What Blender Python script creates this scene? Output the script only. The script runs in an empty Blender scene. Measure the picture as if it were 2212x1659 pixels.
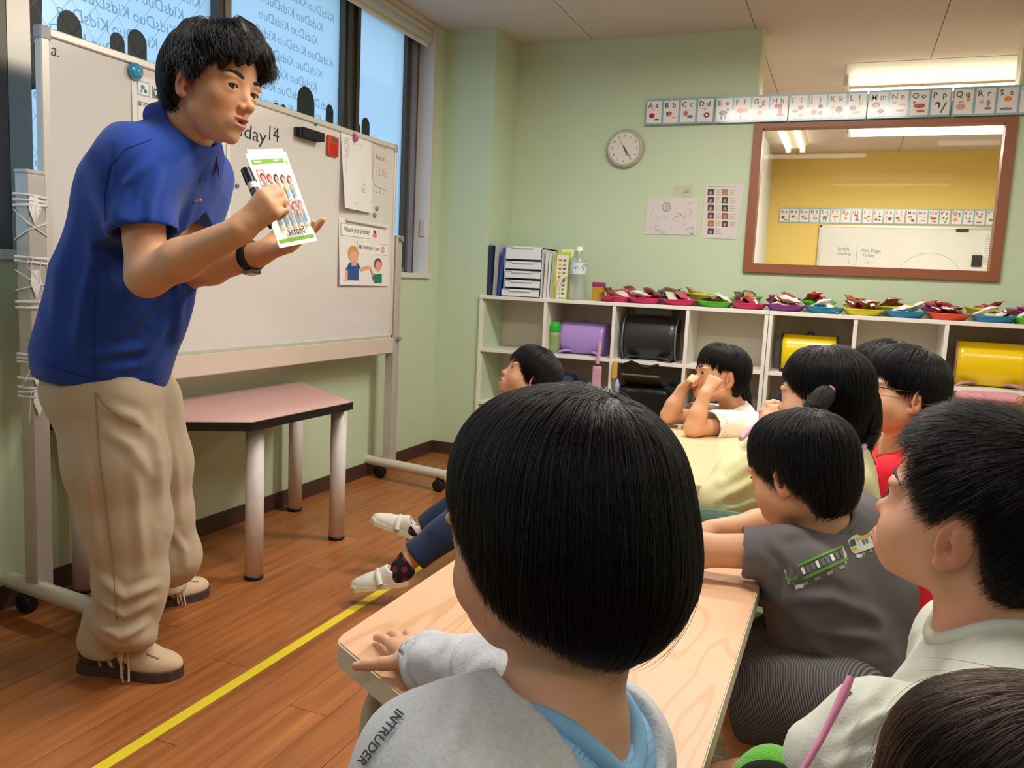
import bpy, bmesh, math, random
import numpy as np
from mathutils import Vector, Matrix
random.seed(7); rng = np.random.default_rng(7)
PI = math.pi
C = bpy.context.scene.collection
sc = bpy.context.scene

# ---------------------------------------------------------------- camera, sky, exposure
CAM = np.array([0.0, 0.0, 1.0])
FPX = 1770.3
_y, _p, _r = [math.radians(a) for a in (21.927, 7.083, 2.713)]
FWD = np.array([-math.sin(_y)*math.cos(_p), math.cos(_y)*math.cos(_p), -math.sin(_p)])
_rt = np.array([math.cos(_y), math.sin(_y), 0.0]); _up = np.cross(_rt, FWD)
RGT = math.cos(_r)*_rt + math.sin(_r)*_up
UPV = -math.sin(_r)*_rt + math.cos(_r)*_up
cam = bpy.data.cameras.new('camera'); camo = bpy.data.objects.new('camera', cam); C.objects.link(camo)
cam.sensor_width = 36.0; cam.sensor_fit = 'HORIZONTAL'; cam.lens = 36.0*FPX/2212.0
cam.clip_start = 0.02; cam.clip_end = 200
M = Matrix(((RGT[0], UPV[0], -FWD[0], 0), (RGT[1], UPV[1], -FWD[1], 0), (RGT[2], UPV[2], -FWD[2], 1.0), (0, 0, 0, 1)))
camo.matrix_world = M
sc.camera = camo
sc.view_settings.view_transform = 'Standard'; sc.view_settings.look = 'None'
sc.view_settings.exposure = 0.0; sc.view_settings.gamma = 1.0; sc.view_settings.use_curve_mapping = False
sc.cycles.use_denoising = True
sc.cycles.max_bounces = 8; sc.cycles.diffuse_bounces = 4; sc.cycles.glossy_bounces = 3
sc.cycles.transmission_bounces = 6; sc.cycles.transparent_max_bounces = 8
sc.cycles.caustics_reflective = False; sc.cycles.caustics_refractive = False
sc.cycles.sample_clamp_indirect = 4.0

def ray(x, y): return FWD + RGT*(x-1106.0)/FPX - UPV*(y-829.5)/FPX
def at_x(x, y, X): d = ray(x, y); return CAM + d*(X-CAM[0])/d[0]
def at_y(x, y, Y): d = ray(x, y); return CAM + d*(Y-CAM[1])/d[1]
def at_z(x, y, Z): d = ray(x, y); return CAM + d*(Z-CAM[2])/d[2]
def at_d(x, y, D): return CAM + ray(x, y)*D

w = bpy.data.worlds.new('sky'); sc.world = w; w.use_nodes = True
bg = w.node_tree.nodes['Background']; bg.inputs[0].default_value = (0.66, 0.83, 1.0, 1); bg.inputs[1].default_value = 2.5

def area(name, loc, rot, sx, sy, power, col):
    l = bpy.data.lights.new(name, 'AREA'); l.shape = 'RECTANGLE'; l.size = sx; l.size_y = sy; l.energy = power; l.color = col
    o = bpy.data.objects.new(name, l); o.location = loc; o.rotation_euler = rot; C.objects.link(o); return o
ZC = 2.341; XL = -2.168; YB = 4.508; YC = 4.178; XC = -1.866; YF = 8.40; XR = 2.2; YN = -2.6
WARM = (1.0, 0.955, 0.88)
# ceiling fluorescent fixtures of the classroom (all above / behind the frame) and of the next room
area('ceiling_lamp_light', (-0.55, 1.35, ZC-0.13), (0, 0, 0), 1.15, 0.22, 25, WARM)
area('ceiling_lamp_light', (-0.35, 3.0, ZC-0.13), (0, 0, 0), 1.15, 0.22, 38, WARM)
area('ceiling_lamp_light', (1.1, 1.9, ZC-0.13), (0, 0, 0), 1.15, 0.22, 15, WARM)
area('ceiling_lamp_light', (0.3, -0.6, ZC-0.13), (0, 0, 0), 1.15, 0.22, 11, WARM)
area('ceiling_lamp_light', (0.3, 5.45, ZC-0.20), (0, 0, 0), 0.95, 0.2, 34, WARM)
area('ceiling_lamp_light', (0.42, 7.08, ZC-0.20), (0, 0, 0), 1.1, 0.2, 40, WARM)

# ---------------------------------------------------------------- helpers
def lin(h):
    if isinstance(h, str):
        h = h.lstrip('#'); h = h if len(h) == 6 else ''.join(c*2 for c in h); v = [int(h[i:i+2], 16)/255 for i in (0, 2, 4)]
    else: v = [c/255 if max(h) > 1 else c for c in h]
    return tuple([(c/12.92 if c <= 0.04045 else ((c+0.055)/1.055)**2.4) for c in v])
MATS = {}
def mat(name, col, rough=0.5, metal=0.0, spec=0.5, bump=0.0, bscale=200.0, var=0.0, vscale=8.0, sss=0.0, coat=0.0, emit=None, estr=0.0, trans=0.0, alpha=1.0, attr=False, sheen=0.0, bstretch=(1, 1, 1), ior=1.45):
    if name in MATS: return MATS[name]
    m = bpy.data.materials.new(name); m.use_nodes = True; nt = m.node_tree; b = nt.nodes['Principled BSDF']
    c = lin(col) if not attr else (1, 1, 1)
    b.inputs['Base Color'].default_value = (*c, 1); b.inputs['Roughness'].default_value = rough; b.inputs['Metallic'].default_value = metal
    b.inputs['Specular IOR Level'].default_value = spec; b.inputs['IOR'].default_value = ior
    src = None
    if attr:
        a = nt.nodes.new('ShaderNodeVertexColor'); a.layer_name = 'Col'; src = a.outputs[0]
    if var > 0 or bump > 0:
        tc = nt.nodes.new('ShaderNodeTexCoord'); mp = nt.nodes.new('ShaderNodeMapping'); mp.inputs['Scale'].default_value = bstretch
        nt.links.new(tc.outputs['Object'], mp.inputs[0])
    if var > 0:
        n = nt.nodes.new('ShaderNodeTexNoise'); n.inputs['Scale'].default_value = vscale; n.inputs['Detail'].default_value = 4
        nt.links.new(mp.outputs[0], n.inputs[0])
        mr = nt.nodes.new('ShaderNodeMapRange'); mr.inputs[1].default_value = 0.25; mr.inputs[2].default_value = 0.75
        mr.inputs[3].default_value = 1-var; mr.inputs[4].default_value = 1+var; nt.links.new(n.outputs[0], mr.inputs[0])
        mx = nt.nodes.new('ShaderNodeVectorMath'); mx.operation = 'SCALE'
        if src: nt.links.new(src, mx.inputs[0])
        else: mx.inputs[0].default_value = c
        nt.links.new(mr.outputs[0], mx.inputs['Scale']); src = mx.outputs[0]
    if src: nt.links.new(src, b.inputs['Base Color'])
    if bump > 0:
        n2 = nt.nodes.new('ShaderNodeTexNoise'); n2.inputs['Scale'].default_value = bscale; n2.inputs['Detail'].default_value = 3
        nt.links.new(mp.outputs[0], n2.inputs[0])
        bp = nt.nodes.new('ShaderNodeBump'); bp.inputs['Strength'].default_value = bump; bp.inputs['Distance'].default_value = 0.002
        nt.links.new(n2.outputs[0], bp.inputs['Height']); nt.links.new(bp.outputs[0], b.inputs['Normal'])
    if sss > 0:
        b.inputs['Subsurface Weight'].default_value = sss; b.inputs['Subsurface Radius'].default_value = (0.012, 0.005, 0.003); b.inputs['Subsurface Scale'].default_value = 1.0
    b.inputs['Coat Weight'].default_value = coat; b.inputs['Coat Roughness'].default_value = 0.1
    b.inputs['Sheen Weight'].default_value = sheen
    b.inputs['Transmission Weight'].default_value = trans; b.inputs['Alpha'].default_value = alpha
    if emit: b.inputs['Emission Color'].default_value = (*lin(emit), 1); b.inputs['Emission Strength'].default_value = estr
    MATS[name] = m; return m

def base_of(p):
    while p.parent: p = p.parent
    return np.array(p.location)
def setp(o, label=None, cat=None, group=None, kind=None):
    if label: o['label'] = label
    if cat: o['category'] = cat
    if group: o['group'] = group
    if kind: o['kind'] = kind
    return o
def thing(name, loc, label, cat, group=None):
    o = bpy.data.objects.new(name, None); o.location = loc; o.empty_display_size = 0.05; C.objects.link(o)
    return setp(o, label, cat, group)
def link(name, me, m=None, parent=None, smooth=False):
    if m is not None and not len(me.materials):
        for mm in (m if isinstance(m, (list, tuple)) else [m]): me.materials.append(mm)
    if smooth: me.polygons.foreach_set('use_smooth', [True]*len(me.polygons))
    o = bpy.data.objects.new(name, me); C.objects.link(o)
    if parent is not None: o.parent = parent
    return o

class MB:
    """collects simple solids (world coordinates) and links them as one mesh"""
    def __init__(s): s.v = []; s.f = []; s.col = []; s.sm = []
    def add(s, vs, fs, col=None, smooth=False):
        o = len(s.v); s.v += [tuple(map(float, v)) for v in vs]
        for f in fs: s.f.append(tuple(i+o for i in f)); s.col.append(col); s.sm.append(smooth)
        return s
    def box(s, lo, hi, col=None, bev=0.0):
        lo, hi = np.minimum(lo, hi).astype(float), np.maximum(lo, hi).astype(float)
        return s.obox((lo+hi)/2, (hi-lo)/2, np.eye(3), col, bev)
    def obox(s, c, h, R, col=None, bev=0.0):
        """oriented box: centre, half sizes, R columns = axes; bev = chamfer"""
        c = np.array(c, float); h = np.array(h, float); R = np.array(R, float)
        b = min(bev, *(h*0.49)) if bev > 0 else 0
        if b <= 0:
            vs = [c+R@(h*np.array(t)) for t in ((-1,-1,-1),(1,-1,-1),(1,1,-1),(-1,1,-1),(-1,-1,1),(1,-1,1),(1,1,1),(-1,1,1))]
            return s.add(vs, [(3,2,1,0),(4,5,6,7),(0,1,5,4),(1,2,6,5),(2,3,7,6),(3,0,4,7)], col)
        vs = []; idx = {}
        for sx in (-1, 1):
            for sy in (-1, 1):
                for sz in (-1, 1):
                    sg = np.array((sx, sy, sz))
                    for a in range(3):
                        q = sg*(h-b); q[a] = sg[a]*h[a]; idx[(sx, sy, sz, a)] = len(vs); vs.append(c+R@q)
        fs = []
        def q4(k): fs.append(tuple(k))
        for a in range(3):
            o1, o2 = [i for i in range(3) if i != a]
            for sg in (-1, 1):
                k = []
                for (p, r) in ((-1,-1),(1,-1),(1,1),(-1,1)):
                    t = [0,0,0]; t[a] = sg; t[o1] = p; t[o2] = r; k.append(idx[(*t, a)])
                flip = (sg == 1) == (a == 1)
                q4(k[::-1] if flip else k)
        for a in range(3):  # edges along axis a
            o1, o2 = [i for i in range(3) if i != a]
            for p in (-1, 1):
                for r in (-1, 1):
                    t0 = [0,0,0]; t0[o1] = p; t0[o2] = r; t1 = list(t0); t0[a] = -1; t1[a] = 1
                    k = [idx[(*t0, o1)], idx[(*t1, o1)], idx[(*t1, o2)], idx[(*t0, o2)]]
                    n = np.cross(np.array(vs[k[1]])-vs[k[0]], np.array(vs[k[3]])-vs[k[0]])
                    if n @ (np.mean([vs[i] for i in k], axis=0)-c) < 0: k = k[::-1]
                    q4(k)
        for sx in (-1, 1):
            for sy in (-1, 1):
                for sz in (-1, 1):
                    k = [idx[(sx, sy, sz, a)] for a in range(3)]
                    n = np.cross(vs[k[1]]-vs[k[0]], vs[k[2]]-vs[k[0]])
                    if n @ (vs[k[0]]-c) < 0: k = k[::-1]
                    q4(k)
        return s.add(vs, fs, col)
    def tube(s, pts, rad, n=10, col=None, caps=True, flat=None):
        """swept tube through points; rad scalar or list; flat=(axis, factor) squashes the section along a world axis"""
        P = [np.array(p, float) for p in pts]; k = len(P)
        rad = [rad]*k if np.isscalar(rad) else list(rad)
        T = [(P[min(i+1, k-1)]-P[max(i-1, 0)]) for i in range(k)]; T = [t/(np.linalg.norm(t)+1e-12) for t in T]
        u = np.cross(T[0], (0, 0, 1));
        if np.linalg.norm(u) < 1e-3: u = np.cross(T[0], (0, 1, 0))
        u /= np.linalg.norm(u); vs = []
        for i in range(k):
            u = u - T[i]*(u@T[i]); u /= np.linalg.norm(u); v = np.cross(T[i], u)
            for j in range(n):
                a = 2*PI*j/n; d = (u*math.cos(a)+v*math.sin(a))*rad[i]
                if flat is not None:
                    ax = np.array(flat[0], float); d = d-ax*(d@ax)*(1-flat[1])
                vs.append(P[i]+d)
        fs = [(i*n+j, i*n+(j+1) % n, (i+1)*n+(j+1) % n, (i+1)*n+j) for i in range(k-1) for j in range(n)]
        s.add(vs, fs, col, True)
        if caps: s.add(vs[:n], [tuple(range(n))[::-1]], col); s.add(vs[-n:], [tuple(range(n))], col)
        return s
    def lathe(s, c, axis, prof, n=24, col=None):
        """profile [(r, h)] turned about axis through c"""
        a = np.array(axis, float); a /= np.linalg.norm(a); u = np.cross(a, (0, 0, 1))
        if np.linalg.norm(u) < 1e-3: u = np.array((1.0, 0, 0))
        u /= np.linalg.norm(u); v = np.cross(a, u); vs = []
        for r, h in prof:
            for j in range(n):
                t = 2*PI*j/n; vs.append(np.array(c)+a*h+(u*math.cos(t)+v*math.sin(t))*r)
        fs = [(i*n+j, i*n+(j+1) % n, (i+1)*n+(j+1) % n, (i+1)*n+j) for i in range(len(prof)-1) for j in range(n)]
        return s.add(vs, fs, col, True)
    def prism(s, poly, axis_vec, col=None):
        """closed polygon (3-D points) extruded by axis_vec"""
        n = len(poly); P = [np.array(p, float) for p in poly]; Q = [p+np.array(axis_vec) for p in P]
        nn = np.zeros(3)
        for i in range(n): nn += np.cross(P[i], P[(i+1) % n])
        fl = nn @ np.array(axis_vec) > 0
        fs = [tuple(range(n))[::-1] if fl else tuple(range(n)), tuple(range(n, 2*n)) if fl else tuple(range(n, 2*n))[::-1]]
        for i in range(n):
            j = (i+1) % n; f = (i, j, n+j, n+i); fs.append(f if fl else f[::-1])
        return s.add(P+Q, fs, col)
    def ball(s, c, r, n=12, m=8, col=None, R=None):
        c = np.array(c, float); r = np.array([r]*3 if np.isscalar(r) else r, float); R = np.eye(3) if R is None else np.array(R)
        vs = [c+R@(r*np.array((0, 0, 1)))]
        for i in range(1, m):
            for j in range(n):
                a = PI*i/m; b = 2*PI*j/n; vs.append(c+R@(r*np.array((math.sin(a)*math.cos(b), math.sin(a)*math.sin(b), math.cos(a)))))
        vs.append(c+R@(r*np.array((0, 0, -1))))
        fs = [(0, 1+j, 1+(j+1) % n) for j in range(n)]
        for i in range(m-2):
            for j in range(n): fs.append((1+i*n+j, 1+(i+1)*n+j, 1+(i+1)*n+(j+1) % n, 1+i*n+(j+1) % n))
        L = len(vs)-1; fs += [(L, 1+(m-2)*n+(j+1) % n, 1+(m-2)*n+j) for j in range(n)]
        return s.add(vs, fs, col, True)
    def mesh(s, name, off=(0, 0, 0)):
        me = bpy.data.meshes.new(name); V = np.array(s.v, float)-np.array(off)
        me.from_pydata(V.tolist(), [], s.f)
        me.polygons.foreach_set('use_smooth', s.sm)
        if any(c is not None for c in s.col):
            a = me.color_attributes.new('Col', 'FLOAT_COLOR', 'CORNER'); cc = []
            for f, c in zip(s.f, s.col): cc += [*(c or (1, 1, 1)), 1.0]*len(f)
            a.data.foreach_set('color', cc)
        me.update(); return me
    def build(s, name, m, parent=None):
        off = base_of(parent) if parent is not None else (0, 0, 0)
        return link(name, s.mesh(name, off), m, parent)

def copy_tree(o, parent=None):
    c = o.copy(); C.objects.link(c)
    if parent is not None: c.parent = parent
    for ch in list(o.children): copy_tree(ch, c)
    return c
def unit(v): v = np.array(v, float); return v/np.linalg.norm(v)
PRINT = mat('flat_print', None, 0.45, attr=True)
GLOSSPRINT = mat('laminated_print', None, 0.14, attr=True)
_tc = {}
def text_mesh(t, bold=False):
    if (t, bold) in _tc: return _tc[(t, bold)]
    cu = bpy.data.curves.new('tmp', 'FONT'); cu.body = t; cu.size = 1.0; cu.resolution_u = 2
    if bold: cu.offset = 0.018
    ob = bpy.data.objects.new('tmp', cu); me = ob.to_mesh()
    V = np.array([v.co[:2] for v in me.vertices]).reshape(-1, 2); F = [tuple(p.vertices) for p in me.polygons]
    ob.to_mesh_clear(); bpy.data.objects.remove(ob); bpy.data.curves.remove(cu)
    _tc[(t, bold)] = (V, F); return V, F
class Flat:
    """flat printing on a plane: origin, u axis, v axis (world), normal = u x v; each call lies a hair above the last"""
    def __init__(s, o, u, v, eps=0.0004):
        s.o = np.array(o, float); s.u = unit(u); s.v = unit(v); s.n = np.cross(s.u, s.v); s.k = 1; s.eps = eps; s.mb = MB(); s.warp = None
    def P(s, a, b):
        p = s.o+s.u*a+s.v*b+s.n*s.eps*s.k
        return p if s.warp is None else s.warp(p)
    def poly(s, pts, col):
        s.mb.add([s.P(a, b) for a, b in pts], [tuple(range(len(pts)))], lin(col)); return s
    def rect(s, x0, y0, x1, y1, col): return s.poly([(x0, y0), (x1, y0), (x1, y1), (x0, y1)], col)
    def ell(s, x, y, rx, ry, col, n=14): return s.poly([(x+rx*math.cos(2*PI*i/n), y+ry*math.sin(2*PI*i/n)) for i in range(n)], col)
    def ring(s, x, y, r0, r1, col, n=20):
        vs = []; fs = []
        for i in range(n):
            a = 2*PI*i/n; vs += [s.P(x+r0*math.cos(a), y+r0*math.sin(a)), s.P(x+r1*math.cos(a), y+r1*math.sin(a))]
            j = (i+1) % n; fs.append((2*i, 2*i+1, 2*j+1, 2*j))
        s.mb.add(vs, fs, lin(col)); return s
    def line(s, pts, wd, col):
        for (x0, y0), (x1, y1) in zip(pts[:-1], pts[1:]):
            d = np.array((x1-x0, y1-y0)); L = np.linalg.norm(d)+1e-9; d /= L; q = np.array((-d[1], d[0]))*wd/2; e = d*wd*0.3
            s.poly([(x0-q[0]-e[0], y0-q[1]-e[1]), (x1-q[0]+e[0], y1-q[1]+e[1]), (x1+q[0]+e[0], y1+q[1]+e[1]), (x0+q[0]-e[0], y0+q[1]-e[1])], col)
        return s
    def frame(s, x0, y0, x1, y1, wd, col): return s.line([(x0, y0), (x1, y0), (x1, y1), (x0, y1), (x0, y0)], wd, col)
    def text(s, t, x, y, h, col, ang=0, mirror=False, slant=0.0, width=None, bold=False, center=False):
        V, F = text_mesh(t, bold)
        if len(V) == 0: return s
        W = V.copy(); sx = h*1.35
        if width: sx = width/(V[:, 0].max()-V[:, 0].min())
        W[:, 0] = V[:, 0]*sx+V[:, 1]*h*1.35*slant; W[:, 1] = V[:, 1]*h*1.35
        if center: W[:, 0] -= (W[:, 0].max()+W[:, 0].min())/2
        if mirror: W[:, 0] *= -1; F = [f[::-1] for f in F]
        ca, sa = math.cos(ang), math.sin(ang)
        s.mb.add([s.P(x+a*ca-b*sa, y+a*sa+b*ca) for a, b in W], F, lin(col)); return s
    def up(s): s.k += 1; return s
    def build(s, name, parent, m=None): return s.mb.build(name, m or PRINT, parent)
# ---------------------------------------------------------------- materials of the room
WALL = mat('wall_green', '#C9D9B9', 0.5, spec=0.35, bump=0.12, bscale=260)
YELL = mat('wall_yellow', '#E9CB78', 0.9, spec=0.1, bump=0.1, bscale=200)
WHITE_W = mat('wall_white', '#DEDEDC', 0.6)
CEIL = mat('ceiling_board', '#D6CEC8', 0.85, var=0.05, vscale=160, bump=0.5, bscale=180)
BASE = mat('baseboard_brown', '#4A342C', 0.45)
STEEL = mat('window_steel', '#9C958B', 0.35, metal=0.7)
STEEL_D = mat('window_steel_dark', '#5F5850', 0.42, metal=0.6)
WHITE = mat('white_trim', '#E9E8E8', 0.4)
WOODF = mat('frame_wood', '#94573A', 0.42, var=0.12, vscale=30, bstretch=(1, 1, 8))

def plank_mat():
    m = bpy.data.materials.new('floor_plank'); m.use_nodes = True; nt = m.node_tree; b = nt.nodes['Principled BSDF']
    tc = nt.nodes.new('ShaderNodeTexCoord'); oi = nt.nodes.new('ShaderNodeObjectInfo')
    mp = nt.nodes.new('ShaderNodeMapping'); mp.inputs['Scale'].default_value = (38, 2.2, 10)
    ad = nt.nodes.new('ShaderNodeVectorMath'); ad.operation = 'MULTIPLY_ADD'; ad.inputs[1].default_value = (1, 1, 1)
    cb = nt.nodes.new('ShaderNodeCombineXYZ'); ml = nt.nodes.new('ShaderNodeMath'); ml.operation = 'MULTIPLY'; ml.inputs[1].default_value = 37.0
    nt.links.new(oi.outputs['Random'], ml.inputs[0]); nt.links.new(ml.outputs[0], cb.inputs[0]); nt.links.new(ml.outputs[0], cb.inputs[1])
    nt.links.new(tc.outputs['Object'], ad.inputs[0]); nt.links.new(cb.outputs[0], ad.inputs[2]); nt.links.new(ad.outputs[0], mp.inputs[0])
    n = nt.nodes.new('ShaderNodeTexNoise'); n.inputs['Scale'].default_value = 1.0; n.inputs['Detail'].default_value = 6; n.inputs['Distortion'].default_value = 0.6
    nt.links.new(mp.outputs[0], n.inputs[0])
    r = nt.nodes.new('ShaderNodeValToRGB'); e = r.color_ramp.elements
    e[0].position = 0.25; e[0].color = (*lin('#8C4E28'), 1); e[1].position = 0.75; e[1].color = (*lin('#B4723E'), 1)
    nt.links.new(n.outputs[0], r.inputs[0])
    hv = nt.nodes.new('ShaderNodeHueSaturation'); mr = nt.nodes.new('ShaderNodeMapRange'); mr.inputs[3].default_value = 0.93; mr.inputs[4].default_value = 1.07
    nt.links.new(oi.outputs['Random'], mr.inputs[0]); nt.links.new(mr.outputs[0], hv.inputs['Value']); nt.links.new(r.outputs[0], hv.inputs['Color'])
    nt.links.new(hv.outputs[0], b.inputs['Base Color']); b.inputs['Roughness'].default_value = 0.36; b.inputs['Specular IOR Level'].default_value = 0.4
    return m
PLANK = plank_mat()

# ---------------------------------------------------------------- floor: sub-floor with single planks laid along the room
fl = MB().box((-2.35, YN-0.1, -0.12), (XR+0.1, YF+0.15, -0.010)).build('floor', mat('subfloor_dark', '#4a2f1c', 0.8)); setp(fl, kind='structure')
PW, PLN = 0.105, 0.92
pm = MB().obox((0, 0, -0.005), (PW/2-0.0007, PLN/2-0.0007, 0.005), np.eye(3), bev=0.0006).mesh('plank'); pm.materials.append(PLANK)
ix = 0
x = XL+PW/2
while x < 1.0:
    off = (ix*0.37) % 1.0 * PLN
    y = 0.75-off
    while y < YB+0.45:
        if y+PLN/2 > 0.75:
            q = link('plank', pm, None, fl); q.location = (x, y, 0)
        y += PLN
    x += PW; ix += 1
# unseen rest of the floor (behind the camera, right side, next room): plain sheets of the same flooring
rest = MB().box((XL, YN, -0.01), (XR, 0.28, -0.0002)).box((1.0, 0.28, -0.01), (XR, YF, -0.0002)).box((XL, 5.0, -0.01), (1.0, YF, -0.0002))
q = rest.build('floor_sheet', PLANK, fl)

# ---------------------------------------------------------------- ceiling boards
ce = MB().box((-2.35, YN-0.1, ZC+0.012), (XR+0.1, YF+0.15, ZC+0.1)).build('ceiling', mat('ceiling_dark', '#6b645e', 0.9)); setp(ce, kind='structure')
cw, cl = 0.866, 1.82
cpm = MB().obox((0, 0, 0.006), (cw/2-0.0016, cl/2-0.0016, 0.006), np.eye(3), bev=0.002).mesh('panel'); cpm.materials.append(CEIL)
for i in range(-1, 5):
    for j in range(-4, 3):
        q = link('panel', cpm, None, ce); q.location = (-1.43+cw*(i+0.5), 4.0+cl*(j+0.5)+(0.0), ZC)
# ---------------------------------------------------------------- walls
WZ0, WZ1, WY0, WY1 = 1.012, 2.325, -0.4, 4.064
wl = MB().box((-2.42, YN, 0), (XL, YC+0.4, WZ0)).box((-2.42, YN, WZ1), (XL, YC+0.4, ZC)).box((-2.42, YN, WZ0), (XL, WY0, WZ1)).box((-2.42, WY1, WZ0), (XL, YC+0.4, WZ1)).build('wall_left', WALL); setp(wl, kind='structure')
wc = MB().box((XL, YC, 0), (XC, YB+0.1, ZC)).build('wall_column', WALL); setp(wc, kind='structure')
OX0, OX1 = -0.53, 0.65
wb = MB().box((XC, YB, 0), (OX0, YB+0.12, ZC)).box((OX0, YB, 0), (OX1, YB+0.12, 1.125)).box((OX0, YB+0.002, 1.862), (OX1, YB+0.06, 1.955)).box((OX1, YB, 0), (XR, YB+0.12, ZC)).build('wall_back', WALL); setp(wb, kind='structure')
o = MB().box((OX0, YB-0.006, 1.955), (OX0+0.012, YB+0.126, ZC)).box((OX1-0.012, YB-0.006, 1.955), (OX1, YB+0.126, ZC)).build('trim_1', mat('lit_jamb_cream', '#E8E2B8', 0.5)); setp(o, kind='structure')  # wall ends of the upper opening; the lit look of the jambs is painted cream
o = MB().box((XR, YN, 0), (XR+0.1, YF, ZC)).build('wall_right', WALL); setp(o, kind='structure')
o = MB().box((-2.42, YN-0.1, 0), (XR+0.1, YN, ZC)).build('wall_near', WALL); setp(o, kind='structure')
o = MB().box((-0.95, YF, 0), (XR, YF+0.1, ZC)).build('wall_far', YELL); setp(o, kind='structure')
o = MB().box((-0.95, YB+0.12, 0), (-0.79, YF, ZC)).build('wall_side', WHITE_W); setp(o, kind='structure')
bh, bt = 0.068, 0.008
o = MB().box((XL, YN, 0), (XL+bt, YC, bh)).build('baseboard_left', BASE); setp(o, kind='structure')
o = MB().box((XL, YC-bt, 0), (XC+bt, YC, bh)).box((XC, YC-bt, 0), (XC+bt, YB, bh)).build('baseboard_column', BASE); setp(o, kind='structure')
o = MB().box((XC+bt, YB-bt, 0), (XR, YB, bh)).build('baseboard_back', BASE); setp(o, kind='structure')

# ---------------------------------------------------------------- windows of the left wall
def film_mat():
    m = bpy.data.materials.new('frosted_film'); m.use_nodes = True; nt = m.node_tree; nt.nodes.remove(nt.nodes['Principled BSDF'])
    out = nt.nodes['Material Output']
    t = nt.nodes.new('ShaderNodeBsdfTranslucent'); t.inputs[0].default_value = (0.60, 0.72, 0.80, 1)
    d = nt.nodes.new('ShaderNodeBsdfTransparent'); d.inputs[0].default_value = (0.9, 0.95, 1, 1)
    g = nt.nodes.new('ShaderNodeBsdfGlossy'); g.inputs['Roughness'].default_value = 0.25; g.inputs[0].default_value = (0.9, 0.9, 0.9, 1)
    a = nt.nodes.new('ShaderNodeMixShader'); a.inputs[0].default_value = 0.16; b = nt.nodes.new('ShaderNodeMixShader'); b.inputs[0].default_value = 0.04
    nt.links.new(t.outputs[0], a.inputs[1]); nt.links.new(d.outputs[0], a.inputs[2]); nt.links.new(a.outputs[0], b.inputs[1]); nt.links.new(g.outputs[0], b.inputs[2])
    nt.links.new(b.outputs[0], out.inputs[0]); return m
FILM = film_mat()
def fprint_mat():
    m = bpy.data.materials.new('film_print'); m.use_nodes = True; nt = m.node_tree; nt.nodes.remove(nt.nodes['Principled BSDF'])
    t = nt.nodes.new('ShaderNodeBsdfTransparent'); t.inputs[0].default_value = (0.40, 0.52, 0.58, 1); nt.links.new(t.outputs[0], nt.nodes['Material Output'].inputs[0]); return m
FPRINT = fprint_mat()
LETT = mat('film_lettering', '#9DB4BE', 0.6); DARKP = mat('film_dark_patch', '#1B2322', 0.5)
XG = -2.275
panes = [(0.55, 1.585), (1.735, 2.499), (2.564, 3.326), (3.45, 3.915)]
frames = [[(0.45, 0.55, STEEL_D), (1.585, 1.662, STEEL_D)], [(1.664, 1.735, STEEL), (2.499, 2.520, STEEL_D)], [(2.532, 2.564, STEEL), (3.326, 3.384, STEEL_D)], [(3.392, 3.45, STEEL_D), (3.915, 4.046, STEEL_D)]]
def blob(fl, x, y, rx, h, col):
    """rounded standing silhouette of clear film, foot at y"""
    fl.poly([(x-rx, y)]+[(x-rx*math.cos(PI*i/10), y+h-rx*1.05+rx*1.05*math.sin(PI*i/10)) for i in range(11)]+[(x+rx, y)], col)
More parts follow.
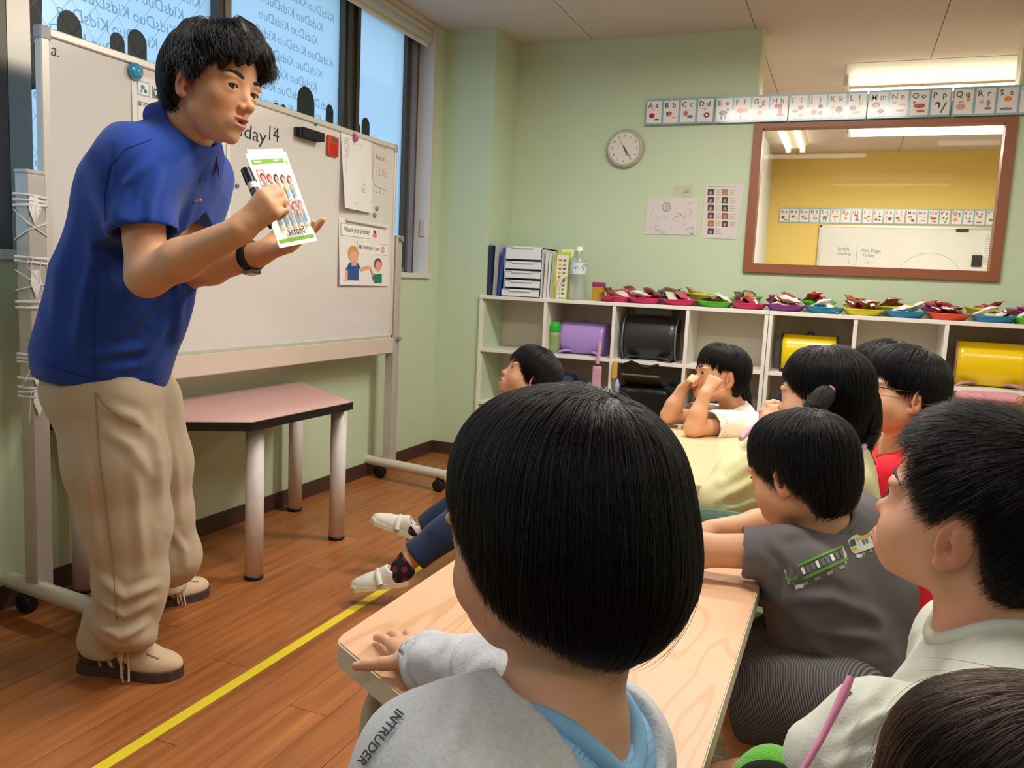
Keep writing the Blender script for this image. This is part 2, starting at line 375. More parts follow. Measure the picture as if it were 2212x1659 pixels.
for k, (y0, y1) in enumerate(panes):
    wn = MB().box((XG-0.03, y0-0.02, 2.262), (XG+0.025, y1+0.02, 2.325)).box((XG-0.03, y0-0.02, 1.012), (XG+0.025, y1+0.02, 1.05)).build('window_%d' % (k+1), STEEL); setp(wn, kind='structure')
    for a, b, m_ in frames[k]:
        if k == 3 and a > 3.9:   # doubled jamb: dark groove, grey strip, dark groove
            MB().box((XG-0.03, a, 1.012), (XG+0.02, b, 2.325)).build('frame', m_, wn)
            MB().box((XG+0.02, a+0.042, 1.03), (XG+0.034, a+0.09, 2.3)).build('frame_strip', mat('steel_blue', '#8E8C99', 0.4, metal=0.4), wn)
        elif k == 3 or (k == 2 and a > 3):
            MB().box((XG-0.03, a, 1.012), (XG+0.03, b, 2.325)).box((XG+0.03, a+0.016, 1.03), (XG+0.045, b-0.016, 2.3)).build('frame', m_, wn)
        else:
            MB().box((XG-0.03, a, 1.012), (XG+0.04, b, 2.325)).build('frame', m_, wn)
    MB().box((XG-0.004, y0, 1.05), (XG, y1, 2.262)).build('pane', FILM, wn)
    # wording of the film, printed on the outside so it reads mirrored from indoors
    F = Flat((XG+0.0005, y0, 1.05), (0, 1, 0), (0, 0, 1)); rows = 0
    zz = 2.235-1.05; W = y1-y0
    if k < 3:
        while zz > 0.05:
            t = 'KidsDuo' if False else 'KidsDuo'
            off = (rows % 3)*0.083
            xx = -off
            while xx < W:
                V, FF = text_mesh('KidsDuo'); hh = 0.040
                sx = hh*1.35
                Wd = V.copy()
                wtxt = (V[:, 0].max())*sx
                if xx > 0.0 and xx+wtxt < W:
                    F.text('KidsDuo', xx+wtxt, zz-0.04, hh, '#8FA9B6', mirror=True, slant=0.12)
                xx += wtxt+0.012
            zz -= 0.066; rows += 1
        F.build('lettering', wn, FPRINT)
    G = Flat((XG+0.001, y0, 1.05), (0, 1, 0), (0, 0, 1))
    def pz_(px, py): P = at_x(px, py, XG); return P[1]-y0, P[2]-1.05
    if k == 1:
        a, b = pz_(66, 155); G.poly([(0, b-0.05), (0.02, b-0.055), (0.06, b-0.04), (0.075, b+0.3), (0.06, b+0.36), (0.03, b+0.385), (0, b+0.38)], '#231D22'); G.up()
        G.rect(0, b+0.25, 0.072, b+0.28, '#C9CDD2')
        for (px, py, rx, h) in ((150, 75, 0.043, 0.09), (253, 112, 0.03, 0.08), (296, 118, 0.04, 0.10)):
            a, b = pz_(px, py); blob(G, a, b-0.05, rx, h+0.03, '#1E2826')
    if k == 2:
        for (px, py, rx, h) in ((596, 232, 0.018, 0.05), (612, 236, 0.018, 0.05), (660, 243, 0.062, 0.14), (711, 265, 0.03, 0.11)):
            a, b = pz_(px, py); blob(G, a, b-0.06, rx, h+0.03, '#25302E')
    if k == 3:
        for (px, py, rx, h) in ((770, 285, 0.032, 0.10), (789, 290, 0.036, 0.13)):
            a, b = pz_(px, py); blob(G, a, b-0.08, rx, h+0.03, '#25302E')
    if k in (1,):
        for q in range(-9, 12):   # embedded safety wire
            for sgn in (1, -1):
                x0 = q*0.085; pts = []
                for (u, v) in ((x0, 0.0), (x0+sgn*1.21*0.8, 1.21)): pts.append((u, v))
                (u0, v0), (u1, v1) = pts
                t0, t1 = 0.0, 1.0
                for lo_, hi_ in ((0.0, W),):
                    du = u1-u0
                    ta, tb = sorted(((lo_-u0)/du, (hi_-u0)/du)); t0, t1 = max(t0, ta), min(t1, tb)
                if t1-t0 > 0.02: G.line([(u0+(u1-u0)*t0, v0+(v1-v0)*t0), (u0+(u1-u0)*t1, v0+(v1-v0)*t1)], 0.0011, '#7E9AA8')
    if len(G.mb.v): G.build('film_cutout', wn)
o = MB().box((-2.32, 4.046, 1.012), (XL+0.004, 4.066, 2.325)).build('trim_2', WHITE); setp(o, kind='structure')
o = MB().box((-2.32, WY0, 0.998), (XL+0.016, 4.066, 1.024)).build('trim_3', mat('sill_white', '#D9DAD6', 0.4)); setp(o, kind='structure')
o = MB().box((-2.32, WY0, 2.312), (XL+0.004, 4.066, 2.338)).box((XL-0.002, 4.05, 1.02), (XL+0.006, 4.07, 2.338)).build('trim_4', mat('trim_pink', '#D8C4B4', 0.5)); setp(o, kind='structure')
# roller blind under the lintel
rb = thing('roller_blind', (-2.2, 2.2, 2.25), 'white roller blind rolled up under the ceiling above the right window pane', 'blind')
b_ = MB(); b_.lathe((-2.205, 1.0, 2.262), (0, 1, 0), [(0.0, 0), (0.034, 0), (0.034, 3.03), (0.0, 3.03)], 20); b_.build('roller', WHITE, rb)
MB().box((-2.235, 1.0, 2.302), (-2.185, 4.04, 2.312)).box((-2.19, 1.0, 2.286), (-2.182, 4.04, 2.306)).build('head_rail', mat('rail_cream', '#DDD9CE', 0.4), rb)
MB().obox((-2.185, 2.5, 2.222), (0.006, 1.5, 0.010), np.eye(3), bev=0.003).build('bottom_bar', mat('bar_cream', '#F0EBDA', 0.4), rb)
ch = MB().box((-2.215, 4.037, 1.225), (-2.185, 4.046, 1.315), bev=0.003).build('cord_holder', mat('holder_ivory', '#D8D2C6', 0.4)); setp(ch, 'small ivory plastic box on the white window reveal', 'box')
# outside: neighbouring building seen faintly through the frosted film
bd = thing('building', (-7.5, 4.6, 0), 'pink walled building across the street seen through the frosted windows', 'building')
MB().box((-9.0, 5.2, 3.2), (-6.5, 9.5, 7)).build('wall', mat('outside_pink', '#C98B8B', 0.8), bd)
MB().box((-6.9, 5.5, 3.0), (-5.9, 10.5, 3.5)).build('roof', mat('outside_dark', '#2a2f40', 0.8), bd)
setp(MB().box((-60, -40, -0.2), (-2.43, 60, -0.15)).build('ground', mat('ground_grey', '#B9B9B4', 0.9)), kind='structure')

# ---------------------------------------------------------------- interior window to the next room
wi = MB(); fx0, fx1, fz0, fz1, fw = -0.531, 0.650, 1.111, 1.868, 0.046
wi.box((fx0, YB-0.022, fz0), (fx1, YB+0.13, fz0+fw)).box((fx0, YB-0.022, fz1-0.024), (fx1, YB+0.06, fz1)).box((fx0, YB-0.022, fz0+fw), (fx0+fw, YB+0.06, fz1-0.024)).box((fx1-fw, YB-0.022, fz0+fw), (fx1, YB+0.06, fz1-0.024))
wn = wi.build('window_5', WOODF); setp(wn, kind='structure')
def glass_mat():
    m = bpy.data.materials.new('clear_glass'); m.use_nodes = True; nt = m.node_tree; nt.nodes.remove(nt.nodes['Principled BSDF'])
    t = nt.nodes.new('ShaderNodeBsdfTransparent'); t.inputs[0].default_value = (0.95, 0.965, 0.95, 1)
    g = nt.nodes.new('ShaderNodeBsdfGlossy'); g.inputs['Roughness'].default_value = 0.02
    f = nt.nodes.new('ShaderNodeFresnel'); f.inputs[0].default_value = 1.45
    x = nt.nodes.new('ShaderNodeMixShader'); ml = nt.nodes.new('ShaderNodeMath'); ml.operation = 'MULTIPLY'; ml.inputs[1].default_value = 0.12; nt.links.new(f.outputs[0], ml.inputs[0]); nt.links.new(ml.outputs[0], x.inputs[0]); nt.links.new(t.outputs[0], x.inputs[1]); nt.links.new(g.outputs[0], x.inputs[2])
    nt.links.new(x.outputs[0], nt.nodes['Material Output'].inputs[0]); return m
GLASS = glass_mat()
MB().box((fx0+fw, YB+0.05, fz0+fw), (fx1-fw, YB+0.055, fz1-0.024)).build('pane', GLASS, wn)

# ---------------------------------------------------------------- next room: lamps, wall chart, whiteboard
TUBE = mat('lamp_tube', '#FFFFFF', 0.5, emit='#FFF6DC', estr=3.4)
def fixture(x0, x1, y, label, axis='x', z=ZC, wd=0.2, zb=0.13):
    cx = (x0+x1)/2
    t = thing('ceiling_lamp', (cx if axis == 'x' else y, y if axis == 'x' else cx, z), label, 'lamp', None)
    h = MB(); L = (x1-x0)/2
    def pt(u, v, zz): return (u, v, zz) if axis == 'x' else (v, u, zz)
    A = [pt(x0, y-wd/2-0.02, z-0.002), pt(x0, y+wd/2+0.02, z-0.002), pt(x0, y+0.05, z-zb+0.06), pt(x0, y-0.05, z-zb+0.06)]
    h.prism(A, np.array(pt(x1, 0, 0))-np.array(pt(x0, 0, 0))); h.build('housing', mat('lamp_housing', '#F2F0E6', 0.35), t)
    for s in (-1, 1):
        MB().tube([pt(x0+0.02, y+s*wd*0.36, z-zb+0.045), pt(x1-0.02, y+s*wd*0.36, z-zb+0.045)], 0.017, 12).build('tube', TUBE, t)
    for xx in (x0, x1):
        for s in (-1, 1): MB().obox(pt(xx, y+s*wd*0.36, z-zb+0.05), (0.014, 0.024, 0.03) if axis == 'x' else (0.024, 0.014, 0.03), np.eye(3), bev=0.004).build('end_socket', mat('lamp_socket', '#D9D4C4', 0.4), t)
    return t
fixture(-0.13, 0.80, 5.45, 'lit fluorescent lamp showing above the alphabet banner', wd=0.34, zb=0.135)
fixture(-0.13, 0.98, 7.08, 'lit fluorescent lamp seen through the upper part of the inner window', wd=0.26, zb=0.105)
fixture(6.7, 7.9, -0.56, 'pair of lit tubes at the upper left inside the inner window', axis='y', wd=0.17, zb=0.10)
for (x, y) in ((-0.55, 1.35), (-0.35, 3.0), (1.1, 1.9), (0.3, -0.6)):
    fixture(x-0.6, x+0.6, y, 'twin tube classroom lamp on the ceiling over the '+{1.35: 'pink table side', 3.0: 'far table', 1.9: 'children by the right wall', -0.6: 'camera side'}[y], wd=0.2, zb=0.1)

CARDPIC = {'A': [('e', 0.35, 0.3, 0.2, 0.2, '#B8303A'), ('r', 0.33, 0.5, 0.37, 0.58, '#5a3a20'), ('e', 0.68, 0.14, 0.2, 0.06, '#444')],
 'B': [('e', 0.36, 0.34, 0.2, 0.2, '#D9A33A'), ('e', 0.26, 0.36, 0.09, 0.16, '#3B6FB5'), ('e', 0.48, 0.38, 0.08, 0.12, '#C94A4A'), ('e', 0.72, 0.2, 0.14, 0.06, '#E0B54A')],
 'C': [('e', 0.34, 0.35, 0.16, 0.2, '#C47A70'), ('e', 0.66, 0.22, 0.2, 0.12, '#4D8FB5')],
 'D': [('e', 0.6, 0.26, 0.2, 0.2, '#7A4A3A'), ('e', 0.6, 0.26, 0.08, 0.08, '#EFE6E2'), ('e', 0.45, 0.5, 0.14, 0.05, '#B9B9B9')],
 'E': [('e', 0.46, 0.32, 0.28, 0.18, '#6E6A70'), ('r', 0.3, 0.08, 0.4, 0.25, '#6E6A70'), ('r', 0.56, 0.08, 0.66, 0.25, '#6E6A70'), ('e', 0.74, 0.44, 0.1, 0.1, '#7c787e')],
 'F': [('e', 0.42, 0.38, 0.26, 0.18, '#D9824A'), ('e', 0.74, 0.38, 0.12, 0.14, '#E0A85A'), ('r', 0.4, 0.06, 0.46, 0.2, '#9a9a9a')],
 'G': [('e', 0.5, 0.28, 0.16, 0.2, '#D9A070'), ('e', 0.5, 0.5, 0.12, 0.1, '#8c8c84')],
 'H': [('r', 0.24, 0.44, 0.7, 0.58, '#C4505A'), ('r', 0.5, 0.2, 0.7, 0.46, '#C4505A'), ('e', 0.62, 0.18, 0.22, 0.12, '#9A5A86')],
 'I': [('e', 0.62, 0.42, 0.17, 0.16, '#CF4E5A'), ('e', 0.3, 0.3, 0.2, 0.12, '#7FAE5E'), ('e', 0.62, 0.16, 0.15, 0.14, '#D8B36A')],
 'J': [('e', 0.3, 0.24, 0.18, 0.18, '#C4505A'), ('e', 0.66, 0.44, 0.14, 0.14, '#4a3a3a'), ('e', 0.68, 0.2, 0.1, 0.16, '#6a7a8a')],
 'K': [('e', 0.62, 0.3, 0.22, 0.24, '#66686C'), ('e', 0.24, 0.4, 0.12, 0.1, '#D9A85A'), ('r', 0.2, 0.06, 0.27, 0.34, '#D9C06A')],
 'L': [('e', 0.28, 0.34, 0.2, 0.18, '#A8562E'), ('e', 0.5, 0.18, 0.24, 0.1, '#D08A4A'), ('e', 0.7, 0.5, 0.14, 0.14, '#D9C04A')],
 'M': [('e', 0.38, 0.42, 0.22, 0.2, '#B06A50'), ('e', 0.38, 0.38, 0.13, 0.12, '#E0B095'), ('e', 0.66, 0.2, 0.18, 0.16, '#54407E')],
 'N': [('e', 0.25, 0.48, 0.12, 0.08, '#9a9a9a'), ('e', 0.6, 0.2, 0.26, 0.08, '#B08A5E'), ('r', 0.5, 0.38, 0.9, 0.43, '#c2a890')],
 'O': [('e', 0.5, 0.34, 0.34, 0.16, '#B05A44'), ('e', 0.6, 0.16, 0.24, 0.1, '#C46E54'), ('e', 0.2, 0.46, 0.08, 0.08, '#B05A44')],
 'P': [('e', 0.34, 0.34, 0.15, 0.24, '#4A5260'), ('e', 0.3, 0.3, 0.09, 0.18, '#f2f2f2'), ('p', ((0.5, 0.08), (0.58, 0.06), (0.84, 0.42), (0.78, 0.46)), '#3E6A4A')],
 'Q': [('e', 0.36, 0.26, 0.26, 0.2, '#D8A0A0'), ('e', 0.36, 0.42, 0.14, 0.1, '#D9B05A'), ('e', 0.74, 0.5, 0.1, 0.14, '#D89A5A')],
 'R': [('e', 0.3, 0.4, 0.12, 0.16, '#D9B8B8'), ('e', 0.66, 0.36, 0.1, 0.22, '#8a96b4'), ('e', 0.66, 0.18, 0.2, 0.08, '#B0505A')],
 'S': [('e', 0.5, 0.48, 0.2, 0.18, '#E09A4A'), ('e', 0.45, 0.14, 0.34, 0.1, '#8c8a94')],
 'T': [('e', 0.45, 0.3, 0.2, 0.2, '#7a9a5a')], 'U': [('e', 0.5, 0.34, 0.26, 0.2, '#8a5a9a')]}
def banner(x0, z0, cwid, chei, y, letters, label, gap4=0.006, y_tilt=0.0, name='alphabet_banner'):
    t = thing(name, (x0, y, z0), label, 'wall chart')
    xx = x0
    for i, L in enumerate(letters):
        if i % 4 == 0 and i: xx += gap4
        zt = z0+y_tilt*i
        c = MB().box((xx, y-0.0016, zt), (xx+cwid, y-0.0006, zt+chei)).build('card', mat('card_blue', '#8FB6C8', 0.12, coat=0.4), t)
        F = Flat((xx, y-0.0018, zt), (1, 0, 0), (0, 0, 1), eps=0.0003)
        F.rect(cwid*0.07, chei*0.07, cwid*0.94, chei*0.93, '#EDE6E4'); F.up()
        F.text(L, cwid*0.12, chei*0.66, chei*0.21, '#5E5A58', bold=True); F.text(L.lower(), cwid*0.57, chei*0.66, chei*0.21, '#5E5A58', bold=True); F.up()
        for p in CARDPIC.get(L, []):
            if p[0] == 'e': F.ell((0.08+p[1]*0.86)*cwid, (0.06+p[2])*chei, p[3]*0.9*cwid, p[4]*0.75*cwid, p[5], 10)
            elif p[0] == 'r': F.rect((0.08+p[1]*0.86)*cwid, (0.06+p[2])*chei, (0.08+p[3]*0.86)*cwid, (0.06+p[4])*chei, p[5])
            else: F.poly([((0.08+a*0.86)*cwid, (0.06+b)*chei) for a, b in p[1]], p[2])
            F.up()
        F.build('print', c, GLOSSPRINT)
        xx += cwid
banner(-1.102, 1.874, 0.0905, 0.133, YB-0.024, 'ABCDEFGHIJKLMNOPQRSTU', 'long alphabet banner of small picture cards taped above the inner window', y_tilt=0.0001)
banner(-0.69, 1.69, 0.0905, 0.14, YF-0.004, 'ABCDEFGHIJKLMNOPQRSTU', 'alphabet banner on the yellow wall seen through the inner window')
wb2 = thing('whiteboard', (0.5, YF, 1.0), 'whiteboard on the yellow wall of the next room', 'whiteboard')
MB().box((-0.30, YF-0.02, 0.7), (1.5, YF-0.006, 1.665)).build('board', mat('board_white', '#E4E2DC', 0.12, coat=0.6, var=0.02, vscale=2), wb2)
MB().box((-0.31, YF-0.026, 1.655), (1.5, YF, 1.675)).box((-0.315, YF-0.026, 0.7), (-0.295, YF, 1.67)).build('frame', mat('alu', '#CFCBC2', 0.35, metal=0.5), wb2)
F = Flat((-0.30, YF-0.021, 0.7), (1, 0, 0), (0, 0, 1))
F.text('lunch', 0.16, 0.74, 0.035, '#8c8a88').text('reading', 0.16, 0.70, 0.03, '#8c8a88').text('No-Page', 0.37, 0.73, 0.035, '#8c8a88').text('Today', 0.38, 0.69, 0.03, '#8c8a88').text('5', 0.26, 0.62, 0.03, '#D98A8A').text('10', 0.4, 0.62, 0.03, '#D98A8A')
F.line([(0.33, 0.6), (0.33, 0.78)], 0.004, '#9a9895').ring(0.95, 0.46, 0.28, 0.283, '#a8a6a2').text('Reading books', 0.77, 0.55, 0.035, '#8c8a88').text('Science history', 0.77, 0.49, 0.032, '#8c8a88')
F.build('writing', wb2)
pp = MB().box((1.05, YF-0.024, 1.32), (1.32, YF-0.0215, 1.64)).build('notice', mat('paper_white', '#E6E3DF', 0.6)); setp(pp, 'white printed sheet on the far whiteboard', 'paper')
F = Flat((1.05, YF-0.0245, 1.32), (1, 0, 0), (0, 0, 1))
for i in range(14):
    for c0, c1 in ((0.02, 0.08), (0.11, 0.16), (0.2, 0.25)): F.rect(c0, 0.03+i*0.02, c1, 0.036+i*0.02, '#b9b6b2')
F.build('print', pp)
q = MB().box((0.98, YF-0.04, 1.33), (1.06, YF-0.021, 1.43), bev=0.004).build('timer', mat('dark_plastic', '#2c2f33', 0.4)); setp(q, 'small dark timer stuck on the far whiteboard', 'timer')
q = MB().obox((0.88, YF-0.03, 1.645), (0.05, 0.01, 0.012), np.eye(3), bev=0.004).build('eraser', mat('dark_plastic', '#2c2f33', 0.4)); setp(q, 'dark eraser at the top of the far whiteboard', 'eraser')
o = MB().box((-0.79, YF-0.3, 1.22), (-0.40, YF-0.06, 1.262)).build('shelf_ledge', WHITE_W); setp(o, 'white ledge in the lower left of the inner window', 'ledge')
# ---------------------------------------------------------------- whiteboard on its wheeled stand
ALU = mat('stand_alu', '#C9C2BA', 0.38, metal=0.35, var=0.04, vscale=30)
ALU_L = mat('stand_alu_light', '#DAD3C8', 0.35, metal=0.2)
CAST = mat('caster_black', '#17171A', 0.4)
BX = -2.03
wbd = thing('whiteboard', (BX, 2.52, 0), 'large whiteboard on a wheeled aluminium stand behind the teacher', 'whiteboard')
by0, by1, bz0, bz1 = 1.605, 3.452, 0.716, 1.606
MB().box((BX-0.018, by0+0.01, bz0), (BX-0.004, by1-0.01, bz1-0.005)).build('board', mat('board_face', '#DAD5D0', 0.16, coat=0.5, var=0.015, vscale=3), wbd)
MB().box((BX-0.022, by0, bz1-0.016), (BX+0.004, by1, bz1+0.006), bev=0.003).build('frame_top', ALU_L, wbd)
for (a, b) in ((by0-0.002, by0+0.024), (by1-0.014, by1+0.002)):
    MB().box((BX-0.022, a, bz0-0.01), (BX+0.004, b, bz1-0.016), bev=0.003).build('frame_side', ALU_L, wbd)
for (a, b) in ((by0-0.005, by0+0.03), (by1-0.02, by1+0.005)):
    MB().box((BX-0.024, a, bz1-0.028), (BX+0.006, b, bz1+0.008), bev=0.004).build('corner_cap', mat('corner_grey', '#A7A6A6', 0.4), wbd)
MB().box((BX-0.03, by0-0.02, bz0-0.086), (BX+0.006, by1+0.055, bz0-0.008), bev=0.004).build('lower_rail', mat('rail_beige', '#D3C4B4', 0.42), wbd)
MB().box((BX-0.02, by0, bz0-0.009), (BX+0.004, by1, bz0+0.003)).build('frame_bottom', mat('tray_green', '#B9C0AC', 0.4), wbd)
for (y, zt) in ((1.573, 1.228), (3.485, 1.19)):
    MB().box((BX-0.036, y-0.026, 0.075), (BX+0.012, y+0.026, zt), bev=0.003).build('post', ALU, wbd)
    MB().box((BX-0.038, y-0.028, zt-0.006), (BX+0.014, y+0.028, zt+0.006), bev=0.003).build('post_cap', mat('cap_grey', '#BDBDBD', 0.4), wbd)
    MB().tube([(BX-0.135, y-0.0, 0.082), (BX+0.36, y-0.09 if y > 3 else y-0.045, 0.082)], 0.024, 14).build('foot_bar', ALU_L, wbd)
    for k, xx in enumerate((BX-0.06, BX+0.315)):
        yy = (y-0.005 if k == 0 else y-0.09) if y > 3 else (y-0.005 if k == 0 else y-0.045)
        c = MB().obox((xx, yy, 0.062), (0.012, 0.012, 0.016), np.eye(3), bev=0.003).build('caster', CAST, wbd)
        MB().lathe((xx, yy-0.017, 0.03), (0, 1, 0), [(0, 0), (0.024, 0), (0.030, 0.005), (0.030, 0.014), (0.024, 0.017), (0.024, 0.019), (0.030, 0.022), (0.030, 0.031), (0.024, 0.034), (0, 0.034)], 18).build('wheel', CAST, c)
for zz in (0.70, 1.18):
    MB().tube([(BX+0.012, 3.485, zz), (BX+0.03, 3.485, zz)], 0.012, 10).build('pivot_knob', mat('knob_grey', '#8e8e8e', 0.4), wbd)
# torn white plastic string wound round the left post
STR = mat('string_white', '#EDEBE8', 0.5)
px0, px1, py0, py1 = BX-0.038, BX+0.014, 1.545, 1.601
def wrap(z0, z1, r=0.0035):
    return MB().tube([(px0, py0, z0), (px1, py0, z0+(z1-z0)*0.33), (px1, py1, z0+(z1-z0)*0.6), (px0, py1, z1)], r, 6, flat=None)
tw = thing('plastic_string', (px1, py0, 1.1), 'torn white plastic string wound around the left post of the stand', 'string')
for (a, b) in ((1.17, 1.16), (1.155, 1.15), (1.14, 1.145), (1.13, 1.02), (1.05, 1.13), (1.005, 1.0), (0.995, 0.985), (0.97, 0.9), (0.915, 0.95), (0.885, 0.89), (0.87, 0.872), (0.745, 0.74), (0.735, 0.73), (0.725, 0.72), (0.68, 0.675), (0.655, 0.65), (0.64, 0.655), (0.63, 0.628)):
    wrap(a, b, 0.0022 if abs(a-b) > 0.03 else 0.0045).build('strand', STR, tw)
for k in range(14):
    z0 = random.choice((1.15, 1.0, 0.93, 0.73, 0.65)); a = random.uniform(py0-0.01, py1)
    MB().tube([(px1+0.002, a, z0), (px1+0.006, a-0.008, z0-0.02), (px1+0.004+random.uniform(0, .01), a-random.uniform(-0.015, .03), z0-random.uniform(.03, .09))], 0.0009, 5).build('strand', STR, tw)
for z0 in (1.165, 0.97, 0.72, 0.65):
    MB().prism([(px1+0.0015, py0+0.004, z0), (px1+0.0015, py0+0.028, z0+0.004), (px1+0.0025, py0+0.034, z0-0.03), (px1+0.003, py0+0.018, z0-0.075), (px1+0.002, py0+0.002, z0-0.035)], (0.0006, 0, 0)).build('torn_film', mat('film_torn', '#F2F1EE', 0.35), tw)
# writing on the board
U, Vv = (0, 1, 0), (0, 0, 1)
def bp(x, y): P = at_x(x, y, BX-0.004); return P[1], P[2]
F = Flat((BX-0.004, 0, 0), U, Vv); INK = '#23242A'
F.text('a.', bp(108, 118)[0], bp(108, 118)[1], 0.035, INK, slant=0.2)
F.text('Thursday', bp(560, 290)[0]-0.30, bp(540, 298)[1], 0.052, INK, ang=-0.02, slant=0.1, width=0.335)
F.text('14', bp(575, 300)[0], bp(575, 300)[1], 0.055, INK, slant=0.05).text('th', bp(590, 285)[0], bp(590, 285)[1], 0.026, INK)
F.text('first', bp(540, 380)[0], bp(540, 380)[1], 0.05, INK, slant=0.15)
F.text('1', bp(462, 775)[0], bp(462, 775)[1]+0.01, 0.02, '#9a9890')
# pencilled notes on the right of the board
a, b = bp(808, 300); F.line([(a, b+0.015), (a-0.005, b-0.17), (a+0.02, b-0.205), (a+0.12, b-0.215)], 0.005, '#b2ada8')
F.text('ALL students', a+0.012, b-0.03, 0.024, '#E09890', width=0.1).text('finish at', a+0.018, b-0.085, 0.024, '#5e5c5c', width=0.075).text('12:05', a+0.02, b-0.155, 0.042, '#E0A098', width=0.085)
F.line([(a, b-0.225), (a+0.03, b-0.232), (a+0.06, b-0.226), (a+0.10, b-0.238)], 0.006, '#E2C2B4')
F.build('writing', wbd)
# things stuck to the board
def sheet(name, y0, z0, y1, z1, col, label, cat='paper', th=0.0015, tilt=0.0, lift=0.0, mt=None):
    mb = MB(); x0 = BX-0.0036
    mb.add([(x0, y0, z1), (x0, y1, z1), (x0+lift*0.5, y1, z0), (x0+lift, y0, z0), (x0+th, y0, z1), (x0+th, y1, z1), (x0+th+lift*0.5, y1, z0), (x0+th+lift, y0, z0)],
           [(0, 1, 2, 3), (7, 6, 5, 4), (0, 4, 5, 1), (1, 5, 6, 2), (2, 6, 7, 3), (3, 7, 4, 0)])
    o = mb.build(name, mt or mat('paper_white2', '#E8E3DF', 0.55), None); setp(o, label, cat)
    f = Flat((0, 0, 0), U, Vv, eps=0.0004)
    def wp(p):
        t = (z1-p[2])/(z1-z0); s = (p[1]-y0)/(y1-y0)
        return np.array((x0+th+0.0006+lift*t*(1-0.5*s)+f.k*0.0003, p[1], p[2]))
    f.warp = wp
    return o, f
# beginner poster
py_, pz_ = bp(283, 150); PW_ = 0.42
o, f = sheet('birthday_sheet', py_, 1.03, py_+PW_, pz_-0.01, '#fff', 'printed lesson sheet reading My birthday behind the teacher\'s head', lift=0.012)
T0 = pz_-0.012
f.rect(py_+0.02, T0-0.055, py_+0.066, T0-0.012, '#AEB4BC').up(); f.rect(py_+0.024, T0-0.051, py_+0.062, T0-0.016, '#EDF1F2').up(); f.ell(py_+0.04, T0-0.03, 0.008, 0.007, '#5E7E8E').ell(py_+0.05, T0-0.04, 0.006, 0.006, '#3E5E7E').ell(py_+0.034, T0-0.042, 0.005, 0.006, '#8aa')
f.text('Let\'s Read 1-2', py_+0.076, T0-0.030, 0.013, '#1E6A6E', bold=True).text('Beginner', py_+0.076, T0-0.052, 0.02, '#176468', bold=True, width=0.085)
f.rect(py_+0.205, T0-0.034, py_+0.30, T0-0.012, '#62B7BA').rect(py_+0.205, T0-0.062, py_+0.30, T0-0.040, '#62B7BA')
f.frame(py_+0.02, T0-0.075, py_+PW_-0.02, T0-0.18, 0.0015, '#6a6a70').ell(py_+0.028, T0-0.082, 0.005, 0.005, '#3E6E7E').text('What is your birthday? When?', py_+0.04, T0-0.086, 0.009, '#77757a')
f.text('My birthday is', py_+0.05, T0-0.145, 0.035, '#4a4646', width=0.20)
f.frame(py_+0.02, T0-0.19, py_+PW_-0.02, T0-0.42, 0.0015, '#6a6a70').ell(py_+0.028, T0-0.198, 0.005, 0.005, '#3E6E7E').text('Name', py_+0.04, T0-0.202, 0.010, '#77757a')
f.build('print', o)
mg = MB().lathe((BX+0.001, py_+0.008, pz_-0.004), (1, 0, 0), [(0, 0), (0.023, 0), (0.026, 0.004), (0.022, 0.013), (0.012, 0.018), (0, 0.0195)], 20).build('magnet', mat('magnet_blue', '#2E96BC', 0.12, coat=1.0, spec=0.8), None); setp(mg, 'round glossy blue magnet at the top corner of the birthday sheet', 'magnet')
# schedule
y0, z1 = bp(741, 288); y1 = bp(800, 300)[0]
o, f = sheet('schedule_sheet', y0-0.02, 1.278, y1+0.002, z1+0.005, '#fff', 'white printed schedule with three green squares on the board\'s right', lift=0.03)
for r in range(26):
    zz = z1-0.02-r*0.0105
    for (c0, c1) in ((0.02, 0.075), (0.09, 0.125)):
        f.rect(y0-0.02+c0, zz, y0-0.02+c1-random.uniform(0, .02), zz+0.003, '#B4AFB4')
for r, zz in enumerate((0.045, 0.125, 0.20)):
    f.rect(y0+0.125, z1-zz, y0+0.158, z1-zz+0.024, '#BCCB55').up(); f.rect(y0+0.132, z1-zz+0.004, y0+0.15, z1-zz+0.014, '#7E9A3A')
    for q in range(3): f.rect(y0+0.122, z1-zz-0.012-q*0.008, y0+0.16, z1-zz-0.009-q*0.008, '#B4AFB4')
f.build('print', o)
yy, zz = bp(763, 298); q = MB().ball((BX+0.012, yy, zz), (0.008, 0.013, 0.015), 12, 8).ball((BX+0.006, yy-0.008, zz+0.014), (0.006, 0.009, 0.008), 10, 6).build('clip_magnet', mat('clip_pink', '#C8598E', 0.3), None); setp(q, 'pink magnet clip holding the schedule sheet', 'magnet')
# birthday dialogue poster
y0, z1 = bp(731, 470); y1, z0 = bp(836, 618)
o, f = sheet('dialogue_poster', y0, z0, y1, z1, '#fff', 'poster of a cartoon man and boy talking, lower right of the board', 'poster', lift=0.012)
Wp = y1-y0; Hp = z1-z0
def R(a, b, c, d, col): f.rect(y0+a*Wp, z0+b*Hp, y0+c*Wp, z0+d*Hp, col)
def EL(a, b, ra, rb, col): f.ell(y0+a*Wp, z0+b*Hp, ra*Wp, rb*Hp, col)
R(0.03, 0.74, 0.78, 0.93, '#A9A5A5'); R(0.34, 0.5, 0.96, 0.68, '#A9AFBA'); f.up(); R(0.04, 0.75, 0.77, 0.92, '#F1EDEA'); R(0.35, 0.51, 0.95, 0.67, '#F1EDEA'); f.up()
f.text('What is your birthday?', y0+0.09*Wp, z0+0.81*Hp, 0.022, '#4a4848', width=0.5*Wp, bold=True); f.text('My birthday is June', y0+0.37*Wp, z0+0.57*Hp, 0.02, '#5a6068', width=0.42*Wp, bold=True)
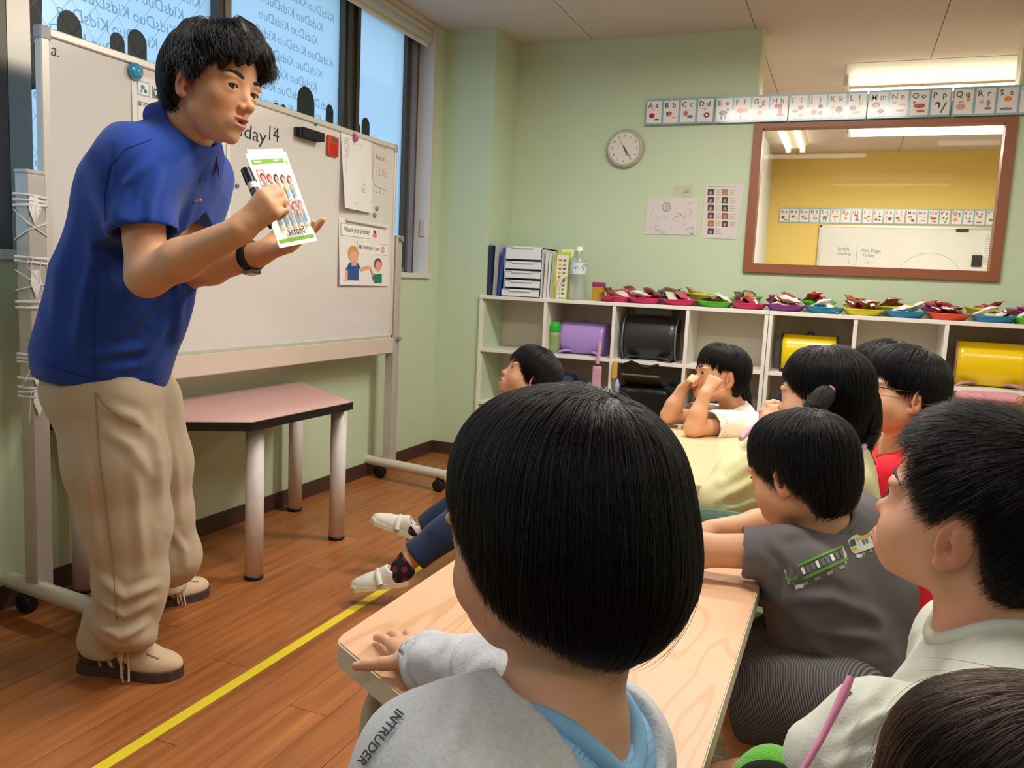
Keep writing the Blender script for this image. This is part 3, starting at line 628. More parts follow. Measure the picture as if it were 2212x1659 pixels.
EL(0.69, 0.86, 0.035, 0.03, '#7A3A3E'); EL(0.69, 0.80, 0.05, 0.035, '#DC8A72'); EL(0.86, 0.61, 0.05, 0.035, '#E2A096'); EL(0.86, 0.55, 0.05, 0.02, '#E2A096')
EL(0.26, 0.48, 0.105, 0.13, '#C99A4E'); f.up(); EL(0.27, 0.43, 0.085, 0.105, '#E3A88A'); f.up(); R(0.22, 0.30, 0.31, 0.37, '#DFA082')
f.poly([(y0+a*Wp, z0+b*Hp) for a, b in ((0.14, 0.08), (0.36, 0.08), (0.36, 0.26), (0.40, 0.25), (0.36, 0.34), (0.18, 0.35), (0.11, 0.24), (0.14, 0.22))], '#27508E')
f.line([(y0+0.40*Wp, z0+0.25*Hp), (y0+0.56*Wp, z0+0.29*Hp)], 0.018, '#E3A88A'); f.line([(y0+0.13*Wp, z0+0.25*Hp), (y0+0.12*Wp, z0+0.09*Hp)], 0.018, '#E3A88A')
EL(0.76, 0.35, 0.085, 0.10, '#6E4A36'); f.up(); EL(0.765, 0.32, 0.07, 0.08, '#E0A080'); f.up()
f.poly([(y0+a*Wp, z0+b*Hp) for a, b in ((0.68, 0.05), (0.84, 0.05), (0.84, 0.2), (0.64, 0.19), (0.63, 0.15))], '#1F7A62'); f.line([(y0+0.65*Wp, z0+0.17*Hp), (y0+0.6*Wp, z0+0.28*Hp)], 0.014, '#E0A080')
f.build('print', o)
# calculator
y0, z1 = bp(704, 291); y1, z0 = bp(726, 347)
cal = MB().box((BX-0.0035, y0, z0+0.012), (BX+0.010, y1, z1), bev=0.004).build('calculator', mat('calc_red', '#CF3A22', 0.35), None); setp(cal, 'red pocket calculator stuck to the whiteboard', 'calculator')
f = Flat((BX+0.010, y0, z0+0.012), U, Vv); Wq, Hq = y1-y0, z1-z0-0.012
MB().box((BX+0.0095, y0+0.3*Wq, z0+0.012+0.72*Hq), (BX+0.0108, y0+0.9*Wq, z0+0.012+0.9*Hq)).build('display', mat('lcd', '#5C5648', 0.2), cal)
kb = mat('calc_key', '#B72E1C', 0.4)
for r in range(5):
    for c in range(4): MB().box((BX+0.0095, y0+(0.14+c*0.2)*Wq, z0+0.012+(0.08+r*0.115)*Hq), (BX+0.0115, y0+(0.28+c*0.2)*Wq, z0+0.012+(0.16+r*0.115)*Hq)).build('key', kb, cal)
# felt eraser with magnetic back
y0, z1 = bp(634, 283); y1, z0 = bp(684, 306)
er = thing('board_eraser', (BX, (y0+y1)/2, (z0+z1)/2), 'black striped felt eraser stuck to the whiteboard', 'eraser')
er_z = (z0+z1)/2+0.006
for k in range(4): MB().box((BX-0.003+k*0.011, y0+0.002*k, er_z-0.017), (BX+0.0065+k*0.011, y1-0.002*k, er_z+0.017), bev=0.002).build('felt_layer', mat('felt_black', '#18181A', 0.8) if k % 2 else mat('felt_dark', '#3a3a3d', 0.8), er)
for (px_, py2, col, lb, r) in ((511, 401, '#6E8A96', 'small grey blue magnet left of the held-up flash card', 0.008), (681, 268, '#2E8A8E', 'tiny teal magnet on the top edge of the whiteboard', 0.007), (813, 450, '#9A958C', 'upper of two small grey magnets beside the schedule sheet', 0.011), (808, 465, '#8A857C', 'lower of two small grey magnets beside the schedule sheet', 0.011)):
    yy, zz = bp(px_, py2); q = MB().lathe((BX-0.003, yy, zz), (1, 0, 0), [(0, 0), (r, 0), (r, 0.005), (r*0.7, 0.008), (0, 0.009)], 14).build('magnet', mat('mag'+col, col, 0.3), None); setp(q, lb, 'magnet')
y0, z0 = bp(745, 478); y1, z1 = bp(832, 492)
q = MB().tube([(BX+0.006, y0, z0+0.006), (BX+0.006, y1, z1+0.002)], 0.006, 10).tube([(BX+0.006, y1-0.05, z1+0.0035), (BX+0.006, y1-0.012, z1+0.002)], 0.0068, 10).build('white_pen', mat('pen_white', '#DDD8D2', 0.35), None); setp(q, 'slim white marker pen held above the dialogue poster', 'pen')

# ---------------------------------------------------------------- pink trapezoid table by the wall
def rounded_poly(pts, r, n=5):
    out = []; k = len(pts)
    for i in range(k):
        p0, p, p1 = [np.array(pts[j % k], float) for j in (i-1, i, i+1)]
        a = unit(p0-p); b = unit(p1-p); th = math.acos(np.clip(a@b, -1, 1)); d = r/math.tan(th/2)
        c = p+unit(a+b)*r/math.sin(th/2); s = p+a*d-c; e = p+b*d-c
        a0 = math.atan2(s[1], s[0]); a1 = math.atan2(e[1], e[0]); da = (a1-a0+PI) % (2*PI)-PI
        for q in range(n+1): t = a0+da*q/n; out.append(c+r*np.array((math.cos(t), math.sin(t))))
    return out
pt = thing('trapezoid_table', (-1.9, 2.25, 0), 'low pink topped table with black edging and thick white legs against the wall', 'table')
PT = rounded_poly([(-1.645, 1.985), (-1.637, 2.53), (-2.135, 2.882), (-2.135, 1.64)], 0.015)
MB().prism([(x, y, 0.512) for x, y in PT], (0, 0, 0.026)).build('edge_band', mat('edge_black', '#15130f', 0.45), pt)
PT2 = rounded_poly([(-1.650, 1.989), (-1.642, 2.526), (-2.130, 2.873), (-2.130, 1.65)], 0.012)
MB().prism([(x, y, 0.536) for x, y in PT2], (0, 0, 0.004)).build('tabletop', mat('laminate_pink', '#E8B7B4', 0.22, coat=0.35), pt)
LEGW = mat('leg_white', '#E3DAD8', 0.4, var=0.05, vscale=25)
for (x, y) in ((-1.715, 2.085), (-1.72, 2.56), (-2.085, 2.79), (-2.085, 1.75)):
    l = MB().lathe((x, y, 0.014), (0, 0, 1), [(0, 0), (0.029, 0), (0.029, 0.5), (0, 0.5)], 24).build('leg', LEGW, pt)
    MB().lathe((x, y, 0), (0, 0, 1), [(0, 0), (0.027, 0), (0.030, 0.004), (0.030, 0.014), (0, 0.014)], 24).build('foot_cap', mat('edge_black', '#15130f', 0.45), l)

# ---------------------------------------------------------------- children's wooden tables
def maple():
    m = bpy.data.materials.new('maple_laminate'); m.use_nodes = True; nt = m.node_tree; b = nt.nodes['Principled BSDF']
    tc = nt.nodes.new('ShaderNodeTexCoord'); mp = nt.nodes.new('ShaderNodeMapping'); mp.inputs['Scale'].default_value = (6, 1.3, 4); mp.inputs['Rotation'].default_value = (0, 0, 0.12)
    nt.links.new(tc.outputs['Object'], mp.inputs[0])
    n = nt.nodes.new('ShaderNodeTexNoise'); n.inputs['Scale'].default_value = 1.3; n.inputs['Detail'].default_value = 2; n.inputs['Distortion'].default_value = 0.5; nt.links.new(mp.outputs[0], n.inputs[0])
    wv = nt.nodes.new('ShaderNodeMath'); wv.operation = 'MULTIPLY'; wv.inputs[1].default_value = 55; nt.links.new(n.outputs[0], wv.inputs[0])
    sn = nt.nodes.new('ShaderNodeMath'); sn.operation = 'SINE'; nt.links.new(wv.outputs[0], sn.inputs[0])
    n2 = nt.nodes.new('ShaderNodeTexNoise'); n2.inputs['Scale'].default_value = 1.0; mp2 = nt.nodes.new('ShaderNodeMapping'); mp2.inputs['Scale'].default_value = (260, 14, 20); nt.links.new(tc.outputs['Object'], mp2.inputs[0]); nt.links.new(mp2.outputs[0], n2.inputs[0])
    r = nt.nodes.new('ShaderNodeValToRGB'); e = r.color_ramp.elements; e[0].position = 0.0; e[0].color = (*lin('#CF9F74'), 1); e[1].position = 0.16; e[1].color = (*lin('#DDB08A'), 1)
    mr = nt.nodes.new('ShaderNodeMapRange'); mr.inputs[1].default_value = -1; nt.links.new(sn.outputs[0], mr.inputs[0]); nt.links.new(mr.outputs[0], r.inputs[0])
    mr2 = nt.nodes.new('ShaderNodeMapRange'); mr2.inputs[3].default_value = 0.92; mr2.inputs[4].default_value = 1.06; nt.links.new(n2.outputs[0], mr2.inputs[0])
    mx = nt.nodes.new('ShaderNodeVectorMath'); mx.operation = 'SCALE'; nt.links.new(r.outputs[0], mx.inputs[0]); nt.links.new(mr2.outputs[0], mx.inputs['Scale'])
    nt.links.new(mx.outputs[0], b.inputs['Base Color']); b.inputs['Roughness'].default_value = 0.38; return m
MAPLE = maple(); EDGE = mat('edge_cream', '#D9CFB6', 0.45, var=0.05, vscale=60); LEGC = mat('leg_grey', '#B9B09C', 0.42)
TZ = 0.54
def table(name, loc, poly, legs, label, m_top=MAPLE):
    t = thing(name, (*loc, 0), label, 'table')
    P1 = rounded_poly(poly, 0.035)
    c = np.mean(P1, axis=0)
    MB().prism([(*p, TZ-0.030) for p in P1], (0, 0, 0.028)).build('edge_band', EDGE, t)
    P2 = rounded_poly([np.array(p)+(c-np.array(p))*0.006 for p in poly], 0.034)
    MB().prism([(*p, TZ-0.003) for p in P2], (0, 0, 0.003)).build('tabletop', m_top, t)
    for (x, y) in legs:
        d = unit(c-np.array((x, y))); q = np.array((x, y))
        l = MB().tube([(*q, 0.012), (*q, 0.40), (*(q+d*0.004), 0.45), (*(q+d*0.02), 0.49), (*(q+d*0.06), 0.508)], [0.0125, 0.0125, 0.0125, 0.0125, 0.0125], 14).build('leg', LEGC, t)
        MB().lathe((x, y, 0), (0, 0, 1), [(0, 0), (0.015, 0), (0.015, 0.016), (0, 0.016)], 14).build('foot_cap', mat('edge_black', '#15130f', 0.45), l)
    return t
table('classroom_table', (-0.32, 1.14), [(-0.565, 0.84), (-0.09, 0.57), (-0.09, 1.71), (-0.565, 1.44)], [(-0.515, 0.845), (-0.125, 0.70), (-0.12, 1.45), (-0.52, 1.40)], 'maple topped trapezoid table in front of the grey sweatshirt child')
table('classroom_table', (-0.35, 2.33), [(-0.62, 1.945), (-0.05, 1.945), (-0.05, 2.72), (-0.62, 2.72)], [(-0.57, 1.99), (-0.10, 1.99), (-0.1, 2.67), (-0.57, 2.67)], 'pale maple table where the girl in white rests her elbows', mat('laminate_pale', '#E2C79C', 0.3, var=0.03, vscale=6))

# ---------------------------------------------------------------- chairs
SEATG = mat('chair_green', '#587867', 0.45); CHLEG = mat('chair_leg', '#5d5f55', 0.35, metal=0.5)
def make_chair(label):
    t = thing('child_chair', (0, 0, 0), label, 'chair', 'low green chairs at the tables')
    SH = 0.285
    n = 12; vs = []; fs = []
    P = rounded_poly([(-0.15, -0.14), (0.15, -0.14), (0.16, 0.16), (-0.16, 0.16)], 0.05)
    MB().prism([(x, y, SH-0.014) for x, y in P], (0, 0, 0.014)).build('seat', SEATG, t)
    # curved backrest shell behind (at -y)
    mb = MB(); vs = []; k = 12; rows = 7
    for i in range(rows):
        for j in range(k+1):
            a = -1+2*j/k; h = i/(rows-1); hw = 0.155*(1-0.10*h)
            top = 0.19*(1-0.10*a*a - 0.10*a**4)
            x = a*hw; z = SH+0.10+h*top; y = -0.145-0.035*h+0.045*a*a
            vs.append((x, y, z))
    m_ = len(vs); vs += [(x, y-0.010, z) for x, y, z in vs]
    for i in range(rows-1):
        for j in range(k):
            a = i*(k+1)+j; q = (a, a+1, a+k+2, a+k+1); fs.append(q[::-1]); fs.append(tuple(v+m_ for v in q))
    ring = [j for j in range(k+1)]+[i*(k+1)+k for i in range(1, rows)]+[(rows-1)*(k+1)+j for j in range(k-1, -1, -1)]+[i*(k+1) for i in range(rows-2, 0, -1)]
    for q in range(len(ring)): a, b = ring[q], ring[(q+1) % len(ring)]; fs.append((a, b, b+m_, a+m_))
    mb.add(vs, fs, None, True); mb.build('backrest', SEATG, t)
    for sx in (-1, 1):
        MB().tube([(sx*0.135, 0.13, 0), (sx*0.13, 0.10, SH-0.03), (sx*0.125, 0.05, SH-0.018)], 0.0095, 10).build('leg', CHLEG, t)
        MB().tube([(sx*0.145, -0.16, 0), (sx*0.135, -0.125, SH-0.03), (sx*0.13, -0.15, SH+0.06), (sx*0.12, -0.160, SH+0.17)], 0.0095, 10).build('leg', CHLEG, t)
        MB().tube([(sx*0.138, 0.115, 0.14), (sx*0.14, -0.14, 0.14)], 0.007, 8).build('stretcher', CHLEG, t)
    return t
ch0 = make_chair('low green chair at the tables')
def chair(x, y, ang, label, first=[True]):
    """ang: heading of the sitter, radians from +y towards +x"""
    o = ch0 if first[0] else copy_tree(ch0); first[0] = False
    o.location = (x, y, 0); o.rotation_euler = (0, 0, -ang); o['label'] = label; return o

# ---------------------------------------------------------------- white pigeonhole shelves
SHW = mat('shelf_white', '#EAE6DE', 0.42); SHB = mat('shelf_back', '#D8D0BC', 0.55)
SY0, SY1, ST = 4.16, 4.455, 0.921
def shelf_unit(x0, x1, cols, label):
    t = thing('pigeonhole_shelf', ((x0+x1)/2, SY0, 0), label, 'shelf')
    MB().box((x0, SY0-0.003, ST-0.020), (x1, SY1, ST), bev=0.002).build('top_panel', SHW, t)
    MB().box((x0, SY1-0.008, 0.03), (x1, SY1, ST-0.020)).build('back_panel', SHB, t)
    for xx in (x0, x1-0.018): MB().box((xx, SY0, 0), (xx+0.018, SY1-0.008, ST-0.020), bev=0.0015).build('side_panel', SHW, t)
    wdt = (x1-x0-0.018)/cols
    for i in range(1, cols): MB().box((x0+wdt*i, SY0, 0.04), (x0+wdt*i+0.018, SY1-0.008, ST-0.020), bev=0.0015).build('divider', SHW, t)
    for zz in (0.03, 0.313, 0.608):
        for i in range(cols): MB().box((x0+wdt*i+0.018, SY0, zz), (x0+wdt*(i+1), SY1-0.008, zz+0.018), bev=0.0015).build('shelf_board', SHW, t)
    return t
shelf_unit(-1.893, -0.352, 4, 'white pigeonhole shelf at the left, with the lavender and black satchels')
shelf_unit(-0.349, 1.192, 4, 'white pigeonhole shelf at the right, with the yellow covered satchels')
# ---------------------------------------------------------------- yellow tape on the floor
o = MB().box((-1.312, 0.76, 0.0), (-1.282, 3.2, 0.0007)).build('floor_tape', mat('tape_yellow', '#E3CE2E', 0.45), None); setp(o, 'straight yellow tape line stuck along the wooden floor', 'tape')
# ---------------------------------------------------------------- smooth-blended solids -> one continuous mesh
class SDF:
    def __init__(s): s.ops = []
    def cap(s, a, b, ra, rb=None, k=0.01, sub=False): s.ops.append(('c', np.array(a, float), np.array(b, float), ra, ra if rb is None else rb, k, sub)); return s
    def path(s, pts, rad, k=0.01):
        rad = [rad]*len(pts) if np.isscalar(rad) else rad
        for i in range(len(pts)-1): s.cap(pts[i], pts[i+1], rad[i], rad[i+1], k)
        return s
    def ball(s, c, r, k=0.01, sub=False): s.ops.append(('e', np.array(c, float), np.array([r]*3), np.eye(3), 0, k, sub)); return s
    def ell(s, c, r, R=None, k=0.01, sub=False): s.ops.append(('e', np.array(c, float), np.array(r, float), np.eye(3) if R is None else np.array(R), 0, k, sub)); return s
    def box(s, c, h, R=None, r=0.004, k=0.01, sub=False): s.ops.append(('b', np.array(c, float), np.array(h, float), np.eye(3) if R is None else np.array(R), r, k, sub)); return s
    def cyl(s, a, b, r, k=0.004, sub=True): s.ops.append(('y', np.array(a, float), np.array(b, float), r, 0, k, sub)); return s
    def bounds(s):
        lo = np.full(3, 1e9); hi = -lo
        for o in s.ops:
            if o[6]: continue
            l, h = s._bb(o); lo = np.minimum(lo, l); hi = np.maximum(hi, h)
        return lo, hi
    def _bb(s, o):
        if o[0] == 'c': return np.minimum(o[1]-o[3], o[2]-o[4]), np.maximum(o[1]+o[3], o[2]+o[4])
        if o[0] == 'e': e = np.sqrt(((o[3]*o[2])**2).sum(axis=1)); return o[1]-e, o[1]+e
        if o[0] == 'b': e = np.abs(o[3])@o[2]; return o[1]-e, o[1]+e
        return np.minimum(o[1], o[2])-o[3], np.maximum(o[1], o[2])+o[3]
    def grid(s, res, lo=None, hi=None):
        l, h = s.bounds(); pad = res*3
        lo = l-pad if lo is None else np.maximum(lo, l-pad); hi = h+pad if hi is None else np.minimum(hi, h+pad)
        n = np.maximum(np.ceil((hi-lo)/res).astype(int)+1, 4); D = np.full(n, 0.5, np.float32)
        ax = [(lo[i]+res*np.arange(n[i])).astype(np.float32) for i in range(3)]
        for o in s.ops:
            k = o[5]; l, h = s._bb(o); m = k+3*res
            i0 = np.clip(np.floor((l-m-lo)/res).astype(int), 0, n); i1 = np.clip(np.ceil((h+m-lo)/res).astype(int)+1, 0, n)
            if np.any(i1 <= i0): continue
            sl = tuple(slice(a, b) for a, b in zip(i0, i1))
            X = ax[0][sl[0]][:, None, None]; Y = ax[1][sl[1]][None, :, None]; Z = ax[2][sl[2]][None, None, :]
            if o[0] in 'cy':
                a, b = o[1], o[2]; ba = b-a; L2 = float(ba@ba)+1e-12
                px, py, pz = X-np.float32(a[0]), Y-np.float32(a[1]), Z-np.float32(a[2])
                t = (px*ba[0]+py*ba[1]+pz*ba[2])/L2
                if o[0] == 'c':
                    t = np.clip(t, 0, 1); d = np.sqrt((px-t*ba[0])**2+(py-t*ba[1])**2+(pz-t*ba[2])**2)-(o[3]+(o[4]-o[3])*t)
                else:
                    d = np.maximum(np.sqrt((px-t*ba[0])**2+(py-t*ba[1])**2+(pz-t*ba[2])**2)-o[3], (np.abs(t-0.5)-0.5)*math.sqrt(L2))
            else:
                R = o[3]; px, py, pz = X-np.float32(o[1][0]), Y-np.float32(o[1][1]), Z-np.float32(o[1][2])
                q = [px*R[0, i]+py*R[1, i]+pz*R[2, i] for i in range(3)]
                if o[0] == 'e':
                    r = o[2]; k0 = np.sqrt((q[0]/r[0])**2+(q[1]/r[1])**2+(q[2]/r[2])**2); k1 = np.sqrt((q[0]/r[0]**2)**2+(q[1]/r[1]**2)**2+(q[2]/r[2]**2)**2)
                    d = k0*(k0-1)/np.maximum(k1, 1e-6)
                else:
                    e = [np.abs(q[i])-(o[2][i]-o[4]) for i in range(3)]
                    d = np.sqrt(sum(np.maximum(x, 0)**2 for x in e))+np.minimum(np.maximum(np.maximum(e[0], e[1]), e[2]), 0)-o[4]
            A = D[sl]
            if o[6]: h_ = np.clip(0.5-0.5*(A+d)/k, 0, 1); D[sl] = A*(1-h_)-d*h_+k*h_*(1-h_)
            else: h_ = np.clip(0.5+0.5*(A-d)/k, 0, 1); D[sl] = A*(1-h_)+d*h_-k*h_*(1-h_)
        return D, lo, ax
def surface_nets(D, lo, res):
    S = D < 0; n = D.shape
    cnt = np.zeros([m-1 for m in n], np.int8)
    for i in (0, 1):
        for j in (0, 1):
            for k in (0, 1): cnt += S[i:n[0]-1+i, j:n[1]-1+j, k:n[2]-1+k]
    act = (cnt > 0) & (cnt < 8); I = np.argwhere(act); idx = np.full(act.shape, -1, np.int32); idx[act] = np.arange(len(I))
    acc = np.zeros((len(I), 3)); num = np.zeros(len(I))
    c = {}
    for i in (0, 1):
        for j in (0, 1):
            for k in (0, 1): c[(i, j, k)] = D[I[:, 0]+i, I[:, 1]+j, I[:, 2]+k].astype(float)
    ks = list(c)
    for a in ks:
        for ax in range(3):
            if a[ax] == 0:
                b = list(a); b[ax] = 1; b = tuple(b); va, vb = c[a], c[b]; m = (va < 0) != (vb < 0)
                t = np.where(m, va/np.where(m, va-vb, 1), 0)
                p = np.tile(np.array(a, float), (len(I), 1)); p[:, ax] += t
                acc[m] += p[m]; num[m] += 1
    V = lo+res*(I+acc/np.maximum(num, 1)[:, None]); Q = []
    for ax in range(3):
        o1, o2 = (ax+1) % 3, (ax+2) % 3
        sl0 = [slice(1, n[i]-1) for i in range(3)]; sl0[ax] = slice(0, n[ax]-1); sl1 = list(sl0); sl1[ax] = slice(1, n[ax])
        A, B = S[tuple(sl0)], S[tuple(sl1)]; E = np.argwhere(A != B)
        if not len(E): continue
        off = np.array([1, 1, 1]); off[ax] = 0; G = E+off; neg = A[tuple(E.T)]
        def cell(d1, d2): g = G.copy(); g[:, o1] += d1; g[:, o2] += d2; return idx[tuple(g.T)]
        q = np.stack([cell(-1, -1), cell(0, -1), cell(0, 0), cell(-1, 0)], 1); q[~neg] = q[~neg][:, ::-1]; Q.append(q)
    Q = np.concatenate(Q); Q = Q[(Q >= 0).all(1)]
    return V, Q
def vnormals(V, Q):
    n = np.cross(V[Q[:, 2]]-V[Q[:, 0]], V[Q[:, 3]]-V[Q[:, 1]]); N = np.zeros_like(V)
    for i in range(4): np.add.at(N, Q[:, i], n)
    return N/(np.linalg.norm(N, axis=1, keepdims=True)+1e-12)
def relax(V, Q, it=1, f=0.5):
    for _ in range(it):
        A = np.zeros_like(V); c = np.zeros(len(V))
        for i in range(4):
            np.add.at(A, Q[:, i], V[Q[:, (i+1) % 4]]+V[Q[:, (i+3) % 4]]); np.add.at(c, Q[:, i], 2)
        V = V+f*(A/np.maximum(c, 1)[:, None]-V)
    return V
def raw_mesh(name, V, Q, col=None):
    me = bpy.data.meshes.new(name); me.vertices.add(len(V)); me.vertices.foreach_set('co', np.ascontiguousarray(V, np.float32).ravel())
    me.loops.add(Q.size); me.loops.foreach_set('vertex_index', np.ascontiguousarray(Q, np.int32).ravel())
    me.polygons.add(len(Q)); me.polygons.foreach_set('loop_start', np.arange(0, Q.size, Q.shape[1], dtype=np.int32)); me.polygons.foreach_set('loop_total', np.full(len(Q), Q.shape[1], np.int32))
    me.polygons.foreach_set('use_smooth', np.ones(len(Q), bool))
    me.update(calc_edges=True)
    if col is not None:
        a = me.color_attributes.new('Col', 'FLOAT_COLOR', 'POINT'); cc = np.ones((len(V), 4), np.float32); cc[:, :3] = col; a.data.foreach_set('color', cc.ravel())
    return me
def sdf_obj(name, S, res, m, parent, disp=None, colfn=None, smooth=1, boxes=None, post=None):
    """mesh a solid; boxes = [(lo, hi, res)] meshes it in several regions at different fineness"""
    Vs = []; Qs = []; off = 0
    for lo, hi, r in (boxes or [(None, None, res)]):
        D, l0, ax = S.grid(r, lo, hi)
        if post is not None: D = post(D, ax)
        V, Q = surface_nets(D, l0, r)
        if smooth: V = relax(V, Q, smooth)
        Vs.append(V); Qs.append(Q+off); off += len(V)
    V = np.concatenate(Vs); Q = np.concatenate(Qs)
    if disp is not None: N = vnormals(V, Q); V = V+N*disp(V, N)[:, None]
    col = colfn(V) if colfn is not None else None
    me = raw_mesh(name, V-base_of(parent), Q, col)
    return link(name, me, m, parent)
class Fr:
    """local frame: x = person's right, y = forward, z = up, scaled by H"""
    def __init__(s, c, fwd, up=(0, 0, 1), H=1.0):
        s.c = np.array(c, float); s.F = unit(fwd); u = np.array(up, float); s.R = unit(np.cross(s.F, u)); s.U = np.cross(s.R, s.F); s.H = H
        s.A = np.stack([s.R, s.F, s.U], 1)
    def __call__(s, x, y, z): return s.c+s.H*(s.R*x+s.F*y+s.U*z)
    def loc(s, V): return (V-s.c)@s.A/s.H
    def rot(s, ax, ang):
        """frame axes turned about a local axis: used to tilt ellipsoids"""
        c_, s_ = math.cos(ang), math.sin(ang)
        R = {'x': np.array(((1, 0, 0), (0, c_, -s_), (0, s_, c_))), 'y': np.array(((c_, 0, s_), (0, 1, 0), (-s_, 0, c_))), 'z': np.array(((c_, -s_, 0), (s_, c_, 0), (0, 0, 1)))}[ax]
        return s.A@R
CHILD_DZ = -0.045
def head(S, f, child=True, mouth=0.0, ears=True, chub=1.0):
    H = f.H
    dz = [0.0]
    def E(x, y, z, r, k, sub=False, R=None): S.ell(f(x, y, z+dz[0]), np.array(r)*H, f.A if R is None else R, k*H, sub)
    def B(x, y, z, r, k, sub=False): S.ball(f(x, y, z+dz[0]), r*H, k*H, sub)
    E(0, -0.06, 0.125, (0.335, 0.412, 0.352), 0.05)
    if child:
        E(0, 0.10, -0.08, (0.285, 0.275, 0.36), 0.12); E(0, 0.16, -0.31, (0.185, 0.19, 0.165), 0.1); B(0, 0.275, -0.41, 0.075, 0.09)
        for s in (-1, 1): B(s*0.165, 0.20, -0.20, 0.135*chub, 0.10); B(s*0.19, 0.02, -0.27, 0.11, 0.12)
        nz, nl = 0.425, 0.036
    else:
        E(0, 0.10, -0.10, (0.26, 0.285, 0.37), 0.12); E(0, 0.17, -0.33, (0.125, 0.18, 0.145), 0.08); B(0, 0.31, -0.43, 0.064, 0.07)
        for s in (-1, 1): B(s*0.17, 0.22, -0.075, 0.095, 0.09); B(s*0.185, 0.03, -0.25, 0.075, 0.09)
        nz, nl = 0.465, 0.036
    E(0, 0.165, 0.19, (0.255, 0.2, 0.235), 0.1)
    f = f if not child else Fr(f(0, 0, CHILD_DZ), f.F, f.U, H)
    for s in (-1, 1):
        E(s*0.15, 0.33, 0.075, (0.10, 0.06, 0.035), 0.06)
        B(s*0.15, 0.455, 0.0, 0.085, 0.07, True)
        B(s*0.148, 0.285, 0.0, 0.086, 0.03)
        E(s*0.148, 0.37, 0.0, (0.064, 0.045, 0.017 if child else 0.0165), 0.008, True, f.rot('y', s*0.10))
    S.cap(f(0, 0.33, 0.05), f(0, nz-0.02, -0.125), 0.02*H, nl*H, 0.06*H); B(0, nz-0.012, -0.14, 0.043, 0.03)
    for s in (-1, 1): B(s*0.052, nz-0.055, -0.155, 0.034, 0.025); B(s*0.026, nz-0.02, -0.180, 0.014, 0.012, True)
    E(0, 0.325 if child else 0.335, -0.285, (0.125, 0.075, 0.085) if child else (0.10, 0.062, 0.078), 0.06)
    op = mouth
    E(0, 0.392, -0.258+0.012*op, (0.088, 0.030, 0.019), 0.018); E(0, 0.380, -0.300-0.03*op, (0.070, 0.034, 0.024), 0.018)
    E(0, 0.415, -0.279-0.008*op, (0.082, 0.045, 0.006+0.022*op), 0.010, True)
    if ears:
        for s in (-1, 1):
            R = f.rot('z', -s*0.42)@np.eye(3); o = lambda x, y, z: (s*(0.350+x), -0.055+y, -0.045+z)
            E(*o(0, 0, 0), (0.026, 0.088, 0.135), 0.02, False, R)
            E(*o(0.030, 0.010, 0.012), (0.026, 0.055, 0.094), 0.016, True, R)
            E(*o(0.012, -0.010, 0.0), (0.016, 0.036, 0.085), 0.012, False, f.rot('z', -s*0.42)@np.array(((1, 0, 0), (0, .97, .25), (0, -.25, .97))))
            E(*o(0.016, 0.026, -0.030), (0.022, 0.026, 0.038), 0.010, True, R)
            B(*o(-0.004, 0.055, -0.025), 0.024, 0.02); B(*o(-0.010, 0.035, -0.118), 0.036, 0.025)
SKIN = mat('skin', None, 0.48, spec=0.35, attr=True, sss=0.12, bump=0.06, bscale=900)
def skin_col(f=None, base='#DDAE8C', child=True):
    b = np.array(lin(base)); lip = np.array(lin('#B9605A')); red = np.array(lin('#C97A62'))
    def fn(V):
        c = np.tile(b, (len(V), 1))
        if f is None: return c
        p = f.loc(V)-np.array((0, 0, CHILD_DZ if child else 0)); x, y, z = np.abs(p[:, 0]), p[:, 1], p[:, 2]
        def blend(w, t): 
            nonlocal c
            w = np.clip(w, 0, 1)[:, None]; c = c*(1-w)+t*w
        blend(0.45*np.exp(-((x-0.17)/0.1)**2-((z+0.17)/0.09)**2)*(y > 0.15)*(y < 0.42), red)
        blend(0.5*(x > 0.325)*(np.abs(z+0.05) < 0.2)*(np.abs(y) < 0.2), red)
        blend(0.35*np.exp(-(x/0.07)**2-((z+0.15)/0.05)**2)*(y > 0.36)*(y < 0.52), red)
        m = np.exp(-(x/0.085)**4-((z+0.279)/0.042)**4)*(y > 0.34)*(y < 0.455); blend(0.8*m, lip)
        return c
    return fn
EYEW = mat('eye_white', '#E6E0DC', 0.15, coat=0.5); EYED = mat('eye_iris', '#1D120D', 0.1, coat=1.0); HAIRM = mat('hair_black', '#0E0B0B', 0.42, spec=0.5, bump=0.4, bscale=90, bstretch=(6, 6, 0.6))
BROW = mat('brow_black', '#2A211D', 0.6); MOUTHD = mat('mouth_inside', '#5A2422', 0.5); TEETH = mat('teeth', '#E9E2D6', 0.3)
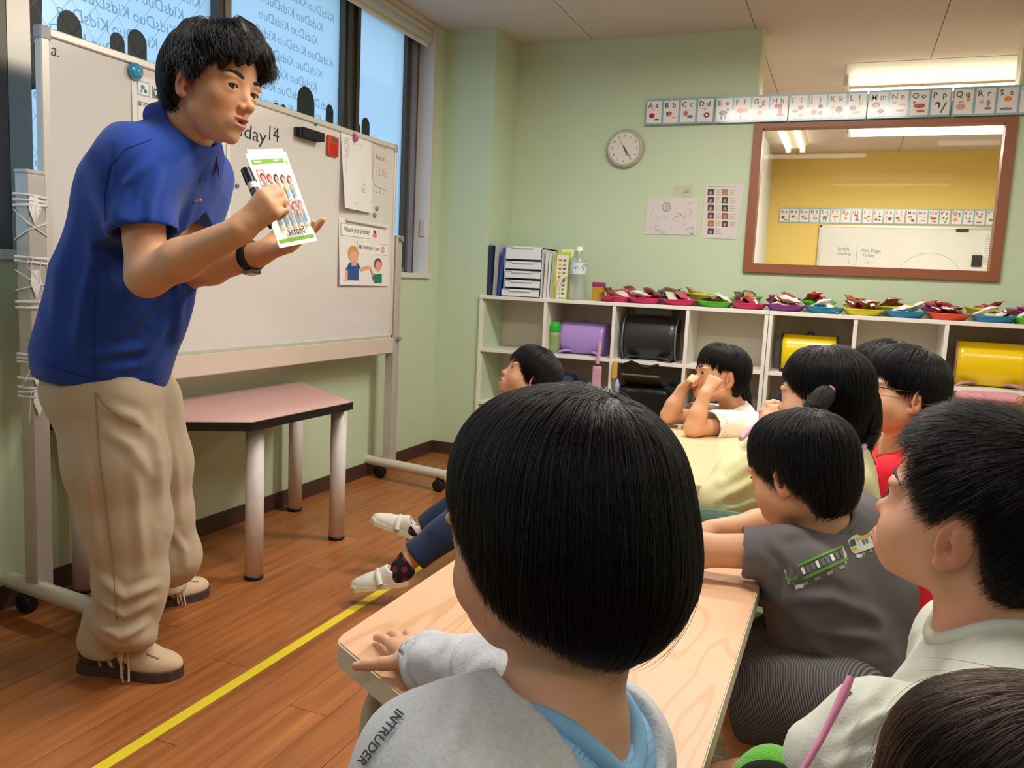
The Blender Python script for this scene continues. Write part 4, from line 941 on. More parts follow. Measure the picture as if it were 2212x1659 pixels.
def face_parts(f, parent, gaze=(0, 1, -0.05), brow=True, brow_z=0.10, mouth=0.0, sides=(-1, 1), brow_w=1.0, child=True):
    H = f.H
    if child: f = Fr(f(0, 0, CHILD_DZ), f.F, f.U, H)
    for s in sides:
        e = f(s*0.148, 0.287, 0.0)
        o = MB().ball(e, 0.079*H, 16, 12).build('eye', EYEW, parent)
        g = unit(f.A@unit(gaze)); c = e+g*0.060*H
        u = unit(np.cross(g, f.U)); v = np.cross(u, g)
        MB().ball(c, (0.041*H, 0.0225*H, 0.041*H), 14, 8, R=np.stack([u, g, v], 1)).build('iris', EYED, o)
        op_ = 0.0165; lid = []
        for u_ in np.linspace(-1, 1, 9):
            x_ = 0.062*u_; z_ = op_*1.15*(1-u_*u_)**0.7; lid.append(f(s*(0.148)+x_, 0.285+math.sqrt(max(0.0895**2-x_*x_-z_*z_, 0)), z_-s*x_*0.10*-1*0))
        MB().tube(lid, [0.002*H]+[0.006*H]*7+[0.003*H], 6).build('eyelashes', BROW, parent)
        if brow:
            pts = [f(s*x, y, z+brow_z-0.10) for x, y, z in ((0.060, 0.386, 0.090), (0.11, 0.390, 0.105), (0.16, 0.374, 0.113), (0.215, 0.335, 0.106), (0.25, 0.295, 0.088))]
            MB().tube(pts, [0.010*H*brow_w, 0.016*H*brow_w, 0.015*H*brow_w, 0.011*H*brow_w, 0.004*H], 8, flat=(f.F, 0.4)).build('eyebrow', BROW, parent)
    if mouth > 0.3:
        MB().ball(f(0, 0.335, -0.284), (0.075*H, 0.05*H, 0.035*H), 14, 8, R=f.A).build('mouth', MOUTHD, parent)
        MB().ball(f(0, 0.365, -0.266), (0.05*H, 0.02*H, 0.011*H), 12, 6, R=f.A).build('teeth', TEETH, parent)
def hand(S, w, d, n, side, L, curls=((0.2, 0.3, 0.2),)*4, spread=0.1, thumb=(0.7, 0.65, 0.25), tbend=0.2, kk=1.0):
    """w wrist, d finger direction, n palm-facing normal, side +1 right / -1 left hand, L wrist-to-fingertip"""
    d = unit(d); n = unit(np.array(n, float)-d*(np.array(n)@d)); s = np.cross(d, n)*side; w = np.array(w, float)
    k = 0.055*L*kk
    offs = (0.155, 0.055, -0.05, -0.145); lens = (0.42, 0.47, 0.43, 0.34); rr = (0.050, 0.052, 0.049, 0.043)
    for i in range(4):
        kn = w+d*(0.50-0.02*(i == 3)-0.012*(i == 0))*L+s*offs[i]*L-n*0.012*L*(1 if i in (1, 2) else 0)
        S.cap(w+s*offs[i]*0.45*L+d*0.02*L, kn, 0.075*L, 0.062*L, k*1.4)
    S.cap(w-d*0.06*L, w+d*0.15*L, 0.105*L, 0.09*L, k*1.6)
    for i in range(4):
        kn = w+d*(0.50-0.02*(i == 3)-0.012*(i == 0))*L+s*offs[i]*L-n*0.012*L*(1 if i in (1, 2) else 0)
        fd = unit(d+s*spread*(1.5-i)/1.5); c = curls[i if len(curls) > 1 else 0]; a = 0; p = kn; r = rr[i]*L
        for q, fr_ in enumerate((0.44, 0.30, 0.26)):
            a += c[q]; v = fd*math.cos(a)+n*math.sin(a); p2 = p+v*lens[i]*L*fr_
            S.cap(p, p2, r*(1-0.07*q), r*(1-0.07*(q+1)), k*(0.55 if q == 0 else 0.35)*(1.0)); p = p2
    td = unit(s*thumb[0]+d*thumb[1]+n*thumb[2]); b = w+s*0.10*L+d*0.06*L+n*0.03*L
    m = b+td*0.23*L; S.cap(b, m, 0.085*L, 0.062*L, k*1.4)
    td2 = unit(td*math.cos(tbend)+(d*0.8+n*0.3)*math.sin(tbend)); m2 = m+td2*0.155*L; S.cap(m, m2, 0.058*L, 0.052*L, k*0.6)
    td3 = unit(td2*math.cos(tbend)+(d*0.8+n*0.2)*math.sin(tbend)); S.cap(m2, m2+td3*0.125*L, 0.052*L, 0.042*L, k*0.5)
    return S
# ---------------------------------------------------------------- hair: a solid cap plus single strands over it
def strand_mat(name, col, rough=0.3):
    m = bpy.data.materials.new(name); m.use_nodes = True; nt = m.node_tree; nt.nodes.remove(nt.nodes['Principled BSDF'])
    h = nt.nodes.new('ShaderNodeBsdfHairPrincipled'); h.parametrization = 'COLOR'; h.inputs['Color'].default_value = (*lin(col), 1)
    h.inputs['Roughness'].default_value = rough; h.inputs['Radial Roughness'].default_value = 0.45; h.inputs['Random Roughness'].default_value = 0.2; h.inputs['IOR'].default_value = 1.32
    nt.links.new(h.outputs[0], nt.nodes['Material Output'].inputs[0]); return m
STRAND = strand_mat('hair_strand_black', '#070606'); STRAND_B = strand_mat('hair_strand_dark_brown', '#1E1512')
def strands_obj(name, paths, rad, m, parent, taper=0.25):
    """paths: list of (k,3) arrays in world space"""
    hc = bpy.data.hair_curves.new(name); hc.add_curves([len(p) for p in paths])
    P = np.concatenate(paths)-base_of(parent)
    hc.position_data.foreach_set('vector', np.ascontiguousarray(P, np.float32).ravel())
    r = np.concatenate([np.linspace(1, 0, len(p))**0.6*(1-taper)+taper for p in paths])*rad
    a = hc.attributes.get('radius') or hc.attributes.new('radius', 'FLOAT', 'POINT'); a.data.foreach_set('value', r.astype(np.float32))
    hc.materials.append(m); o = bpy.data.objects.new(name, hc); C.objects.link(o); o.parent = parent; o['kind'] = 'stuff'; return o
def hemfun(keys):
    ks = sorted(keys); A = np.radians([k[0] for k in ks]); Z = np.array([k[1] for k in ks])
    def fn(x, y): return np.interp(np.arctan2(x, y), A, Z)
    return fn
def sym(keys): return [(-a, z) for a, z in keys if a > 0]+list(keys)
def trilerp(D, lo, res, P):
    g = (P-lo)/res; n = np.array(D.shape[:3]); g = np.clip(g, 0, n-1.001); i = g.astype(int); f = g-i; r = 0
    for a in (0, 1):
        for b in (0, 1):
            for c in (0, 1):
                w = (f[:, 0] if a else 1-f[:, 0])*(f[:, 1] if b else 1-f[:, 1])*(f[:, 2] if c else 1-f[:, 2])
                v = D[i[:, 0]+a, i[:, 1]+b, i[:, 2]+c]; r = r+(v*w if v.ndim == 1 else v*w[:, None])
    return r
def hair(f, parent, shape, hem, n=3000, seg=14, ds=0.045, length=(0.5, 0.9), whorl=(0.05, -0.22, 0.56), radial=1.0, gravity=0.6, lift=0.0, jitter=0.12, rad=0.00022, depth=(-0.03, 0.012), m=None, cap_m=None, forward=0.0, hemvar=0.03, name='hair', cap_res=0.016, fly=0, wave=0.0, root_min=None, seed=1, clump=0.0):
    """shape(S) adds solids in head units; hem(x, y) = lowest hair height there"""
    rg = np.random.default_rng(seed)
    S = SDF(); shape(S); S.ell((0, 0.14, 0.215), (0.285, 0.245, 0.265), None, 0.08); res = 0.02; D, lo, ax = S.grid(res)
    G = np.stack(np.gradient(D, res), -1)
    def post(Dd, ax2):
        X, Y, Z = ax2[0][:, None, None], ax2[1][None, :, None], ax2[2][None, None, :]
        z0 = hem(X+0*Y, Y+0*X)
        return np.maximum(Dd+0.012, (z0+0.01)-Z)
    Dc, lc, axc = S.grid(cap_res); V, Q = surface_nets(post(Dc, axc), lc, cap_res); V = relax(V, Q, 2)
    cap = link(name, raw_mesh(name, f.c+f.H*(V@f.A.T)-base_of(parent), Q), cap_m or HAIRM, parent)
    d = rg.normal(size=(n*3, 3)); d /= np.linalg.norm(d, axis=1)[:, None]
    P = np.array((0, -0.05, 0.12))+d*0.5
    for _ in range(8):
        g = trilerp(G, lo, res, P); g /= np.linalg.norm(g, axis=1)[:, None]+1e-9; P = P-g*trilerp(D, lo, res, P)[:, None]
    z0 = hem(P[:, 0], P[:, 1]); ok = P[:, 2] > z0+0.02
    if root_min is not None: ok &= P[:, 2] > root_min
    P = P[ok][:n]; k = len(P); off = rg.uniform(*depth, k); ln = rg.uniform(*length, k); W = np.array(whorl); jit = rg.normal(size=(k, 3))*jitter
    hv = rg.normal(size=k)*hemvar; path = [P-0]; alive = np.ones(k, bool); cnt = np.ones(k, int); dist = np.zeros(k)
    ph = rg.uniform(0, 6.28, k)
    if clump > 0: ph = np.round(ph*2)/2; jit = np.sin(P*23+W)*clump+jit
    for q in range(seg):
        g = trilerp(G, lo, res, P); g /= np.linalg.norm(g, axis=1)[:, None]+1e-9
        r = P-W; r -= g*(r*g).sum(1)[:, None]; r /= np.linalg.norm(r, axis=1)[:, None]+1e-6
        dn = np.tile((0.0, 0, -1), (k, 1)); steep = 1-np.abs(g[:, 2]); dt = dn-g*(dn*g).sum(1)[:, None]
        v = r*radial*(1-0.75*steep[:, None])+dt*gravity*2+np.array((0, forward, 0))+jit+g*lift
        if wave: v += wave*np.stack([np.sin(ph+q*0.9), np.cos(ph*1.7+q*0.8), 0.5*np.sin(ph+q)], 1)
        v /= np.linalg.norm(v, axis=1)[:, None]+1e-9
        Pn = P+v*ds
        if lift < 0.15:
            gd = trilerp(D, lo, res, Pn)-off; gn = trilerp(G, lo, res, Pn); gn /= np.linalg.norm(gn, axis=1)[:, None]+1e-9
            Pn = Pn-gn*gd[:, None]*np.where(Pn[:, 2] < hem(Pn[:, 0], Pn[:, 1])+0.12, 0.15, 0.8)[:, None]
        dist += ds
        alive &= (dist < ln) & (Pn[:, 2] > hem(Pn[:, 0], Pn[:, 1])+hv-0.03)
        P = np.where(alive[:, None], Pn, P); cnt += alive; path.append(P)
    A = np.stack(path, 1); Wd = f.c+f.H*(A@f.A.T)
    L = [Wd[i, :cnt[i]] for i in range(k) if cnt[i] >= 3]
    if fly:
        for _ in range(fly):
            q = L[rg.integers(len(L))]; t = np.linspace(0, 1, len(q))[:, None]; L.append(q+(rg.normal(size=3)*0.010*f.H/0.2+(q-f.c)*0.05)*t**1.5)
    strands_obj('hair_strands', L, rad, m or STRAND, cap)
    return cap
def tail(pts, r0, parent, n=250, rad=0.0003, m=None, seed=3, name='hair_tail', fan=1.0, cap_m=None):
    """a bundle of hair along a guide"""
    rg = np.random.default_rng(seed); P = np.array(pts, float); t = np.linspace(0, len(P)-1, 18)
    i = np.minimum(t.astype(int), len(P)-2); u = (t-i)[:, None]
    p0, p1, p2, p3 = P[np.maximum(i-1, 0)], P[i], P[i+1], P[np.minimum(i+2, len(P)-1)]
    Cc = 0.5*(2*p1+(p2-p0)*u+(2*p0-5*p1+4*p2-p3)*u**2+(3*p1-p0-3*p2+p3)*u**3)
    T = np.gradient(Cc, axis=0); T /= np.linalg.norm(T, axis=1)[:, None]
    s = np.linspace(0, 1, 18); prof = r0*np.interp(s, [0, 0.15, 0.5, 0.8, 1], [0.55, 0.9, 1.0, 0.75, 0.12])
    o = MB().tube(list(Cc), list(prof*0.85), 12).build(name, cap_m or HAIRM, parent); L = []
    a = np.cross(T, (0.3, 0.2, 1)); a /= np.linalg.norm(a, axis=1)[:, None]; b = np.cross(T, a)
    for _ in range(n):
        th = rg.uniform(0, 6.28); rr = math.sqrt(rg.uniform(0.3, 1.15)); e = rg.integers(12, 19); w = rg.normal()*0.25*fan
        q = Cc+(a*math.cos(th)+b*math.sin(th))*(prof*rr)[:, None]+(a*w*r0*fan)*(s[:, None]**2); L.append(q[:e])
    strands_obj('hair_strands', L, rad, m or STRAND, o); return o
# cloth: folds as displacement
def folds(amp=0.003, freq=30, dirs=((1, 0.3, 0.2), (0.2, 1, 0.5), (0.3, -0.4, 1)), seed=0, f2=0.5):
    rg = np.random.default_rng(seed); ph = rg.uniform(0, 6.28, 6); Dv = [unit(d) for d in dirs]
    def fn(V, N):
        r = 0
        for i, d in enumerate(Dv):
            w = V@d*freq+ph[i]+1.3*np.sin(V@Dv[(i+1) % len(Dv)]*freq*0.45+ph[i+3 if i+3 < 6 else 5])
            r = r+(1-np.abs(np.sin(w)))**2-0.4
        return amp*r/len(Dv)+amp*f2*np.sin(V@np.array((31, 47, 23))+ph[0])
    return fn

def wrinkles(base, lines):
    """cloth creases: each line is (points seen from the front, width, height); the crest falls to a shallow groove on either side"""
    def fn(V, N):
        r = base(V, N); P = V-CAM; z = P@FWD; X = 1106+FPX*(P@RGT)/z; Y = 829.5-FPX*(P@UPV)/z
        face = np.clip(-(N*P).sum(1)/np.linalg.norm(P, axis=1), 0, 1)
        for pts, w, h in lines:
            q = np.array(pts, float); n = len(q)-1; best = np.full(len(V), 1e9); tt = np.zeros(len(V))
            for i in range(n):
                a, b = q[i], q[i+1]; d = b-a; t = np.clip(((X-a[0])*d[0]+(Y-a[1])*d[1])/(d@d), 0, 1)
                e = np.hypot(X-a[0]-t*d[0], Y-a[1]-t*d[1]); m = e < best; best = np.where(m, e, best); tt = np.where(m, (i+t)/n, tt)
            dm = best*z/FPX; tp = np.sin(np.pi*np.clip(tt*0.9+0.05, 0, 1))**0.6
            r = r+face*h*tp*(np.exp(-(dm/w)**2)-0.4*np.exp(-((dm-2.0*w)/w)**2))
        return r
    return fn
from mathutils.bvhtree import BVHTree
# ---------------------------------------------------------------- people
def dv(r, u, a): return unit(RGT*r+UPV*u+FWD*a)       # right, up, away as the camera sees it
ZUP = np.array((0, 0, 1.0))
def torso(S, N, F, U, w, d, h, g=0.0, k=0.05, belly=1.0):
    f = Fr(N, F, U, 1.0)
    S.cap(f(-w, 0, -0.05), f(w, 0, -0.05), 0.040+g, None, k)
    for s in (-1, 1): S.cap(f(s*0.02, -0.01, -0.005), f(s*w*0.8, -0.005, -0.045), 0.032+g, 0.036+g, k)
    S.ell(f(0, 0.008, -0.05-h*0.28), (w+0.012+g, d+g, h*0.34+g), f.A, k)
    S.ell(f(0, 0.008, -0.05-h*0.62), ((w+0.002)*belly+g, d*belly+g, h*0.36+g), f.A, k)
    S.ell(f(0, 0.0, -0.05-h*0.9), ((w+0.008)+g, d*1.05+g, h*0.26+g), f.A, k)
    return f
def arm_skin(S, sh, el, wr, r=(0.030, 0.026, 0.019), k=0.02):
    S.cap(sh, el, r[0], r[1], k); m = np.array(el)*0.62+np.array(wr)*0.38; S.cap(el, m, r[1]*1.02, r[1]*1.0, k); S.cap(m, wr, r[1]*1.0, r[2], k)
def sleeve(S, sh, el, wr, t, r0, r1, r2=None, th=0.006, k=0.02):
    """cloth tube from shoulder to parameter t (0..1 upper arm, 1..2 forearm), open at its end"""
    sh, el, wr = [np.array(x, float) for x in (sh, el, wr)]
    if t <= 1:
        e = sh+(el-sh)*t; S.cap(sh, e+unit(el-sh)*0.02, r0, r1, k); dr = unit(el-sh); re = r1
    else:
        e = el+(wr-el)*(t-1); S.cap(sh, el, r0, r1, k); S.cap(el, e+unit(wr-el)*0.02, r1, r2, k); dr = unit(wr-el); re = r2
    S.cyl(e, e+dr*0.10, re*1.8, 0.003); S.cap(e-dr*0.035, e+dr*0.03, re-th, None, 0.003, True)
    return e, dr
def collar_ring(name, c, nrm, rx, ry, fx, r, m, parent, a0=0, a1=2*PI, flat=None, n=28):
    nrm = unit(nrm); u = unit(np.array(fx)-nrm*(np.array(fx)@nrm)); v = np.cross(nrm, u)
    pts = [np.array(c)+u*ry*math.cos(a)+v*rx*math.sin(a) for a in np.linspace(a0, a1, n)]
    return MB().tube(pts, r, 8, flat=flat, caps=abs(a1-a0) < 6.2).build(name, m, parent)
def person(loc, label, group=None):
    return thing('person', loc, label, 'person', group)
def cloth(name, col, rough=0.85, bump=0.25, bscale=700, var=0.03, vscale=40): return mat(name, col, rough, spec=0.2, bump=bump, bscale=bscale, var=var, vscale=vscale, sheen=0.15)

# ======================= the teacher
def teacher():
    hc = at_d(460, 189, 1.75); H = 0.229
    F = dv(0.919, -0.217, -0.329); hf = Fr(hc, F, UPV-RGT*0.042, H)
    N = at_d(398, 292, 1.80)
    RSH, REL, RWR = at_d(300, 365, 1.72), at_d(318, 597, 1.70), at_d(520, 497, 1.60)
    LSH, LEL, LWR = at_d(425, 385, 2.02), at_d(395, 590, 1.93), at_d(560, 549, 1.80)
    PEL = at_d(232, 815, 1.98); CH = at_d(318, 470, 1.86)
    p = person((-1.58, 1.62, 0), 'man in a blue polo shirt and beige trousers bending forward with a flash card')
    S = SDF(); head(S, hf, child=False, mouth=0.55)
    S.cap(hf(0, -0.17, -0.18), N, 0.050, 0.056, 0.010)
    S.cap(RSH, LSH, 0.045, None, 0.03); S.path([N, CH, PEL], [0.055, 0.08, 0.09], 0.03)
    arm_skin(S, RSH, REL, RWR, (0.048, 0.040, 0.027)); arm_skin(S, LSH, LEL, LWR, (0.048, 0.040, 0.027))
    # right fist round the marker
    mk0, mk1 = at_d(531, 366, 1.625), at_d(585, 494, 1.60)
    md = unit(mk1-mk0)
    hd = unit(at_d(585, 437, 1.58)-RWR); pn = unit(dv(0.35, 0.25, 0.9))
    hand(S, RWR, hd, pn, 1, 0.165, ((0.75, 1.35, 0.9), (0.85, 1.45, 0.9), (0.95, 1.5, 0.9), (1.0, 1.5, 0.9)), 0.03, (0.35, 0.75, 0.55), 0.35)
    # left hand flat under the card, palm up
    hd2 = unit(at_d(668, 512, 1.77)-LWR); pn2 = unit(UPV*0.8-FWD*0.55+RGT*-0.1)
    hand(S, LWR, hd2, pn2, -1, 0.178, ((0.12, 0.15, 0.1), (0.15, 0.2, 0.15), (0.2, 0.35, 0.3), (0.3, 0.5, 0.4)), 0.05, (0.55, 0.8, 0.35), 0.15)
    RH, LH = at_d(215, 860, 1.94), at_d(300, 860, 2.06)
    RK, LK = at_d(268, 1120, 1.95), at_d(345, 1090, 2.14); RA, LA = np.array((-1.60, 1.43, 0.09)), np.array((-1.81, 1.78, 0.09))
    S.path([RH, RK, RA], [0.08, 0.05, 0.035], 0.03); S.path([LH, LK, LA], [0.08, 0.05, 0.035], 0.03)
    big = 9.0; zc = N[2]+0.0
    sl = at_d(300, 500, 1.7)[2]
    sdf_obj('body', S, 0.003, SKIN, p, colfn=skin_col(hf, '#D6A27E', False), boxes=[
        (np.array((-big, -big, zc)), np.array((big, big, big)), 0.0024),
        (np.array((-big, -big, sl-0.26)), np.array((big, big, sl+0.02)), 0.0026),
        (np.array((-big, -big, sl+0.014)), np.array((big, big, zc+0.006)), 0.006),
        (np.array((-big, -big, 0)), np.array((big, big, sl-0.24)), 0.009)])
    face_parts(hf, p, gaze=(0.25, 0.9, -0.22), mouth=0.55, brow_z=0.105, brow_w=1.25, child=False)
    # hair: side swept, full on top
    def shp(s):
        s.ell((0, -0.055, 0.16), (0.39, 0.445, 0.40), None, 0.05); s.ell((0.04, 0.18, 0.37), (0.31, 0.29, 0.20), None, 0.09); s.ell((0.0, -0.14, 0.0), (0.365, 0.345, 0.36), None, 0.1)
        s.ell((0.14, 0.28, 0.30), (0.17, 0.16, 0.16), None, 0.07); s.ell((-0.16, 0.27, 0.29), (0.17, 0.17, 0.16), None, 0.07); s.ell((-0.05, -0.1, 0.48), (0.26, 0.3, 0.10), None, 0.08)
    hm = hemfun([(-180, -0.36), (-130, -0.26), (-112, -0.10), (-102, 0.10), (-92, 0.12), (-84, -0.02), (-70, 0.06), (-45, 0.20), (-24, 0.22), (-10, 0.30), (4, 0.36), (16, 0.33), (26, 0.25), (40, 0.22), (54, 0.17), (64, 0.08), (74, -0.02), (84, -0.04), (92, 0.12), (102, 0.10), (112, -0.10), (130, -0.26), (180, -0.36)])
    hair(hf, p, shp, hm, n=7000, seg=16, ds=0.042, length=(0.35, 0.75), whorl=(0.10, -0.10, 0.58), gravity=0.5, forward=0.35, jitter=0.22, rad=0.0007, depth=(-0.03, 0.03), wave=0.35, hemvar=0.035, cap_res=0.014, clump=0.25, fly=60)
    for i_, P_ in enumerate(([(0.06, 0.24, 0.49), (0.13, 0.40, 0.40), (0.19, 0.43, 0.27), (0.20, 0.40, 0.16)], [(0.0, 0.22, 0.50), (0.06, 0.42, 0.42), (0.11, 0.455, 0.30), (0.10, 0.44, 0.20)], [(-0.04, 0.22, 0.50), (-0.09, 0.41, 0.42), (-0.17, 0.44, 0.30), (-0.22, 0.40, 0.17)], [(0.14, 0.20, 0.47), (0.24, 0.33, 0.36), (0.28, 0.33, 0.22), (0.27, 0.28, 0.10)], [(-0.1, 0.2, 0.49), (-0.2, 0.36, 0.40), (-0.27, 0.35, 0.26), (-0.28, 0.28, 0.14)], [(0.02, 0.1, 0.53), (0.10, 0.25, 0.565), (0.17, 0.38, 0.49), (0.18, 0.43, 0.40)], [(-0.02, 0.0, 0.54), (-0.03, 0.2, 0.58), (-0.06, 0.36, 0.50), (-0.08, 0.43, 0.40)])):
        tail([hf(*q) for q in P_], 0.016, p, 90, 0.0006, seed=90+i_, name='hair_lock', fan=0.5)
    # polo shirt
    POLO = cloth('polo_blue', '#21439A', 0.8, 0.3, 900, 0.04, 30)
    S = SDF()
    S.cap(RSH, LSH, 0.078, 0.074, 0.06)
    S.cap(N-UPV*0.012, RSH, 0.062, 0.070, 0.05); S.cap(N-UPV*0.012, LSH, 0.060, 0.066, 0.05)
    fwd = dv(1, -0.1, -0.25)
    for (px, py, D, rx, ry, rz) in ((318, 400, 1.86, 0.125, 0.165, 0.12), (296, 490, 1.88, 0.132, 0.165, 0.13), (262, 600, 1.92, 0.138, 0.165, 0.14), (238, 700, 1.95, 0.146, 0.17, 0.14), (222, 790, 1.97, 0.146, 0.178, 0.13)):
        S.ell(at_d(px, py, D), (rx, ry, rz), np.stack([RGT, FWD, UPV], 1), 0.06)
    S.cap(at_d(400, 420, 1.9), at_d(370, 640, 1.92), 0.045, 0.05, 0.07)
    S.cap(at_d(330, 700, 1.93), at_d(300, 790, 1.95), 0.055, 0.06, 0.06)
    sleeve(S, RSH, REL, RWR, 0.60, 0.082, 0.071, th=0.010, k=0.035)
    sleeve(S, LSH, LEL, LWR, 0.62, 0.080, 0.071, th=0.010, k=0.035)
    hem_c = at_d(215, 832, 1.97); dn = unit(-UPV-RGT*0.17)
    S.cyl(hem_c, hem_c+dn*0.5, 0.6, 0.004); S.cap(hem_c-dn*0.03, hem_c+dn*0.1, 0.105, None, 0.01, True)
    nk = unit(hf(0, -0.13, -0.25)-N); S.cap(N+nk*0.012, N+nk*0.2, 0.062, 0.066, 0.006, True)
    fo = folds(0.010, 15, (unit(RGT*0.9+UPV*0.5), unit(RGT*0.6-UPV*0.9), unit(RGT+FWD*0.6+UPV*0.2)), 4, 0.2)
    fo = wrinkles(fo, [([(430, 505), (370, 610), (255, 725)], 0.011, 0.010), ([(385, 680), (310, 752), (190, 768)], 0.010, 0.010), ([(350, 735), (300, 790), (240, 800)], 0.009, 0.008), ([(160, 440), (122, 590), (105, 720)], 0.012, 0.009), ([(205, 520), (180, 650), (165, 770)], 0.013, 0.008), ([(380, 560), (392, 640), (382, 740)], 0.010, 0.009), ([(325, 345), (272, 400), (250, 480)], 0.010, 0.008), ([(350, 370), (325, 430), (320, 490)], 0.009, 0.007), ([(420, 420), (400, 500), (390, 560)], 0.009, 0.008), ([(240, 320), (228, 400), (232, 470)], 0.008, -0.006)])
    shi = sdf_obj('polo_shirt', S, 0.0056, POLO, p, disp=fo, smooth=2)
    # collar with points, placket, sleeve bands
    u = unit(np.cross(nk, FWD)); 
    cl = MB(); fx = unit(fwd-nk*(fwd@nk)); sx = np.cross(nk, fx); n = 48; vs = []
    for i in range(n+1):
        a = 0.16+(2*PI-0.32)*i/n
        d_ = fx*math.cos(a)+sx*math.sin(a); front = max(0, math.cos(a))**2
        top = N+nk*(0.040-0.014*front)+d_*0.056; fold = N+nk*(0.043-0.014*front)+d_*0.063; low = N+nk*(0.006-0.040*front)+d_*(0.092+0.016*front)
        vs += [N+nk*0.0+d_*0.066, top, fold, low]
    fs = [(4*i+j, 4*i+j+1, 4*i+5+j, 4*i+4+j) for i in range(n) for j in range(3)]
    cl.add(vs, fs, None, False); o = cl.build('collar', POLO, p); sm = o.modifiers.new('s', 'SOLIDIFY'); sm.thickness = 0.003
    tp = at_d(428, 330, 1.80)
    # dark undershirt edge at the throat
    collar_ring('undershirt', N+nk*0.016+fx*0.003, nk+fx*0.25, 0.059, 0.061, fx, 0.005, mat('undershirt_grey', '#3B4650', 0.9), p)
    # trousers
    TR = cloth('trousers_beige', '#BFAD94', 0.85, 0.25, 800, 0.03, 20)
    S = SDF()
    S.ell(at_d(228, 840, 1.97), (0.135, 0.16, 0.10), np.stack([RGT, FWD, UPV], 1), 0.05)
    S.path([at_d(232, 880, 1.93), at_d(254, 1000, 1.93), at_d(276, 1130, 1.95), at_d(284, 1260, 1.965), at_d(276, 1345, 1.965)], [0.122, 0.112, 0.094, 0.080, 0.070], 0.04)
    S.path([at_d(278, 1345, 1.965), np.array((-1.622, 1.428, 0.12)), np.array((-1.625, 1.428, 0.062))], [0.070, 0.060, 0.062], 0.025)
    S.path([at_d(300, 870, 2.06), at_d(322, 1000, 2.10), at_d(338, 1110, 2.14), at_d(362, 1195, 2.18), np.array((-1.80, 1.775, 0.15)), np.array((-1.80, 1.785, 0.07))], [0.105, 0.10, 0.088, 0.078, 0.066, 0.064], 0.035)
    S.ball(at_d(375, 1208, 2.16), 0.05, 0.05)
    S.cyl((-1.62, 1.43, 0.050), (-1.62, 1.43, -0.2), 0.2, 0.004); S.cyl((-1.8, 1.785, 0.05), (-1.8, 1.785, -0.2), 0.16, 0.004)
    f1 = folds(0.010, 15, (unit(RGT*1.0+UPV*0.28), unit(RGT*0.9-UPV*0.22), unit(RGT+FWD+UPV*0.1)), 9, 0.05)
    def f2(V, N_):
        low = np.clip((0.24-V[:, 2])/0.2, 0, 1); return f1(V, N_)*(1+0.3*low)+low*0.008*np.sin(V[:, 2]*60+V[:, 0]*16+2*np.sin(V[:, 1]*22))
    f2 = wrinkles(f2, [([(238, 885), (290, 905), (345, 960)], 0.012, 0.009), ([(225, 930), (280, 965), (330, 1030)], 0.012, 0.007), ([(332, 900), (347, 1010), (352, 1110)], 0.010, 0.009), ([(165, 930), (195, 1090), (212, 1230)], 0.012, 0.008), ([(290, 1000), (300, 1120), (310, 1230)], 0.013, 0.007), ([(210, 1245), (270, 1290), (345, 1262)], 0.010, 0.011), ([(212, 1300), (270, 1330), (330, 1300)], 0.009, 0.010), ([(205, 1350), (262, 1375), (322, 1345)], 0.009, 0.011), ([(365, 900), (385, 1010), (392, 1120)], 0.010, 0.008), ([(372, 1150), (400, 1190), (398, 1220)], 0.010, 0.009)])
    tro = sdf_obj('trousers', S, 0.0058, TR, p, disp=f2, smooth=1)
    def on_mesh(o, pts, lift=0.001):
        me = o.data; b = base_of(o); T = BVHTree.FromPolygons([Vector(np.array(q.co)+b) for q in me.vertices], [tuple(q.vertices) for q in me.polygons]); out = []
        for (x, y) in pts:
            d = unit(ray(x, y)); h = T.ray_cast(Vector(CAM), Vector(d))
            if h[0] is not None: out.append(np.array(h[0])-d*lift)
        return out
    def interp_px(pts, n):
        P = np.array(pts, float); t = np.linspace(0, len(P)-1, n); return np.stack([np.interp(t, range(len(P)), P[:, 0]), np.interp(t, range(len(P)), P[:, 1])], 1)
    sm_ = mat('seam_brown', '#9C8768', 0.9)
    MB().tube(on_mesh(tro, interp_px([(206, 846), (216, 1000), (232, 1120), (246, 1230), (252, 1340)], 60)), 0.0011, 5).build('side_seam', sm_, tro)
    MB().tube(on_mesh(tro, interp_px([(210, 850), (222, 870), (262, 905), (305, 920)], 20)), 0.0011, 5).build('pocket_edge', sm_, tro)
    st_ = mat('stitch_blue', '#16307A', 0.9)
    for P_ in ([(88, 772), (112, 792), (180, 812), (265, 824), (340, 818)], [(232, 486), (300, 500), (362, 503)], [(330, 300), (270, 322), (238, 360), (226, 420), (228, 478)], [(206, 640), (204, 740), (206, 810)]):
        MB().tube(on_mesh(shi, interp_px(P_, 40), 0.0005), 0.0011, 5).build('stitching', st_, shi)
    # watch
    wd = unit(LWR-LEL); wc = LWR-wd*0.026
    u = unit(np.cross(wd, UPV)); v = np.cross(wd, u); mb = MB(); vs = []; n = 24
    for i in range(n):
        a = 2*PI*i/n; d_ = u*math.cos(a)+v*math.sin(a)
        for (r, h) in ((0.0305, -0.011), (0.034, -0.010), (0.034, 0.010), (0.0305, 0.011)): vs.append(wc+d_*r+wd*h)
    fs = [(4*i+j, 4*i+(j+1) % 4, 4*((i+1) % n)+(j+1) % 4, 4*((i+1) % n)+j) for i in range(n) for j in range(4)]
    wt = thing('wristwatch', wc, 'black wristwatch on the left wrist of the man in the blue polo', 'watch')
    mb.add(vs, fs, None, True); mb.build('strap', mat('watch_black', '#121216', 0.4), wt)
